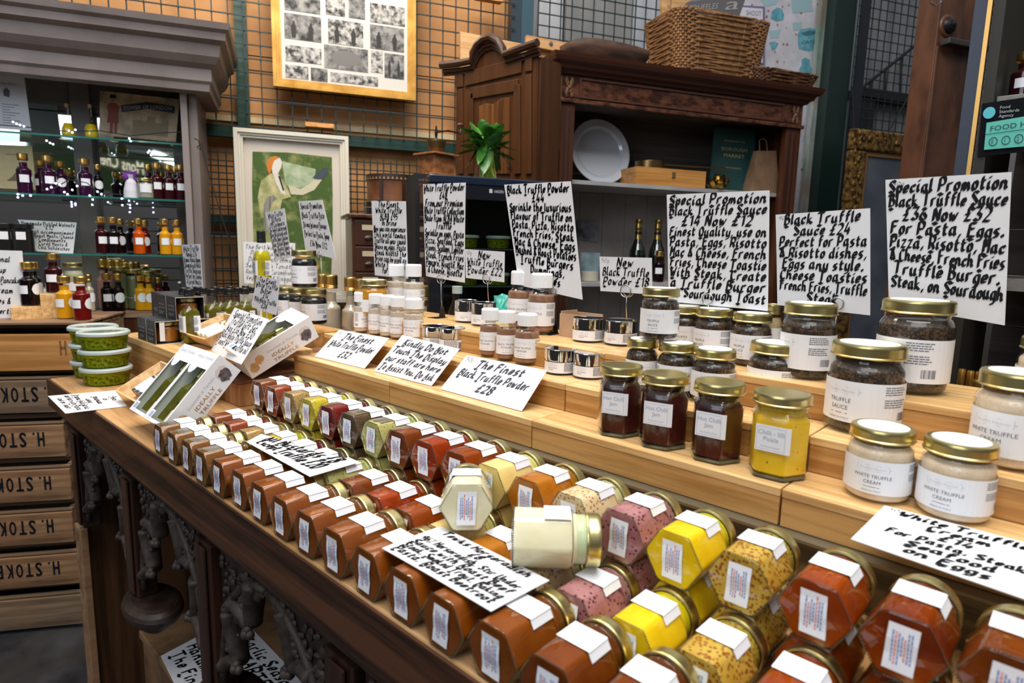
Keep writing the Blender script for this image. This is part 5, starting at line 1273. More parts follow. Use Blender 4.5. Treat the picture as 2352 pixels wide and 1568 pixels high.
th.part('printed_figure', mb, plain('sepia_ink', (.22, .16, .09), .8), world=True)
TIN = noisy('aged_tin', (.30, .21, .12), (.68, .50, .28), 14, .35, coat=.5)
th, f, P = flat('old tin sign with a beefeater figure reading Tower of London', [(229, 208), (412, 228), (404, 326), (229, 310)], 2.84, TIN, 'tin_sign', 'sign')
th.part('banner', poly(MB(), f, [(.26, .72), (.60, .86), (.95, .82), (.95, .66), (.60, .70), (.27, .56)]), plain('banner_navy', (.02, .03, .06), .4), world=True)
g = onpic(P, -.003); mb = MB(); printed(mb, lambda s, t: g(s, t+.10*math.sin((s-.3)*3)), 'TOWER OF LONDON', .29, .62, .12, width=.62); th.part('lettering', mb, plain('banner_letters', (.50, .42, .28), .5), world=True)
th.part('beefeater_coat', poly(MB(), f, [(.09, .30), (.24, .30), (.22, .52), (.25, .68), (.20, .76), (.13, .76), (.09, .66), (.11, .50)]), plain('faded_red', (.30, .05, .03), .5), world=True)
th.part('beefeater_hat', poly(MB(), f, [(.12, .86), (.20, .86), (.20, .94), (.13, .94)]), BLACKP, world=True)
th.part('beefeater_face', poly(MB(), f, [(.14, .78), (.19, .78), (.19, .86), (.14, .86)]), plain('faded_skin', (.40, .26, .16), .5), world=True)
for u in (.13, .185): th.part('beefeater_leg', poly(MB(), f, [(u, .06), (u+.03, .06), (u+.035, .30), (u, .30)]), plain('faded_red', (.30, .05, .03), .5), world=True)
th.part('castle', poly(MB(), f, [(.42, .10), (.88, .10), (.88, .50), (.80, .50), (.80, .40), (.70, .40), (.70, .54), (.60, .54), (.60, .40), (.50, .44), (.42, .40)]), plain('faded_stone', (.34, .27, .16), .6), world=True)
# handwritten cards near the cabinet
sign('handwritten card on pickled walnuts behind the dark preserve jars', *[atN(x, y, 2.76) for x, y in ((40, 504), (176, 511), (168, 582), (84, 577))], ['Homemade Pickled Walnuts', '£12', 'Great accompaniment', 'to Roast Meats/Cheese', 'Complements', 'Cured Meats &', 'Cold Sandwiches'], nib=.2, side=.03, lead=1.2)
sign('handwritten card on seasonal syrup at the far left behind the bottles', *[atN(x, y, 2.50) for x, y in ((-70, 572), (51, 576), (64, 735), (-70, 735))], ['Seasonal', 'Syrup', 'Perfect for Pancakes', 'Ice Cream', 'Cakes &', 'Desserts'], nib=.22, side=.05, lead=1.0)
# string lights
th = Thing('string_lights', 'string of small blue-white lights wound along the glass shelves', 'lights', wf(-.6, 2.65, ZT[1]))
wires = [[(-10, 286), (60, 292), (110, 298), (160, 302), (230, 300), (300, 312), (360, 306), (428, 302), (455, 322)], [(95, 438), (125, 432), (160, 412), (200, 420), (225, 442), (280, 447)]]
for wv in wires: th.part('cable', MB().tube([atN(x, y, 2.652) for x, y in wv], .0018, 5), plain('light_cable', (.02, .03, .025), .5), world=True)
BULB = plain('lit_bulb', (.8, .85, 1), .3, emit=(.62, .66, 1.0), es=9)
mb_pts = [(30, 280), (38, 284), (46, 287), (55, 290), (158, 300), (166, 304), (173, 298), (107, 323), (115, 328), (122, 331), (297, 318), (300, 324), (427, 303), (430, 309), (340, 350), (347, 356), (343, 346), (108, 434), (118, 430), (128, 421), (137, 424), (148, 441), (166, 436), (177, 427), (155, 446), (224, 440), (233, 446), (206, 449), (41, 446), (41, 453), (52, 449), (70, 449), (280, 456), (281, 471), (213, 458), (212, 470)]
for x, y in mb_pts: th.part('bulb', MB().sphere(atN(x, y, 2.650), .0032, 8, 6), BULB, smooth=True, world=True)
th = Thing('hanging_cable', 'black cable looping down from the cabinet corner across the mesh', 'cable', wf(-.2, 2.9, CAMZ))
th.part('cable', MB().tube([atN(x, y, 2.60) for x, y in ((446, 318), (456, 322), (461, 345), (452, 338), (462, 330), (475, 385), (492, 440), (508, 495), (530, 560), (548, 640))], .0022, 5), plain('black_cable', (.01, .01, .01), .5), world=True)
# things on the crate stack
zK = ch*7+.002-.150+.1565-CAMZ
zK = (6*ch+.002+.156)-CAMZ
def K(lb, px, pyb, z, w, pyt, m, rot=0, **k): 
    loc, r = rpos(px, pyb, z, w*.92); h = htop(loc, r*.5, pyt); return vinegar(lb, loc, r, h, m, rot=rot, group='vinegar bottles on the crate', **k)
K('amber vinegar bottle standing beside the little bamboo riser', 153, 733, zK, 40, 633, VAMB, -.75)
K('red vinegar bottle at the right corner of the top crate', 191, 736, zK, 40, 634, VRED, -.75)
K('amber vinegar bottle at the far left behind the steel bowl', 24, 706, zK, 38, 618, VAMB, -.75)
K('dark vinegar bottle cut by the left edge of the picture', -6, 700, zK, 30, 610, VDARK, -.7)
K('gold-capped bottle behind the red vinegar bottle', 208, 715, zK, 24, 630, VPALE, -1.2)
# small riser seen from its end
pL = at(26, 735, zK); 
sd_ = (at(133, 738, zK)-pL); sd_.z = 0; Ls = sd_.length; bk = Vector((pL.x, pL.y, 0)).normalized(); bk = (Matrix.Rotation(-.02, 3, 'Z') @ bk); sd_ = Vector((bk.y, -bk.x, 0)); pL = pL+Vector((0, 0, 0))
th = Thing('small_bamboo_riser', 'small bamboo riser seen end-on on the top crate', 'riser', pL)
rf = lambda a, n, z: Vector((pL.x, pL.y, CAMZ+zK))+sd_*a+bk*n+Vector((0, 0, z))
hS = .041
th.part('lower_step', WB(rf).b(0, Ls*.515, 0, .30, 0, hS), BAMT, world=True, bevel=.001); th.part('upper_step', WB(rf).b(Ls*.516, Ls, 0, .30, 0, hS*1.95), BAMT, world=True, bevel=.001)
def on(px, w, pyt, a, n, z, lb, m, rot=0, **k):
    loc = rf(a, n, z); r = w/2*depth(loc)/F; h = htop(loc, r*.5, pyt); vinegar(lb, loc, r, h, m, rot=rot, group='vinegar bottles on the crate', **k)
on(67, 36, 601, Ls*.34, .05, hS+.0004, 'dark vinegar bottle on the lower step of the small riser', VDARK, -.75)
on(78, 34, 601, Ls*.43, .13, hS+.0004, 'dark vinegar bottle behind its twin on the small riser', VDARK, -.9)
on(120, 35, 581, Ls*.80, .08, hS*1.95+.0004, 'maroon vinegar bottle on the upper step of the small riser', VMAR, -.3)
loc, r = rpos(176, 722, zK, 40); loc = loc+Vector((loc.x, loc.y, 0)).normalized()*.035; r = 21*depth(loc)/F*.95

round_jar('herb salt jar with pale lid behind the red and amber bottles', loc, r, htop(loc, r, 602), plain('herb_salt', (.38, .38, .26), .7), None, disc=False, lab=(.45, .62), name='herb_jar')
p, r = rpos(10, 722, zK, 90)
th = Thing('steel_bowl', 'wide dark steel bowl cut by the left edge of the picture', 'bowl', p)
th.part('bowl', MB().lathe([(0, .001), (r*.5, 0), (r*.85, .02), (r*1.05, .045), (r*1.25, .05), (r*1.0, .043), (r*.8, .022), (0, .01)], 36), plain('dark_steel', (.09, .08, .08), .3, .9), smooth=True)
# bottles on the counter right of the mullion
zC = -.285
def C(lb, px, yb, w, yt, m, n, rot=0, jar=False, **k):
    p = atN(px, yb, n); p = Vector((p.x, p.y, zc+.0004)); r = w/2*depth(p)/F*.95
    if jar: round_jar(lb, p, r, htop(p, r, yt), m, None, disc=False, lab=(.3, .31), name='preserve_jar', group='jars on the cabinet counter')
    else: vinegar(lb, p, r, htop(p, r*.5, yt), m, rot=rot, group='bottles on the cabinet counter', **k)
C('black vinegar bottle with white label on the cabinet counter', 249, 708, 28, 627, VDARK, 2.80, side=False)
C('black vinegar bottle with round label on the cabinet counter', 275, 708, 26, 628, VDARK, 2.80, -1.5)
C('amber bottle with round label behind the dark carton, left of two', 325, 700, 28, 632, VAMB, 2.83, -1.5)
C('amber bottle with round label behind the dark carton, right of two', 345, 702, 26, 634, VAMB, 2.83, -1.6)
th = tag(obj('bottle_board', WB(wf).b(W(215, 708, 2.80)[0], W(288, 710, 2.80)[0], 2.775, 2.86, zc+.0001, zc+.0003), BAMT, loc=wf(-.5, 2.8, zc)), 'thin board under the two black vinegar bottles', 'board')
PK = plain('pink_salt', (.55, .22, .18), .6)
for i, (px, w, yt, m) in enumerate(((238, 26, 595, PK), (257, 24, 597, PK), (275, 24, 598, VAMB), (292, 22, 602, VAMB), (305, 24, 603, PK))):
    C('gold-capped bottle in the back row of the cabinet counter, %s from the left' % ORD[i], px, 672, w, yt, m, 2.90, white=False, side=False)
for i, (px, w, yt) in enumerate(((280, 32, 611), (311, 34, 617), (342, 32, 621))):
    C('clear preserve jar at the back of the cabinet counter, %s from the left' % ORD[i], px, 685, w, yt, plain('olive_preserve', (.20, .20, .10), .4), 2.87, jar=True)
C('small brown bottle at the right end of the cabinet counter', 365, 690, 20, 637, VRED, 2.86, white=False, side=False)
# ------------------------------------------------------------------ back wall
NW = 3.05
OSB = noisy('orange_board_wall', (.42, .195, .065), (.56, .285, .11), 3.2, .7, stretch=(.25, .25, 1.2), c3=(.38, .17, .055), detail=6, lo=.38, hi=.62)
PLW = noisy('stained_board', (.28, .14, .05), (.60, .35, .15), 2.5, .7, c3=(.18, .10, .05), detail=8)
aw0, aw1 = W(137, 60, NW)[0], W(1180, 60, NW)[0]
WLN = WB(wf)
z_ = 0.0; k = 0
for z0_, z1_b in ((0, 1.20), (1.206, 1.345), (1.351, 1.94), (1.946, 2.055), (2.06, 2.115), (2.12, 2.6)):
    WLN.b(aw0, aw1, NW, NW+.02, z0_, z1_b)
struct('wall_back', WLN, OSB)
tr = struct('trim_1', WB(wf).b(aw0, aw1, NW-.012, NW-.0005, CAMZ+W(600, 285, NW)[1]-CAMZ-.0, CAMZ+W(600, 272, NW)[1]-CAMZ), noisy('raw_pale_batten', (.55, .42, .24), (.70, .58, .38), 8, .8))
struct('wall_left', WB(wf).b(-2.2, aw0-.001, NW-.01, NW+.01, 0, 2.9), plain('green_hoarding', (.012, .075, .06), .5))
struct('wall_right', WB(wf).b(aw1+.001, 5.2, NW+.45, NW+.48, 0, 3.4), noisy('grey_cladding', (.20, .21, .22), (.34, .35, .37), 3, .6, stretch=(6, 6, .3)))
for i, (x0, x1, c) in enumerate(((1238, 1292, (.62, .63, .66)), (1300, 1450, (.30, .30, .29)), (1455, 1530, (.50, .53, .58)))):
    a0 = W(x0, 50, NW+.3)[0]; a1 = W(x1, 50, NW+.3)[0]
    tag(obj('cladding_panel', WB(wf).b(a0, a1, NW+.3, NW+.32, 0, 3.2), noisy('cladding_%d' % i, tuple(v*.8 for v in c), c, 4, .6, stretch=(3, 3, .4)), loc=wf((a0+a1)/2, NW+.3, 0)), ('white upright cladding panel behind the wire mesh', 'grey upright cladding panel behind the wire mesh', 'bluish upright cladding panel behind the wicker basket')[i], 'panel')
GRN = plain('dark_green_steel', (.008, .030, .025), .4)
def wbeam(label, x0, y0, x1, y1, n, mat, nm='steel_beam', t=.05, ext=None):
    a0, zt_ = W(x0, y0, n); a1, zb_ = W(x1, y1, n)
    if ext: zb_, zt_ = (ext[0] if ext[0] is not None else zb_), (ext[1] if ext[1] is not None else zt_)
    o = obj(nm, WB(wf).b(min(a0, a1), max(a0, a1), n, n+t, min(zb_, zt_), max(zb_, zt_)), mat, loc=wf((a0+a1)/2, n, min(zb_, zt_))); return tag(o, label, 'beam', 'steel framing')
a_, zt_ = W(700, 290, 2.97); _, zb_ = W(700, 318, 2.97)
for lb, y0, y1, e0, e1 in (('long dark green horizontal steel beam across the back wall', 287, 312, aw0+.02, W(1090, 300, 2.97)[0]), ('lower dark green horizontal rail behind the white framed picture', 493, 515, aw0+.3, W(900, 500, 2.97)[0])):
    zt_ = W(520, y0, 2.97)[1]; zb_ = W(520, y1, 2.97)[1]
    tag(obj('steel_beam', WB(wf).b(e0, e1, 2.985, 3.03, zb_, zt_), GRN, loc=wf((e0+e1)/2, 3, zb_)), lb, 'beam', 'steel framing')
a0 = W(540, 100, 2.99)[0]; a1 = W(568, 100, 2.99)[0]
tag(obj('steel_post', WB(wf).b(a0, a1, 2.975, 3.04, W(520, 286, 2.97)[1]+.001, 2.7), GRN, loc=wf(a0, 3, 1.9)), 'dark green upright post between the cabinet and the gold framed picture', 'post', 'steel framing')
a0 = W(1176, 40, 2.96)[0]; a1 = W(1224, 40, 2.96)[0]; am = W(1197, 40, 2.96)[0]
BLS = plain('blue_grey_steel', (.045, .09, .125), .35, .2)
th = Thing('corner_post', 'blue-grey steel corner post at the top centre between two mesh panels', 'post', wf(am, 3, 0))
th.part('outer_flange', WB(wf).b(a0, am-.001, 2.96, 3.02, 0, 2.8), plain('blue_black_steel', (.02, .035, .05), .4), world=True); th.part('inner_flange', WB(wf).b(am, a1, 2.95, 3.02, 0, 2.8), BLS, world=True)
# wire mesh
MW = plain('mesh_wire', (.018, .035, .035), .4, .3)
def mesh(label, a0, a1, z0, z1, n, s=.06, sv=.055, r=.0024, col=None):
    mb = MB(); k = 0
    a = a0
    while a <= a1:
        m_ = MB().box(a-r, a+r, n-r, n+r, z0, z1); mb.add([wf(v.x, v.y, v.z) for v in m_.v], m_.f); a += s
    z = z0+.01
    while z <= z1:
        m_ = MB().box(a0, a1, n-3*r, n-r, z-r, z+r); mb.add([wf(v.x, v.y, v.z) for v in m_.v], m_.f); z += sv
    o = obj('wire_mesh_panel', mb, col or MW, loc=wf((a0+a1)/2, n, z0)); tag(o, label, 'wire mesh', 'wire mesh panels')
zb = W(520, 312, 2.97)[1]
mesh('large wire mesh panel over the orange boarded wall', aw0-.35, W(1185, 50, 2.94)[0], zb+.03, 2.75, 2.955)
mesh('lower wire mesh panel below the green beam', aw0+.25, W(1040, 500, 2.94)[0], .95, zb-.06, 2.955, sv=.05)
mesh('second lower wire mesh panel close behind the first', aw0+.28, W(1000, 500, 2.94)[0], .97, zb-.05, 2.972, sv=.055)
mesh('upper wire mesh panel in front of the grey cladding', W(1236, 50, 3.0)[0], W(1560, 50, 3.0)[0], 1.9, 2.9, 3.0)
mesh('tall wire mesh panel between the green post and the brown pillar', W(1945, 300, 2.62)[0], W(2190, 300, 2.62)[0]+.3, .9, 3.0, 2.62, s=.05, sv=.05, r=.002)
# small timber blocks on the wall
for lb, x0, y0, x1, y1 in (('small pine block nailed above the white framed picture', 700, 282, 766, 298), ('pine block at the top of the mesh right of the gold frame', 1090, -10, 1150, 10)):
    a0, zt_ = W(x0, y0, 2.93); a1, zb_ = W(x1, y1, 2.93)
    tag(obj('timber_block', WB(wf).b(a0, a1, 2.90, 2.94, zb_, zt_), PINEO, loc=wf(a0, 2.92, zb_), bevel=.002), lb, 'wood block')
for lb, pts, n in (('old panelled pine door leaning behind the tower cabinet', [(1058, 72), (1300, 120), (1300, 230), (1058, 230)], 2.85), ('orange timber rail with a steel washer behind the wooden trough', [(1210, 80), (1330, 103), (1330, 128), (1210, 104)], 2.82), ('pine board upright at the top behind the wicker basket', [(1520, -30), (1585, -30), (1600, 190), (1528, 190)], 2.80)):
    P = [atN(x, y, n) for x, y in pts]
    th = Thing(('panelled_door' if 'door' in lb else 'timber_rail' if 'rail' in lb else 'pine_board'), lb, 'timber', (P[2]+P[3])/2, 0)
    th.part('board', MB().prism(P, ND*.025), wood('pale_pine_board', (.42, .22, .09), (.62, .38, .18), 'x', .6, 6, rotz=-WROT), world=True, bevel=.002)
    if 'door' in lb:
        Q = [atN(x, y, n) for x, y in [(1092, 100), (1262, 133), (1240, 152), (1092, 125)]]; th.part('moulding', MB().tube(Q, .006, 5, closed=True), PINEO, world=True)
    if 'washer' in lb: th.part('washer', MB().lathe([(0, 0), (.010, 0), (.010, .003), (0, .004)], 18, M=Matrix.Translation(atN(1265, 100, n-.001)) @ Matrix.Rotation(WROT, 4, 'Z') @ Matrix.Rotation(PI/2, 4, 'X')), WIRE, world=True, smooth=True)
# ------------------------------------------------------------------ framed pictures
def frame(label, px4, n, bw, fmat, depth_=.03, inner=None, name='picture_frame', ext=0):
    P = [atN(x, y, n) for x, y in px4]
    if ext: P[0] = P[0]+Vector((0, 0, ext)); P[1] = P[1]+Vector((0, 0, ext))
    a0 = (P[0].dot(WD)+P[3].dot(WD))/2; a1 = (P[1].dot(WD)+P[2].dot(WD))/2; z0 = (P[2].z+P[3].z)/2; z1 = (P[0].z+P[1].z)/2
    th = Thing(name, label, 'picture', wf((a0+a1)/2, n, z0))
    for (b, q, d) in ((0, bw*.45, .0), (bw*.46, bw*.72, .006), (bw*.73, bw, .011)):
        mb = MB(); o = [(a0+b, z0+b), (a1-b, z0+b), (a1-b, z1-b), (a0+b, z1-b)]; i_ = [(a0+q, z0+q), (a1-q, z0+q), (a1-q, z1-q), (a0+q, z1-q)]
        for k in range(4):
            j = (k+1) % 4
            pts = [o[k], o[j], i_[j], i_[k]]
            mb.prism([wf(a, n+d, z) for a, z in pts], ND*(depth_-d))
        th.part('moulding', mb, fmat, world=True)
    return th, (a0+bw, a1-bw, z0+bw, z1-bw)
GFR = noisy('gilded_frame', (.42, .20, .03), (.62, .36, .08), 12, .35, metal=.35)
th, (a0, a1, z0, z1) = frame('gold framed sheet of black and white engravings hanging on the mesh', [(619, -40), (962, -40), (949, 231), (629, 196)], 2.90, .035, GFR, ext=.35)
th.part('mount', WB(wf).b(a0, a1, 2.918, 2.925, z0, z1), plain('mount_paper', (.62, .61, .58), .6), world=True)
eng = [(652, -20, 735, 28), (747, -20, 792, 35), (800, -20, 838, 42), (850, 8, 930, 56), (652, 30, 737, 93), (753, 44, 834, 104), (850, 57, 928, 116), (655, 103, 738, 144), (744, 103, 845, 162), (852, 115, 879, 166), (883, 122, 928, 180), (655, 148, 708, 180), (714, 155, 752, 186), (759, 166, 868, 194)]
ENG = noisy('engraving', (.02, .02, .022), (.50, .50, .49), 45, .7, detail=8, lo=.40, hi=.60)
ENG2 = noisy('engraving_dark', (.015, .015, .018), (.30, .30, .30), 30, .7, detail=9, lo=.38, hi=.62)
for i, (x0, y0, x1, y1) in enumerate(eng):
    P = [atN(x, y+(x-x0)*.10, 2.9165) for x, y in ((x0, y0), (x1, y0), (x1, y1-(x1-x0)*.1+3), (x0, y1-(x1-x0)*.05))]
    A0_, A1_ = P[0].dot(WD), P[1].dot(WD); Z1, Z0 = (P[0].z+P[1].z)/2, (P[2].z+P[3].z)/2
    e_o = th.part('engraving', WB(wf).b(A0_, A1_, 2.9165, 2.9178, min(Z0, Z1), max(Z0, Z1)), ENG if i % 2 else ENG2, world=True)
    if i in (4, 5, 6, 8, 10):
        m_ = MB(); w_e = A1_-A0_; h_e = abs(Z1-Z0); zl_ = min(Z0, Z1)
        fe = lambda s, t: wf(A0_+s*w_e, 2.9160, zl_+t*h_e)
        if i == 8:
            m_.add([fe(.5+.42*math.cos(t*PI/10)*.8, .5+.34*math.sin(t*PI/10)) for t in range(20)], [tuple(range(20))]); mt_ = plain('engraving_mid', (.16, .16, .16), .7)
        else:
            for cx_ in (.25, .72): m_.add([fe(cx_+a, b) for a, b in ((-.05, .05), (.05, .05), (.07, .5), (.03, .62), (.03, .72), (-.02, .72), (-.03, .62), (-.08, .5))], [tuple(range(8))])
            mt_ = plain('engraving_black', (.02, .02, .02), .7)
        th.part('engraved_figure', m_, mt_, world=True, parent=e_o)
th.part('glazing', WB(wf).b(a0, a1, 2.908, 2.9095, z0, z1), thin_glass('picture_glass', (.98, .98, .98)), world=True)
WFR = plain('cream_frame', (.60, .57, .49), .4)
th, (a0, a1, z0, z1) = frame('cream framed green art print standing on the back counter', [(533, 293), (806, 312), (800, 700), (553, 690)], 2.80, .034, WFR, name='framed_print')
th.part('mount', WB(wf).b(a0, a1, 2.828, 2.835, z0, z1), plain('print_paper', (.66, .60, .52), .6), world=True)
F2 = 2.8265
def art(nm, pts, mat, off=0): th.part(nm, MB().add([atN(x, y, F2-off) for x, y in pts], [tuple(range(len(pts)))]), mat, world=True)
ARTG = noisy('printed_green_field', (.055, .11, .012), (.30, .32, .11), 16, .7, detail=6, lo=.46, hi=.68)
art('green_field', [(580, 348), (660, 350), (762, 361), (764, 450), (764, 560), (760, 640), (690, 640), (584, 632), (581, 500), (579, 420)], ARTG)
art('pale_building', [(648, 370), (725, 388), (722, 420), (690, 432), (655, 425)], noisy('pale_green_wash', (.22, .34, .16), (.50, .56, .40), 20, .7), .0006)
art('jacket', [(600, 415), (622, 398), (640, 402), (652, 418), (664, 440), (668, 452), (648, 458), (640, 500), (600, 500), (592, 455), (596, 430)], noisy('jacket_wash', (.30, .32, .12), (.62, .56, .30), 20, .7), .001)
art('trousers', [(605, 500), (640, 498), (645, 560), (640, 630), (606, 630)], noisy('trouser_wash', (.20, .26, .06), (.44, .44, .18), 14, .7), .001)
art('arm', [(662, 424), (690, 434), (715, 420), (735, 402), (740, 412), (722, 436), (695, 448), (668, 446)], plain('printed_pale_skin', (.62, .58, .42), .7), .0012)
art('face', [(622, 372), (632, 362), (643, 362), (648, 372), (646, 384), (640, 396), (636, 404), (626, 398), (624, 386)], plain('printed_face', (.74, .70, .64), .7), .0014)
art('shirt', [(628, 400), (640, 400), (652, 428), (656, 448), (646, 444), (634, 420)], plain('printed_shirt', (.70, .68, .60), .7), .0014)
art('hair', [(616, 396), (612, 380), (614, 368), (622, 360), (634, 358), (642, 362), (630, 368), (626, 378), (624, 388), (620, 400)], plain('printed_orange_hair', (.62, .20, .02), .7), .0018)
art('necktie', [(639, 404), (643, 404), (653, 436), (650, 438)], BLACKP, .002)
art('dark_bird', [(725, 400), (742, 386), (754, 384), (752, 398), (742, 412), (728, 412), (718, 408)], plain('printed_slate', (.05, .07, .09), .7), .0016)
art('striped_sleeve', [(606, 470), (614, 452), (628, 448), (636, 456), (626, 462), (620, 480), (616, 530), (606, 530)], noisy('striped_wash', (.12, .06, .03), (.34, .38, .34), 40, .7, stretch=(3, 3, .1)), .0018)
art('orange_patch', [(672, 590), (700, 588), (735, 610), (720, 636), (690, 640)], plain('printed_orange', (.58, .24, .04), .7), .001)
th.part('glazing', WB(wf).b(a0, a1, 2.822, 2.8232, z0, z1), thin_glass('picture_glass', (.98, .98, .98)), world=True)
sign('white handwritten recipe sheet leaning on the cream framed print', *[atN(x, y, 2.70) for x, y in ((559, 555), (678, 558), (678, 655), (561, 650))], ['The Best Way to Cook', 'Pork Crackling', 'Dried Mushrooms', 'Serve with Tomato', 'Roasted and Caramelised', 'Vegetables & Vinegar'], nib=.12, side=.03, lead=.9, swash=False)
# ------------------------------------------------------------------ back counter, chest of drawers, drum, grinder, fridge
zB = CAMZ-.31
pl = [(-.2, 2.40), (.42, 2.40), (.42, 2.02), (1.03, 2.02), (1.03, 2.93), (-.2, 2.93)]
th = Thing('back_counter', 'dark counter behind the risers carrying the fridge and drawers', 'counter', wf(.4, 2.6, 0))
th.part('counter_top', MB().prism([wf(a, n, zB-.03) for a, n in pl], (0, 0, .03)), MAHOX, world=True)
pl2 = [(-.18, 2.42), (.44, 2.42), (.44, 2.04), (1.02, 2.04), (1.02, 2.91), (-.18, 2.91)]
th.part('counter_body', MB().prism([wf(a, n, 0) for a, n in pl2], (0, 0, zB-.031)), MAHO, world=True)
ad0 = W(806, 560, 2.42)[0]; ad1 = W(958, 560, 2.42)[0]; zd = W(860, 492, 2.42)[1]
th = Thing('index_drawers', 'small dark wooden chest of card index drawers under the drum', 'drawers', wf((ad0+ad1)/2, 2.5, zB+.0005))
th.part('carcass', WB(wf).b(ad0+.006, ad1-.006, 2.436, 2.68, zB+.0005, zd-.016), MAHO, world=True, bevel=.002)
th.part('top_board', WB(wf).b(ad0-.012, ad1+.008, 2.418, 2.69, zd-.0155, zd), MAHOX, world=True, bevel=.003)
dz = (zd-.016-zB-.012)/4
for r_i in range(4):
    for c_i in range(2):
        b0 = ad0+.012+(ad1-ad0-.024)/2*c_i+.004; b1 = b0+(ad1-ad0-.024)/2-.008; q0 = zB+.008+dz*r_i+.003; q1 = q0+dz-.007
        d_ = th.part('drawer', WB(wf).b(b0, b1, 2.428, 2.4355, q0, q1), plain('drawer_front', (.05, .016, .008), .35, coat=.2), world=True, bevel=.001)
        th.part('label_holder', WB(wf).b(b0+(b1-b0)*.25, b1-(b1-b0)*.2, 2.4255, 2.4275, q1-dz*.36, q1-dz*.16), plain('aged_label', (.50, .42, .28), .6), world=True, parent=d_)
        th.part('cup_pull', MB().sphere(wf((b0+b1)/2, 2.427, q0+dz*.28), .02, 10, 6, (1, .5, .45)), plain('pewter', (.18, .17, .15), .35, .8), world=True, parent=d_, smooth=True)
# leather drum
pD = wf(W(902, 450, 2.55)[0], 2.55, zd+.0005); rD = 58*depth(pD)/F; hD = W(900, 405, 2.55)[1]-zd
th = Thing('leather_drum', 'old brown leather covered drum box on the index drawers', 'drum', pD, facing(pD))
LEA = noisy('worn_leather', (.09, .025, .008), (.24, .085, .028), 9, .5, c3=(.16, .06, .02))
th.part('body', MB().lathe([(0, 0), (rD*.97, 0), (rD, .004), (rD*.98, hD*.5), (rD, hD*.97), (0, hD*.97)], 40), LEA, smooth=True)
th.part('top_band', MB().lathe([(rD*1.0, hD*.86), (rD*1.03, hD*.86), (rD*1.03, hD), (0, hD*1.005)], 40), plain('dark_leather', (.03, .012, .008), .5), smooth=True)
mb = MB()
for i in range(40):
    a0_ = 2*PI*i/40; R3 = rD*1.035
    q = [Vector((R3*math.cos(a0_-.05), R3*math.sin(a0_-.05), hD*.87)), Vector((R3*math.cos(a0_+.05), R3*math.sin(a0_+.05), hD*.87)), Vector((R3*math.cos(a0_), R3*math.sin(a0_), hD*.94))]
    mb.add(q, [(0, 1, 2)])
th.part('zigzag_trim', mb, plain('trim_tan', (.35, .20, .10), .5))
for a_i in (-1.15, -2.0): th.part('strap', MB().box(-.006, .006, -rD*1.035, -rD*.99, .002, hD*.88, M=Matrix.Rotation(a_i+PI/2, 4, 'Z')), plain('dark_leather', (.03, .012, .008), .5))
pT = wf(W(873, 450, 2.44)[0], 2.462, zd+.0005); rT = 32*depth(pT)/F
th = Thing('painted_tin', 'small black round tin with gilt bands in front of the drum', 'tin', pT, facing(pT))
th.part('tin', MB().lathe([(0, 0), (rT, 0), (rT, .052), (0, .052)], 32), plain('black_japan', (.015, .012, .010), .25, coat=.5), smooth=True)
for zz in (.046, .024): th.part('gilt_band', MB().lathe([(rT, zz), (rT*1.03, zz), (rT*1.03, zz+.003), (rT, zz+.003)], 32), GOLDT, smooth=True)
# fridge
af0 = W(984, 410, 2.06)[0]; af1 = W(1264, 420, 2.06)[0]; zf = W(1120, 408, 2.06)[1]
th = Thing('display_fridge', 'small black fridge with a glass door holding green tubs', 'fridge', wf((af0+af1)/2, 2.2, zB+.0005))
BLK = plain('black_enamel', (.010, .012, .018), .18, coat=.8)
th.part('top_panel', WB(wf).b(af0, af1, 2.05, 2.215, zf-.028, zf), plain('blue_black_enamel', (.012, .020, .040), .15, coat=1), world=True, bevel=.004)
th.part('left_side', WB(wf).b(af0+.004, af0+.03, 2.07, 2.21, zB+.0005, zf-.0285), BLK, world=True); th.part('right_side', WB(wf).b(af1-.03, af1-.004, 2.07, 2.21, zB+.0005, zf-.0285), BLK, world=True)
th.part('back', WB(wf).b(af0+.031, af1-.031, 2.195, 2.21, zB+.0005, zf-.0285), BLK, world=True); th.part('base', WB(wf).b(af0+.031, af1-.031, 2.07, 2.194, zB+.0005, zB+.03), BLK, world=True)
d_ = th.part('door_frame', WB(wf).b(af0+.002, af0+.05, 2.05, 2.068, zB+.001, zf-.029).b(af1-.06, af1-.002, 2.05, 2.068, zB+.001, zf-.029).b(af0+.05, af1-.06, 2.05, 2.068, zf-.075, zf-.029).b(af0+.05, af1-.06, 2.05, 2.068, zB+.001, zB+.03), BLK, world=True)
th.part('door_glass', WB(wf).b(af0+.0505, af1-.0605, 2.056, 2.0585, zB+.0305, zf-.0755), thin_glass('smoked_glass', (.70, .74, .72)), world=True)
tx = MB(); am_, zm_ = W(1135, 440, 2.049); ff_ = lambda s, t: wf(am_+s, 2.0495, zm_+t)
printed(tx, ff_, 'HADEN', 0, -.004, .014, width=.034); rect(tx, ff_, -.017, -.005, -.006, .008)
th.part('brand_plate', tx, plain('silver_print', (.55, .55, .57), .4), world=True)
for zz in (.17, .30): th.part('wire_shelf', WB(wf).b(af0+.0305, af1-.0305, 2.08, 2.19, zB+zz, zB+zz+.003), plain('fridge_shelf', (.25, .30, .30), .2, .5), world=True)
for i, (a_f, zz) in enumerate(((.35, .304), (.62, .304), (.35, .174), (.62, .174))):
    tub('green pesto tub inside the fridge, %s' % ('upper left', 'upper right', 'lower left', 'lower right')[i], wf(af0+(af1-af0)*a_f, 2.13, zB+zz), .045, .045)
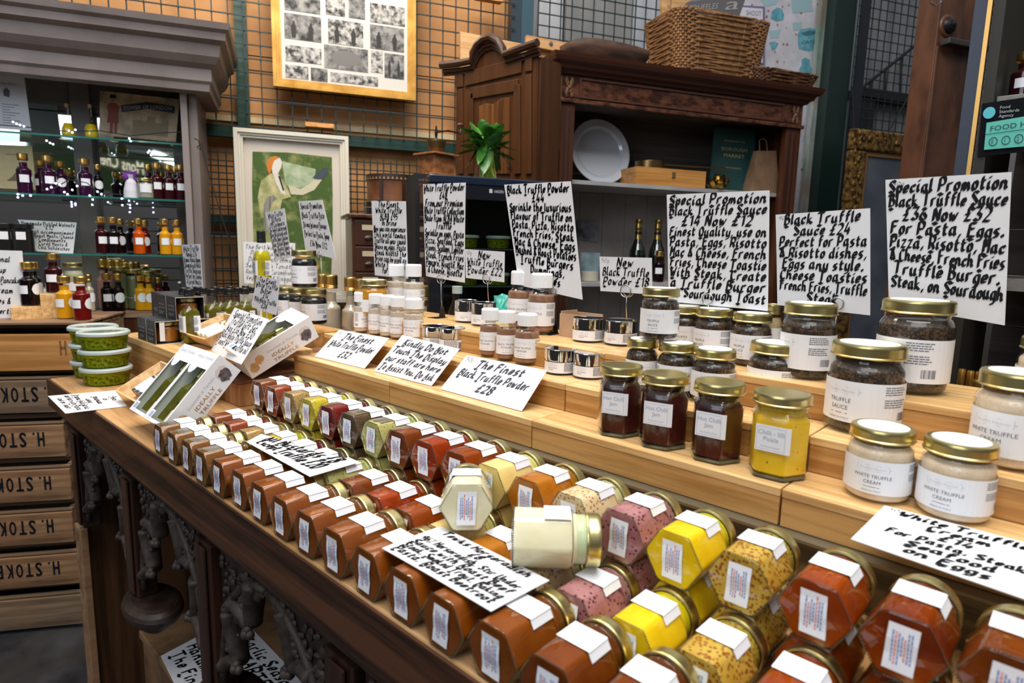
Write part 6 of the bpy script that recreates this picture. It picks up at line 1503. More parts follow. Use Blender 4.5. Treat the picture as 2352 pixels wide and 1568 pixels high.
# milk bottle and teal bag at the fridge foot
pM = wf(W(1050, 700, 1.98)[0], 1.93, 0); pM = atX(1050, 695, 1.10)
pm_ = Vector((pM.x, pM.y, T)); hM = atX(1050, 657, 1.10).z-T
th = Thing('plastic_bottle', 'translucent white plastic bottle behind the risers', 'bottle', pm_)
th.part('bottle', MB().lathe([(0, 0), (.026, 0), (.028, .004), (.028, hM*.55), (.022, hM*.75), (.012, hM*.86), (.012, hM*.93)], 24), thin_glass('milky_plastic', (.62, .74, .76), rough=.3), smooth='all')
th.part('bottle_cap', MB().lathe([(.0, hM*.93), (.0135, hM*.93), (.0135, hM), (0, hM)], 20), plain('milky_cap', (.55, .66, .68), .4), smooth=True)
pb = atX(1160, 715, 1.12); TEAL = noisy('teal_bag', (.02, .26, .20), (.08, .46, .38), 14, .4)
rn = random.Random(9); mb = MB().sphere((0, 0, 0), 1, 16, 10)
for i, v in enumerate(mb.v): mb.v[i] = Vector((v.x*.055, v.y*.075, v.z*.5*(pb.z-T+.02)))*(1+rn.uniform(-.18, .12))+Vector((pb.x-.01, pb.y, T+.5*(pb.z-T+.02)+.012))
tag(obj('plastic_bag', mb, TEAL, smooth='all', loc=(pb.x, pb.y, T)), 'crumpled teal plastic bag behind the chrome pots', 'bag')
pbk = atX(1028, 690, 1.10)
# coffee grinder on the corner
ag0 = W(963, 370, 2.32)[0]; ag1 = W(1045, 370, 2.32)[0]; zg0 = W(1000, 405, 2.32)[1]; zg1 = W(1000, 352, 2.32)[1]
zst = zg0
th = Thing('stand_box', 'dark box under the coffee grinder beside the fridge', 'box', wf(ag0, 2.4, zB))
th.part('box', WB(wf).b(ag0+.0, af0-.006, 2.30, 2.415, zB+.0005, zst-.0005), MAHO, world=True) if False else th.part('box', WB(wf).b(ad1+.012, af0-.004, 2.25, 2.42, zB+.0005, zst-.0005), DARK, world=True)
th = Thing('coffee_grinder', 'antique wooden box coffee grinder with brass hopper and crank', 'grinder', wf((ag0+ag1)/2, 2.36, zst))
GB = wood('grinder_box', (.16, .055, .02), (.34, .14, .05), 'x', .4, 8, rotz=-WROT, coat=.2)
w2 = (ag1-ag0)/2; ac = (ag0+ag1)/2; hG = zg1-zg0
gl = MB(); RR = Matrix.Rotation(WROT+.5, 4, 'Z')
gc = wf(ac, 2.34, zst)
def gbx(r, z0, z1, q=1): return MB().box(-r, r, -r*q, r*q, z0, z1, M=Matrix.Translation(gc) @ RR)
th.part('box', gbx(w2*.70, .008, hG-.008), GB, world=True, bevel=.001); th.part('base', gbx(w2*.86, 0, .0078), GB, world=True, bevel=.002); th.part('top', gbx(w2*.9, hG-.0078, hG), GB, world=True, bevel=.002)
s_ = hG
th.part('hopper', MB().lathe([(.015, 0), (.022, .002), (.030, .018), (.036, .040), (.037, .046), (.033, .044)], 28, c=gc+Vector((0, 0, hG))), plain('aged_brass', (.17, .11, .05), .35, .8), world=True, smooth='all')
th.part('spindle', MB().lathe([(0, .03), (.006, .032), (.008, .05), (.004, .06), (.006, .075), (.003, .10), (0, .102)], 12, c=gc+Vector((0, 0, hG))), plain('iron', (.02, .018, .018), .4, .7), world=True, smooth=True)
kx, kz = W(1058, 268, 2.34); kp = wf(kx, 2.34, 0); kp.z = gc.z+hG+.082
th.part('crank', MB().tube([gc+Vector((0, 0, hG+.078)), gc+(kp-gc)*.4+Vector((0, 0, hG*.6+.086*.6)) if False else (gc+Vector((0, 0, hG+.078))+kp)/2+Vector((0, 0, .008)), kp], .003, 6), plain('iron', (.02, .018, .018), .4, .7), world=True, smooth=True)
th.part('crank_knob', MB().lathe([(0, -.004), (.008, 0), (.006, .010), (.005, .014), (.012, .022), (.014, .030), (.008, .036), (0, .037)], 16, c=kp), plain('knob_wood', (.07, .015, .01), .3, coat=.5), world=True, smooth=True)
# jar of wild garlic leaves on the fridge
gz = zf+.0005; gp = wf(W(1117, 400, 2.14)[0], 2.14, gz); gr = 27*depth(gp)/F; gh = 66*depth(gp)/F
th = Thing('clip_top_jar', 'clip-top glass jar with its lid hanging open, full of green stems', 'jar', gp, facing(gp))
th.part('glass_body', MB().lathe([(0, .001), (gr*.95, 0), (gr, .004), (gr, gh*.80), (gr*.85, gh*.88), (gr*.85, gh)], 30), GLASS, smooth='all')
Ml = Matrix.Translation((gr*1.55, 0, gh*.62)) @ Matrix.Rotation(math.radians(58), 4, 'Y')
th.part('glass_lid', MB().lathe([(0, 0), (gr*.95, 0), (gr*1.0, .004), (gr*.9, .010), (gr*.6, .012), (0, .010)], 28, M=Ml), thin_glass('lid_glass', (.75, .78, .78)), smooth=True)
th.part('wire_clip', MB().tube([(gr*.8, 0, gh*.93), (gr*1.1, -.01, gh*.98), (gr*1.3, 0, gh*.85), (gr*1.0, .01, gh*.9)], .0012, 5), WIRE, smooth=True)
lf = Thing('wild_garlic', 'bunch of green wild garlic leaves standing in the clip-top jar', 'plant', gp, facing(gp))
STEM = plain('leaf_stem', (.30, .46, .06), .4); LEAF = noisy('garlic_leaf', (.018, .11, .012), (.07, .26, .03), 30, .35, coat=.2)
rn = random.Random(11)
st = MB(); 
for i in range(34):
    a = rn.uniform(0, 2*PI); q = rn.uniform(.1, .85)*gr; a2 = a+rn.uniform(-.8, .8)
    st.tube([(q*math.cos(a), q*math.sin(a), .004), (q*math.cos(a2)*.9, q*math.sin(a2)*.9, gh*.5), (gr*.6*math.cos(a2), gr*.6*math.sin(a2), gh*.95)], .0016, 4)
lf.part('stems', st, STEM, smooth=True)
for i in range(60):
    a = rn.uniform(0, 2*PI); el = rn.uniform(.15, 1.45) if i < 54 else rn.uniform(-.9, -.3); L = rn.uniform(.065, .10)
    d = Vector((math.cos(a)*math.cos(el), math.sin(a)*math.cos(el), math.sin(el))); base = Vector((gr*.5*math.cos(a), gr*.5*math.sin(a), gh*.95))+Vector((0, 0, rn.uniform(0, .055)))
    side = d.cross(Vector((0, 0, 1))).normalized()*math.cos(rn.uniform(-.8, .8)); nrm = side.cross(d).normalized(); mb = MB(); nseg = 6; w0 = L*.30
    vs_ = []
    for k in range(nseg+1):
        t = k/nseg; c = base+d*L*t+nrm*(-.012*math.sin(t*2.2))+Vector((0, 0, -.03*t*t)); ww = w0*math.sin(PI*min(t*.92+.08, 1))**.8
        vs_ += [c-side*ww, c+nrm*(-ww*.18), c+side*ww]
    fs = []
    for k in range(nseg): o = 3*k; fs += [(o, o+1, o+4, o+3), (o+1, o+2, o+5, o+4)]
    lf.part('leaf', mb.add(vs_, fs), LEAF, smooth='all')
# ------------------------------------------------------------------ tower cabinet (faces the aisle)
XT = 1.80
y0_ = atX(1237, 300, XT).y; y1_ = atX(1048, 300, XT).y
zt0 = zB+.0005
def Tx(x, y): p = atX(x, y, XT); return p
th = Thing('tower_cabinet', 'tall narrow oak cabinet with an arched pediment behind the leaves', 'cabinet', (XT+.15, (y0_+y1_)/2, 0))
zside = Tx(1048, 165).z
th.part('carcass', MB().box(XT+.004, XT+.12, y0_, y1_, zt0, Tx(1237, 118).z-.02), OAKT, world=True)
pts = [(1048, 168), (1048, 400), (1237, 400), (1237, 112), (1165, 130), (1160, 112), (1150, 98), (1135, 90), (1118, 94), (1104, 108), (1096, 128), (1092, 142)]
Pz = [Tx(x, y) for x, y in pts]; Pz[1].z = zt0+.001; Pz[2].z = zt0+.001
th.part('front_panel', MB().prism([p-Vector((.0, 0, 0)) for p in Pz], (.0035, 0, 0)), OAKT, world=True)
cor = [(1022, 152), (1060, 148), (1092, 142), (1094, 126), (1103, 107), (1118, 93), (1136, 88), (1153, 97), (1163, 114), (1167, 128), (1205, 114), (1243, 101)]
for r_, off_, dz_ in ((.015, .020, 0), (.010, .008, -.022), (.006, .004, -.036)):
    mb = MB().tube([Tx(x, y)+Vector((-off_, 0, dz_)) for x, y in cor], r_, 8); th.part('cornice_moulding', mb, plain('oak_moulding', (.040, .014, .006), .35, coat=.3), world=True, smooth=True)
mb = MB().tube([Tx(x, y)+Vector((.13, 0, 0)) for x, y in cor], .13, 4)
def tbar(nm, x0, y0, x1, y1, t=.010, m=None, dx=-.008, vert=False):
    a = Tx(x0, y0); b = Tx(x1, y1); n_ = Vector((0, 0, 1)) if not vert else Vector((0, 1, 0))
    P4 = [a-n_*t+Vector((dx, 0, 0)), b-n_*t+Vector((dx, 0, 0)), b+n_*t+Vector((dx, 0, 0)), a+n_*t+Vector((dx, 0, 0))]
    th.part(nm, MB().prism(P4, (-dx-.0005, 0, 0)), m or OAKT, world=True, bevel=.002)
tbar('frieze_board', 1070, 182, 1200, 150, .028)
for x, y in ((1058, 186), (1216, 148)): tbar('corner_block', x-8, y+1, x+8, y-1.5, .026)
for x in (1060, 1216): tbar('side_stile', x, 400, x, 205 if x < 1100 else 172, .014, vert=True)
for (x0, y0, x1, y1) in ((1092, 215, 1180, 196), ): tbar('door_rail', x0-8, y0, x1+12, y1, .022)
for x in (1083, 1190): tbar('door_stile', x, 400, x, 215 if x < 1100 else 195, .016, vert=True)
pan = [Tx(x, y) for x, y in ((1102, 400), (1102, 245), (1118, 238), (1136, 240), (1152, 228), (1172, 224), (1172, 400))]
th.part('raised_panel', MB().prism([p+Vector((-.006, 0, 0)) for p in pan], (.0055, 0, 0)), wood('tower_panel', (.06, .022, .006), (.17, .065, .018), 'z', .35, 7, coat=.3), world=True, bevel=.002)
# ------------------------------------------------------------------ open hutch
NH = 2.30
ah0 = W(1290, 230, NH)[0]; ah0i = W(1318, 330, NH)[0]; ah1 = W(1840, 300, NH)[0]; ah1i = W(1806, 300, NH)[0]
zh_t = W(1300, 152, NH)[1]; zfr = W(1330, 232, NH)[1]; zps = W(1330, 411, NH)[1]; zls = W(1430, 650, NH)[1]
th = Thing('open_hutch', 'large carved mahogany hutch with grey painted shelves', 'cabinet', wf((ah0+ah1)/2, NH+.2, 0))
GRY = noisy('grey_painted_wood', (.30, .29, .285), (.40, .39, .38), 5, .5); GRYB = wood('grey_back_boards', (.09, .078, .07), (.16, .145, .13), 'x', .6, 5, rotz=-WROT)
DH = .36
for nm, a0, a1 in (('left_pilaster', ah0, ah0i), ('right_pilaster', ah1i, ah1)):
    pl_ = th.part(nm, WB(wf).b(a0, a1, NH, NH+.03, 0, zfr-.001), MAHO, world=True, bevel=.003)
    for u in (.30, .62):
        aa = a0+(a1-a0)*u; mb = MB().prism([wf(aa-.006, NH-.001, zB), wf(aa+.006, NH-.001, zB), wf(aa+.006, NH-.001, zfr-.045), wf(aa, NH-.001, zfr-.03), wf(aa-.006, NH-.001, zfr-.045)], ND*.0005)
        th.part('flute_shade', mb, plain('flute_shadow_wood', (.03, .009, .005), .5), world=True, parent=pl_)  # flat dark strip: shade of a groove put into the colour
th.part('left_side', WB(wf).b(ah0+.002, ah0+.022, NH+.031, NH+DH, 0, zh_t-.03), MAHO, world=True); th.part('right_side', WB(wf).b(ah1-.022, ah1-.002, NH+.031, NH+DH, 0, zh_t-.03), MAHO, world=True)
bb = WB(wf); z = zls-.4
while z < zfr: bb.b(ah0+.023, ah1-.023, NH+DH-.015, NH+DH-.002, z, z+.086); z += .088
th.part('back_boards', bb, GRYB, world=True)
bb = WB(wf); aa = ah0+.0235
while aa < ah1-.03: bb.b(aa, min(aa+.118, ah1-.0235), NH+DH-.022, NH+DH-.0155, zls-.28, zps-.018); aa += .12
th.part('lower_back_boards', bb, noisy('grey_painted_back', (.32, .29, .27), (.42, .39, .365), 4, .55), world=True)
th.part('frieze', WB(wf).b(ah0+.001, ah1-.001, NH+.0, NH+.03, zfr, zh_t-.03), MAHOX, world=True)
ap0 = W(1330, 200, NH)[0]; ap1 = W(1800, 250, NH)[0]
fr_ = WB(wf); hz = zh_t-.03-zfr
for (p0, p1, q0, q1) in ((ap0, ap1, .12, .2), (ap0, ap1, .86, .93), (ap0, ap0+.008, .2, .86), (ap1-.008, ap1, .2, .86)): fr_.b(p0, p1, NH-.006, NH-.0005, zfr+hz*q0, zfr+hz*q1)
th.part('frieze_moulding', fr_, plain('mahogany_moulding', (.09, .03, .015), .35, coat=.3), world=True)
th.part('frieze_ledge', WB(wf).b(ah0-.006, ah1+.006, NH-.012, NH-.0005, zfr-.012, zfr+.004), MAHOX, world=True, bevel=.003)
for aa in ((ah0+ah0i)/2, (ah1+ah1i)/2):
    mb = MB(); c0 = wf(aa, NH-.003, zfr+hz*.5)
    for s1_ in (-1, 1):
        for s2_ in (-1, 1):
            for t in (.35, .65): mb.sphere(c0+WD*s1_*.012*(t+.3)+Vector((0, 0, s2_*hz*.40*t)), .010, 8, 6, (.8, .6, 1.5))
    mb.sphere(c0, .010, 8, 6)
    th.part('carved_rosette', mb, noisy('carved_rosette_wood', (.10, .04, .02), (.24, .11, .05), 60, .5), world=True, smooth=True)
cpro = [(0, -.03), (-.012, -.028), (-.018, -.018), (-.030, -.012), (-.036, .002), (-.052, .010), (-.058, .022), (-.062, .035), (0, .035)]
mb = MB(); n_ = len(cpro)
for dn, z in cpro: mb.v += [wf(ah0+dn*1.0, NH+DH, zh_t+z), wf(ah0+dn, NH+dn, zh_t+z), wf(ah1-dn, NH+dn, zh_t+z), wf(ah1-dn, NH+DH, zh_t+z)]
for i in range(n_-1):
    for k in range(3): a = 4*i+k; b = 4*(i+1)+k; mb.f.append((a, a+1, b+1, b))
mb.f.append((4*(n_-1), 4*(n_-1)+1, 4*(n_-1)+2, 4*(n_-1)+3))
th.part('cornice', mb, plain('mahogany_cornice', (.065, .022, .012), .35, coat=.3), world=True)
th.part('roof_board', WB(wf).b(ah0+.023, ah1-.023, NH+.031, NH+DH-.001, zfr+.02, zfr+.035), GRYB, world=True)
for nm, zz, lb_ in (('plate_shelf', zps, 'grey painted shelf board'), ('bottle_shelf', zls, 'grey painted shelf board'), ('low_shelf', zls-.30, 'grey painted shelf board')):
    th.part(nm, WB(wf).b(ah0i-.02, ah1i+.02, NH+.032, NH+DH-.016, zz-.016, zz), GRY, world=True, label=lb_)
def HS(px, z, n, w):
    p = atN(px, 400, n); p.z = z+.0004; return p, w/2*depth(p)/F*.97
# enamel plate leaning
pc = atN(1374, 337, NH+.20); rP = 76*depth(pc)/F
nrmP = (Vector((0, 0, .22))-ND).normalized(); Zp = nrmP; Yp = Vector((0, 0, 1))
Mp = frame_mat(Vector((pc.x, pc.y, zps+rP*.985+.004))+WD*.012, Zp, Yp)
th = Thing('enamel_plate', 'large white enamel plate standing upright on the hutch shelf', 'plate', M=Mp)
th.part('plate', MB().lathe([(0, -.010), (rP*.72, -.010), (rP*.80, -.002), (rP*.97, .002), (rP, .003), (rP*.97, 0), (rP*.80, -.006), (rP*.70, -.014), (0, -.014)], 56), plain('white_enamel', (.62, .66, .72), .15, coat=1), smooth=True)
th.part('worn_rim', MB().lathe([(rP*.985, .0035), (rP*1.004, .003), (rP*.985, 0)], 56), plain('chipped_rim', (.30, .28, .27), .5), smooth=True)
# wooden box with clasp
b0a = W(1462, 400, NH+.05)[0]; b1a = W(1622, 400, NH+.05)[0]; hb = W(1540, 384, NH+.05)[1]-W(1540, 425, NH+.05)[1]
OB = wood('orange_box_wood', (.42, .17, .035), (.60, .29, .08), 'x', .4, 6, rotz=-WROT, coat=.2)
th = Thing('clasp_box', 'orange wooden box with a brass clasp on the hutch shelf', 'box', wf((b0a+b1a)/2, NH+.1, zps+.0005))
th.part('box_body', WB(wf).b(b0a, b1a, NH+.05, NH+.20, zps+.0005, zps+hb*.66), OB, world=True, bevel=.001); th.part('box_lid', WB(wf).b(b0a, b1a, NH+.05, NH+.20, zps+hb*.665, zps+hb), OB, world=True, bevel=.001)
ac_ = b0a+(b1a-b0a)*.52; th.part('clasp', WB(wf).b(ac_-.008, ac_+.008, NH+.046, NH+.0495, zps+hb*.5, zps+hb*.84), GOLD, world=True, bevel=.001)
p, r = HS(1490, zps+hb, NH+.12, 68)
th = Thing('brass_pan', 'small brass pan with a long handle resting on the wooden box', 'pan', p, WROT)
BRS = plain('old_brass', (.22, .15, .06), .3, .9)
th.part('pan', MB().lathe([(0, .001), (r*.95, 0), (r, .003), (r, .032), (r*.97, .032), (r*.96, .004)], 36), BRS, smooth='all')
L_h = W(1668, 376, NH+.12)[0]-W(1490, 376, NH+.12)[0]
th.part('handle', MB().tube([(r*.98, 0, .026), (L_h*.5, -.02, .024), (L_h, -.03, .024)], .004, 6), BRS, smooth=True)
# book
bk = [atN(x, y, NH+.14) for x, y in ((1642, 292), (1735, 302), (1733, 420), (1630, 418))]; bk[2].z = bk[3].z = zps+.0006
th = Thing('market_booklet', 'dark green leaflet reading Borough Market leaning in the hutch', 'booklet', (bk[2]+bk[3])/2)
th.part('cover', MB().prism(bk, ND*.006), noisy('leaflet_green', (.016, .055, .055), (.025, .11, .10), 3, .5), world=True)
f = onpic(bk, .0012); mb = MB()
for t_, v_, h_, w_t in (('ESTABLISHED 1756', .80, .035, .5), ('BOROUGH', .66, .075, .62), ('MARKET', .56, .075, .5), ('FOOD POLICY', .38, .035, .36)):
    vs2, fs2, wq = text2d(t_); mb.add([f(.5-w_t/2+x*w_t/wq, v_+y*h_) for x, y in vs2], fs2)
th.part('gilt_lettering', mb, plain('gilt_print', (.60, .48, .22), .5), world=True)
# gold bow
pbw, rb_ = HS(1653, zps, NH+.06, 88); rn = random.Random(21)
th = Thing('gift_bow', 'shiny gold foil gift bow on the hutch shelf', 'bow', pbw)
for i in range(26):
    a = rn.uniform(0, 2*PI); el = rn.uniform(.1, 1.4); d = Vector((math.cos(a)*math.cos(el), math.sin(a)*math.cos(el), math.sin(el))); s_ = d.cross(Vector((0, 0, 1))).normalized(); u = s_.cross(d)
    L = rb_*rn.uniform(.55, .8); b_ = Vector((0, 0, rb_*.15)); ptsb = [b_+d*L*t+u*L*.30*math.sin(t*PI) for t in (0, .3, .6, .9, 1)]+[b_+d*L*t-u*L*.25*math.sin(t*PI) for t in (.8, .5, .2)]
    mb = MB(); 
    for k in range(len(ptsb)-1): mb.add([ptsb[k]-s_*L*.16, ptsb[k]+s_*L*.16, ptsb[k+1]+s_*L*.16, ptsb[k+1]-s_*L*.16], [(0, 1, 2, 3)])
    th.part('loop', mb, plain('gold_foil', (.72, .46, .12), .22, 1), smooth='all')
# paper bag
P = [atN(x, y, NH+.08) for x, y in ((1737, 346), (1783, 346), (1790, 445), (1726, 438))]; P[2].z = P[3].z = zps+.0006
th = Thing('paper_bag', 'brown paper carrier bag at the right end of the hutch shelf', 'bag', (P[2]+P[3])/2)
KR = noisy('kraft_paper', (.20, .11, .06), (.30, .18, .10), 10, .8)
Pb = [q+ND*.07 for q in P]; Pb[0] = Pb[0]-ND*.05; Pb[1] = Pb[1]-ND*.05
th.part('bag', MB().add(P+Pb, [(0, 1, 2, 3), (4, 5, 6, 7), (0, 3, 7, 4), (1, 2, 6, 5), (2, 3, 7, 6)]), KR, world=True)
th.part('handle', MB().tube([atN(x, y, NH+.085) for x, y in ((1745, 348), (1744, 322), (1754, 318), (1760, 324), (1762, 350))], .003, 5), KR, world=True, smooth=True)
# champagne bottles
CHG = plain('dark_bottle_glass', (.006, .010, .006), .08, coat=1); FOIL = plain('gold_foil_neck', (.60, .42, .12), .3, 1)
for lb, px, yt, n in (('dark sparkling wine bottle with gold foil neck, left of two', 1463, 503, NH+.20), ('dark sparkling wine bottle with gold foil neck, right of two', 1507, 504, NH+.19)):
    p = atN(px, 600, n); p.z = zls+.0005; h = atN(px, yt, n).z-p.z; r = h*.135
    th = Thing('wine_bottle', lb, 'bottle', p, 0, 'sparkling wine bottles')
    th.part('bottle', MB().lathe([(0, .001), (r, 0), (r, h*.42), (r*.92, h*.50), (r*.62, h*.60), (r*.40, h*.70), (r*.34, h*.80), (r*.34, h*.93), (0, h*.93)], 30), CHG, smooth=True)
    th.part('foil_neck', MB().lathe([(r*.46, h*.665), (r*.40, h*.74), (r*.38, h*.82), (r*.43, h*.86), (r*.40, h*.93), (r*.44, h*.97), (r*.36, h), (0, h)], 24), FOIL, smooth=True)
    th.part('neck_band', MB().lathe([(r*.415, h*.755), (r*.425, h*.755), (r*.40, h*.80), (r*.395, h*.80)], 24), BLACKP, smooth=True)
p = atN(1512, 640, NH+.07); p.z = zls+.0005; t_ = atN(1512, 577, NH+.07)
vinegar('little dark bottle with white label before the sparkling wine', p, 13*depth(p)/F, t_.z-p.z, VDARK, side=False)
# photo card and glass photo jar
P = [atN(x, y, NH+.33) for x, y in ((1326, 508), (1376, 510), (1374, 556), (1328, 549))]
th = Thing('photo_card', 'pinned black and white photograph at the back of the hutch', 'photograph', (P[2]+P[3])/2)
th.part('photo', MB().prism(P, ND*.002), noisy('monochrome_photo', (.05, .055, .07), (.45, .47, .52), 12, .4), world=True)
p = atN(1354, 640, NH+.12); p.z = zls+.0005; r = 22*depth(p)/F; h = atN(1354, 580, NH+.12).z-p.z
th = Thing('photo_block', 'glass jar of pale pickles with a picture card behind it', 'jar', p, facing(p))
th.part('glass_jar', MB().lathe([(0, 0), (r, 0), (r, h*.5), (r*.8, h*.55)], 24), GLASS, smooth='all'); th.part('pickles', MB().lathe([(0, .002), (r*.9, .002), (r*.9, h*.34), (0, h*.34)], 20), plain('pale_pickles', (.55, .50, .40), .6), smooth=True)
th.part('picture_card', MB().box(-r, r, r*.85, r*.9, 0, h), noisy('sky_card', (.08, .13, .16), (.28, .40, .42), 8, .4))
# things on the hutch top
zht = zh_t+.0355
tr0 = atN(1297, 140, NH+.06); 
th = Thing('wooden_trough', 'rough dark wooden trough lying on top of the hutch', 'trough', wf(W(1395, 120, NH+.12)[0], NH+.12, zht))
aL = W(1297, 140, NH+.12)[0]; aR = W(1488, 120, NH+.12)[0]; hT = W(1400, 90, NH+.12)[1]-W(1400, 148, NH+.12)[1]
TRW = noisy('rough_trough_wood', (.016, .006, .003), (.085, .036, .016), 14, .75, stretch=(.5, .5, 2), bump=.6)
n = 14; mb = MB(); rngs = []
for k, (s1_, zz, dd) in enumerate(((.62, 0, .6), (.82, .25, .8), (.97, .7, .95), (1, 1, 1), (.92, 1.0, .9), (.75, .5, .7))):
    for i in range(20):
        a = 2*PI*i/20; cx_ = (aL+aR)/2; sx_ = (aR-aL)/2; sgn = lambda v: abs(v)**.6*(1 if v > 0 else -1)
        mb.v.append(wf(cx_+sx_*s1_*sgn(math.cos(a)), NH+.14+.10*dd*sgn(math.sin(a)), zht+hT*.95*zz*(1+.06*math.sin(3*a+1))))
for k in range(5):
    for i in range(20): mb.f.append((k*20+i, k*20+(i+1) % 20, (k+1)*20+(i+1) % 20, (k+1)*20+i))
mb.f.append(tuple(range(20))); mb.f.append(tuple(100+i for i in range(20)))
th.part('trough', mb, TRW, world=True, smooth='all')
WIC = noisy('wicker', (.13, .055, .020), (.42, .22, .09), 50, .55, lo=.3, hi=.7)
WICD = noisy('dark_wicker', (.045, .020, .010), (.20, .09, .04), 50, .55)
def wicker(label, name, cx_, n0, zb, la, ln, h, flare=1.12, rows=16, nst=44, mat=WIC, rr=.0046):
    th = Thing(name, label, 'basket', wf(cx_, n0, zb), WROT)
    def rim(t, a, o=0):
        s = (1+(flare-1)*t); c, s_ = math.cos(a), math.sin(a); g = lambda v: abs(v)**.26*(1 if v > 0 else -1)
        return Vector((la/2*s*g(c)*(1+o/la*2), ln/2*s*g(s_)*(1+o/ln*2), t*h))
    rd = MB()
    for j in range(rows):
        t = (j+.5)/rows; N_ = nst*2; ptsr = []
        for i in range(N_): ptsr.append(rim(t, 2*PI*i/N_, .0030*(1 if ((i//2)+j) % 2 else -1)))
        rd.tube(ptsr, rr, 5, closed=True)
    th.part('woven_rods', rd, mat, smooth=True)
    sk = MB()
    for i in range(nst): sk.tube([rim(0, 2*PI*i/nst+.03), rim(1, 2*PI*i/nst+.03)], .0028, 5)
    th.part('stakes', sk, mat, smooth=True)
    rm = MB()
    for ph in (0, PI): rm.tube([rim(1, 2*PI*i/120, .003*math.cos(i*.9+ph))+Vector((0, 0, .003*math.sin(i*.9+ph))) for i in range(120)], .0042, 5, closed=True)
    th.part('braided_rim', rm, mat, smooth=True)
    ln_ = MB(); q_ = [rim(.02, 2*PI*i/48, -.006) for i in range(48)]+[rim(.97, 2*PI*i/48, -.006) for i in range(48)]
    ln_.add(q_, [(i, (i+1) % 48, 48+(i+1) % 48, 48+i) for i in range(48)]); th.part('inner_weave', ln_, WICD)
    th.part('base', MB().add([rim(.02, 2*PI*i/32)*.97 for i in range(32)], [tuple(range(32))]), mat)
    return th
NB = NH+.17
a0 = W(1500, 100, NB)[0]; a1 = W(1716, 100, NB)[0]; hB = W(1600, 40, NB-.1)[1]-zht
th = wicker('large wicker basket with a folded newspaper on the hutch', 'wicker_basket', (a0+a1)/2+.02, NB, zht+.004, (a1-a0)*.84, .24, W(1600, 45, NB-.05)[1]-zht, 1.18, rows=24)
hd = [atN(x, y, NB+.05) for x, y in ((1535, 40), (1540, -20), (1552, -60), (1600, -90))]; th.part('handle', MB().tube(hd, .008, 7), WIC, world=True, smooth=True)
P = [atN(x, y, NB-.02) for x, y in ((1580, 4), (1716, -12), (1690, 60), (1570, 60))]
th = Thing('folded_newspaper', 'folded dark newspaper sticking out of the wicker basket', 'newspaper', (P[2]+P[3])/2)
th.part('paper', MB().prism(P, ND*.02), plain('newsprint', (.10, .095, .10), .7), world=True)
f = onpic(P, .001); mb = MB()
vs2, fs2, wq = text2d('TRUFFLES'); mb.add([f(.04+x*.5/wq, .62+y*.3) for x, y in vs2], fs2); vs2, fs2, wq = text2d('a'); mb.add([f(.66+x*.26/wq, .55+y*.6) for x, y in vs2], fs2)
th.part('headline', mb, plain('newsprint_pale', (.30, .29, .29), .7), world=True)
a0 = W(1700, 170, NH+.13)[0]; a1 = W(1838, 170, NH+.13)[0]
wicker('shallow dark wicker tray at the right end of the hutch top', 'wicker_tray', (a0+a1)/2, NH+.13, zht+.003, (a1-a0)*.86, .20, .070, 1.2, rows=10, nst=34, mat=WICD)
# ------------------------------------------------------------------ right background
NP = 2.75
def vpanel(name, label, cat, px, n, mat, z0=0, thick=.03, kids=None):
    a0 = W(px[0], 300, n)[0]; a1 = W(px[1], 300, n)[0]
    th = Thing(name, label, cat, wf((a0+a1)/2, n, z0)); th.part('board', WB(wf).b(a0, a1, n, n+thick, z0, 3.1), mat, world=True); return th, a0, a1
CHP = noisy('chipped_white_paint', (.42, .42, .47), (.60, .60, .66), 8, .6, c3=(.50, .49, .53), spots=((.28, .15, .10), 22, -.10))
th, a0, a1 = vpanel('painted_board', 'chipped white upright boards printed with blue kitchen things', 'board', (1640, 1885), NP, CHP)
BLU = noisy('printed_blue', (.07, .26, .34), (.16, .40, .48), 30, .6); BLUP = plain('printed_pale_blue', (.30, .46, .50), .6)
def stamp(nm, pts, m, o=.001): th.part(nm, MB().add([atN(x, y, NP-o) for x, y in pts], [tuple(range(len(pts)))]), m, world=True)
stamp('printed_coffee_pot', [(1836, 196), (1840, 172), (1835, 160), (1841, 150), (1842, 136), (1850, 132), (1860, 137), (1862, 152), (1866, 162), (1863, 178), (1866, 196)], BLU)
stamp('printed_flour_sack', [(1832, 80), (1838, 68), (1860, 64), (1880, 68), (1876, 112), (1858, 118), (1834, 112)], BLU); stamp('printed_sack_mouth', [(1840, 76), (1858, 70), (1876, 72), (1868, 79), (1850, 82)], plain('printed_deep_blue', (.05, .16, .20), .6), .002)
tx = MB(); g0 = atN(1840, 101, NP-.003); uu = (atN(1872, 98, NP-.003)-g0); printed(tx, lambda s, t: g0+uu.normalized()*s+Vector((0, 0, t)), 'CAFE', 0, 0, .022, width=uu.length); th.part('sack_lettering', tx, plain('printed_deep_blue', (.05, .16, .20), .6), world=True)
stamp('printed_jelly', [(1770, 42), (1773, 26), (1784, 17), (1796, 20), (1801, 34), (1799, 46), (1784, 49)], BLU)
stamp('printed_dish', [(1745, -2), (1790, -6), (1782, 10), (1760, 14)], BLUP); stamp('printed_casket', [(1817, -10), (1860, -14), (1868, 26), (1820, 30)], BLUP)
stamp('printed_fruit', [(1767, 98), (1778, 95), (1788, 100), (1782, 112), (1774, 116)], BLU); stamp('printed_tin', [(1820, 52), (1842, 50), (1842, 68), (1822, 70)], BLUP); stamp('printed_bowl', [(1766, 70), (1794, 68), (1788, 86), (1770, 88)], BLUP)
P = [atN(x, y, NP-.004) for x, y in ((1700, 12), (1757, 15), (1757, 148), (1700, 145))]
th2 = Thing('shoot_sign', 'white poster with purple border reading Shoot for the Even', 'poster', (P[2]+P[3])/2)
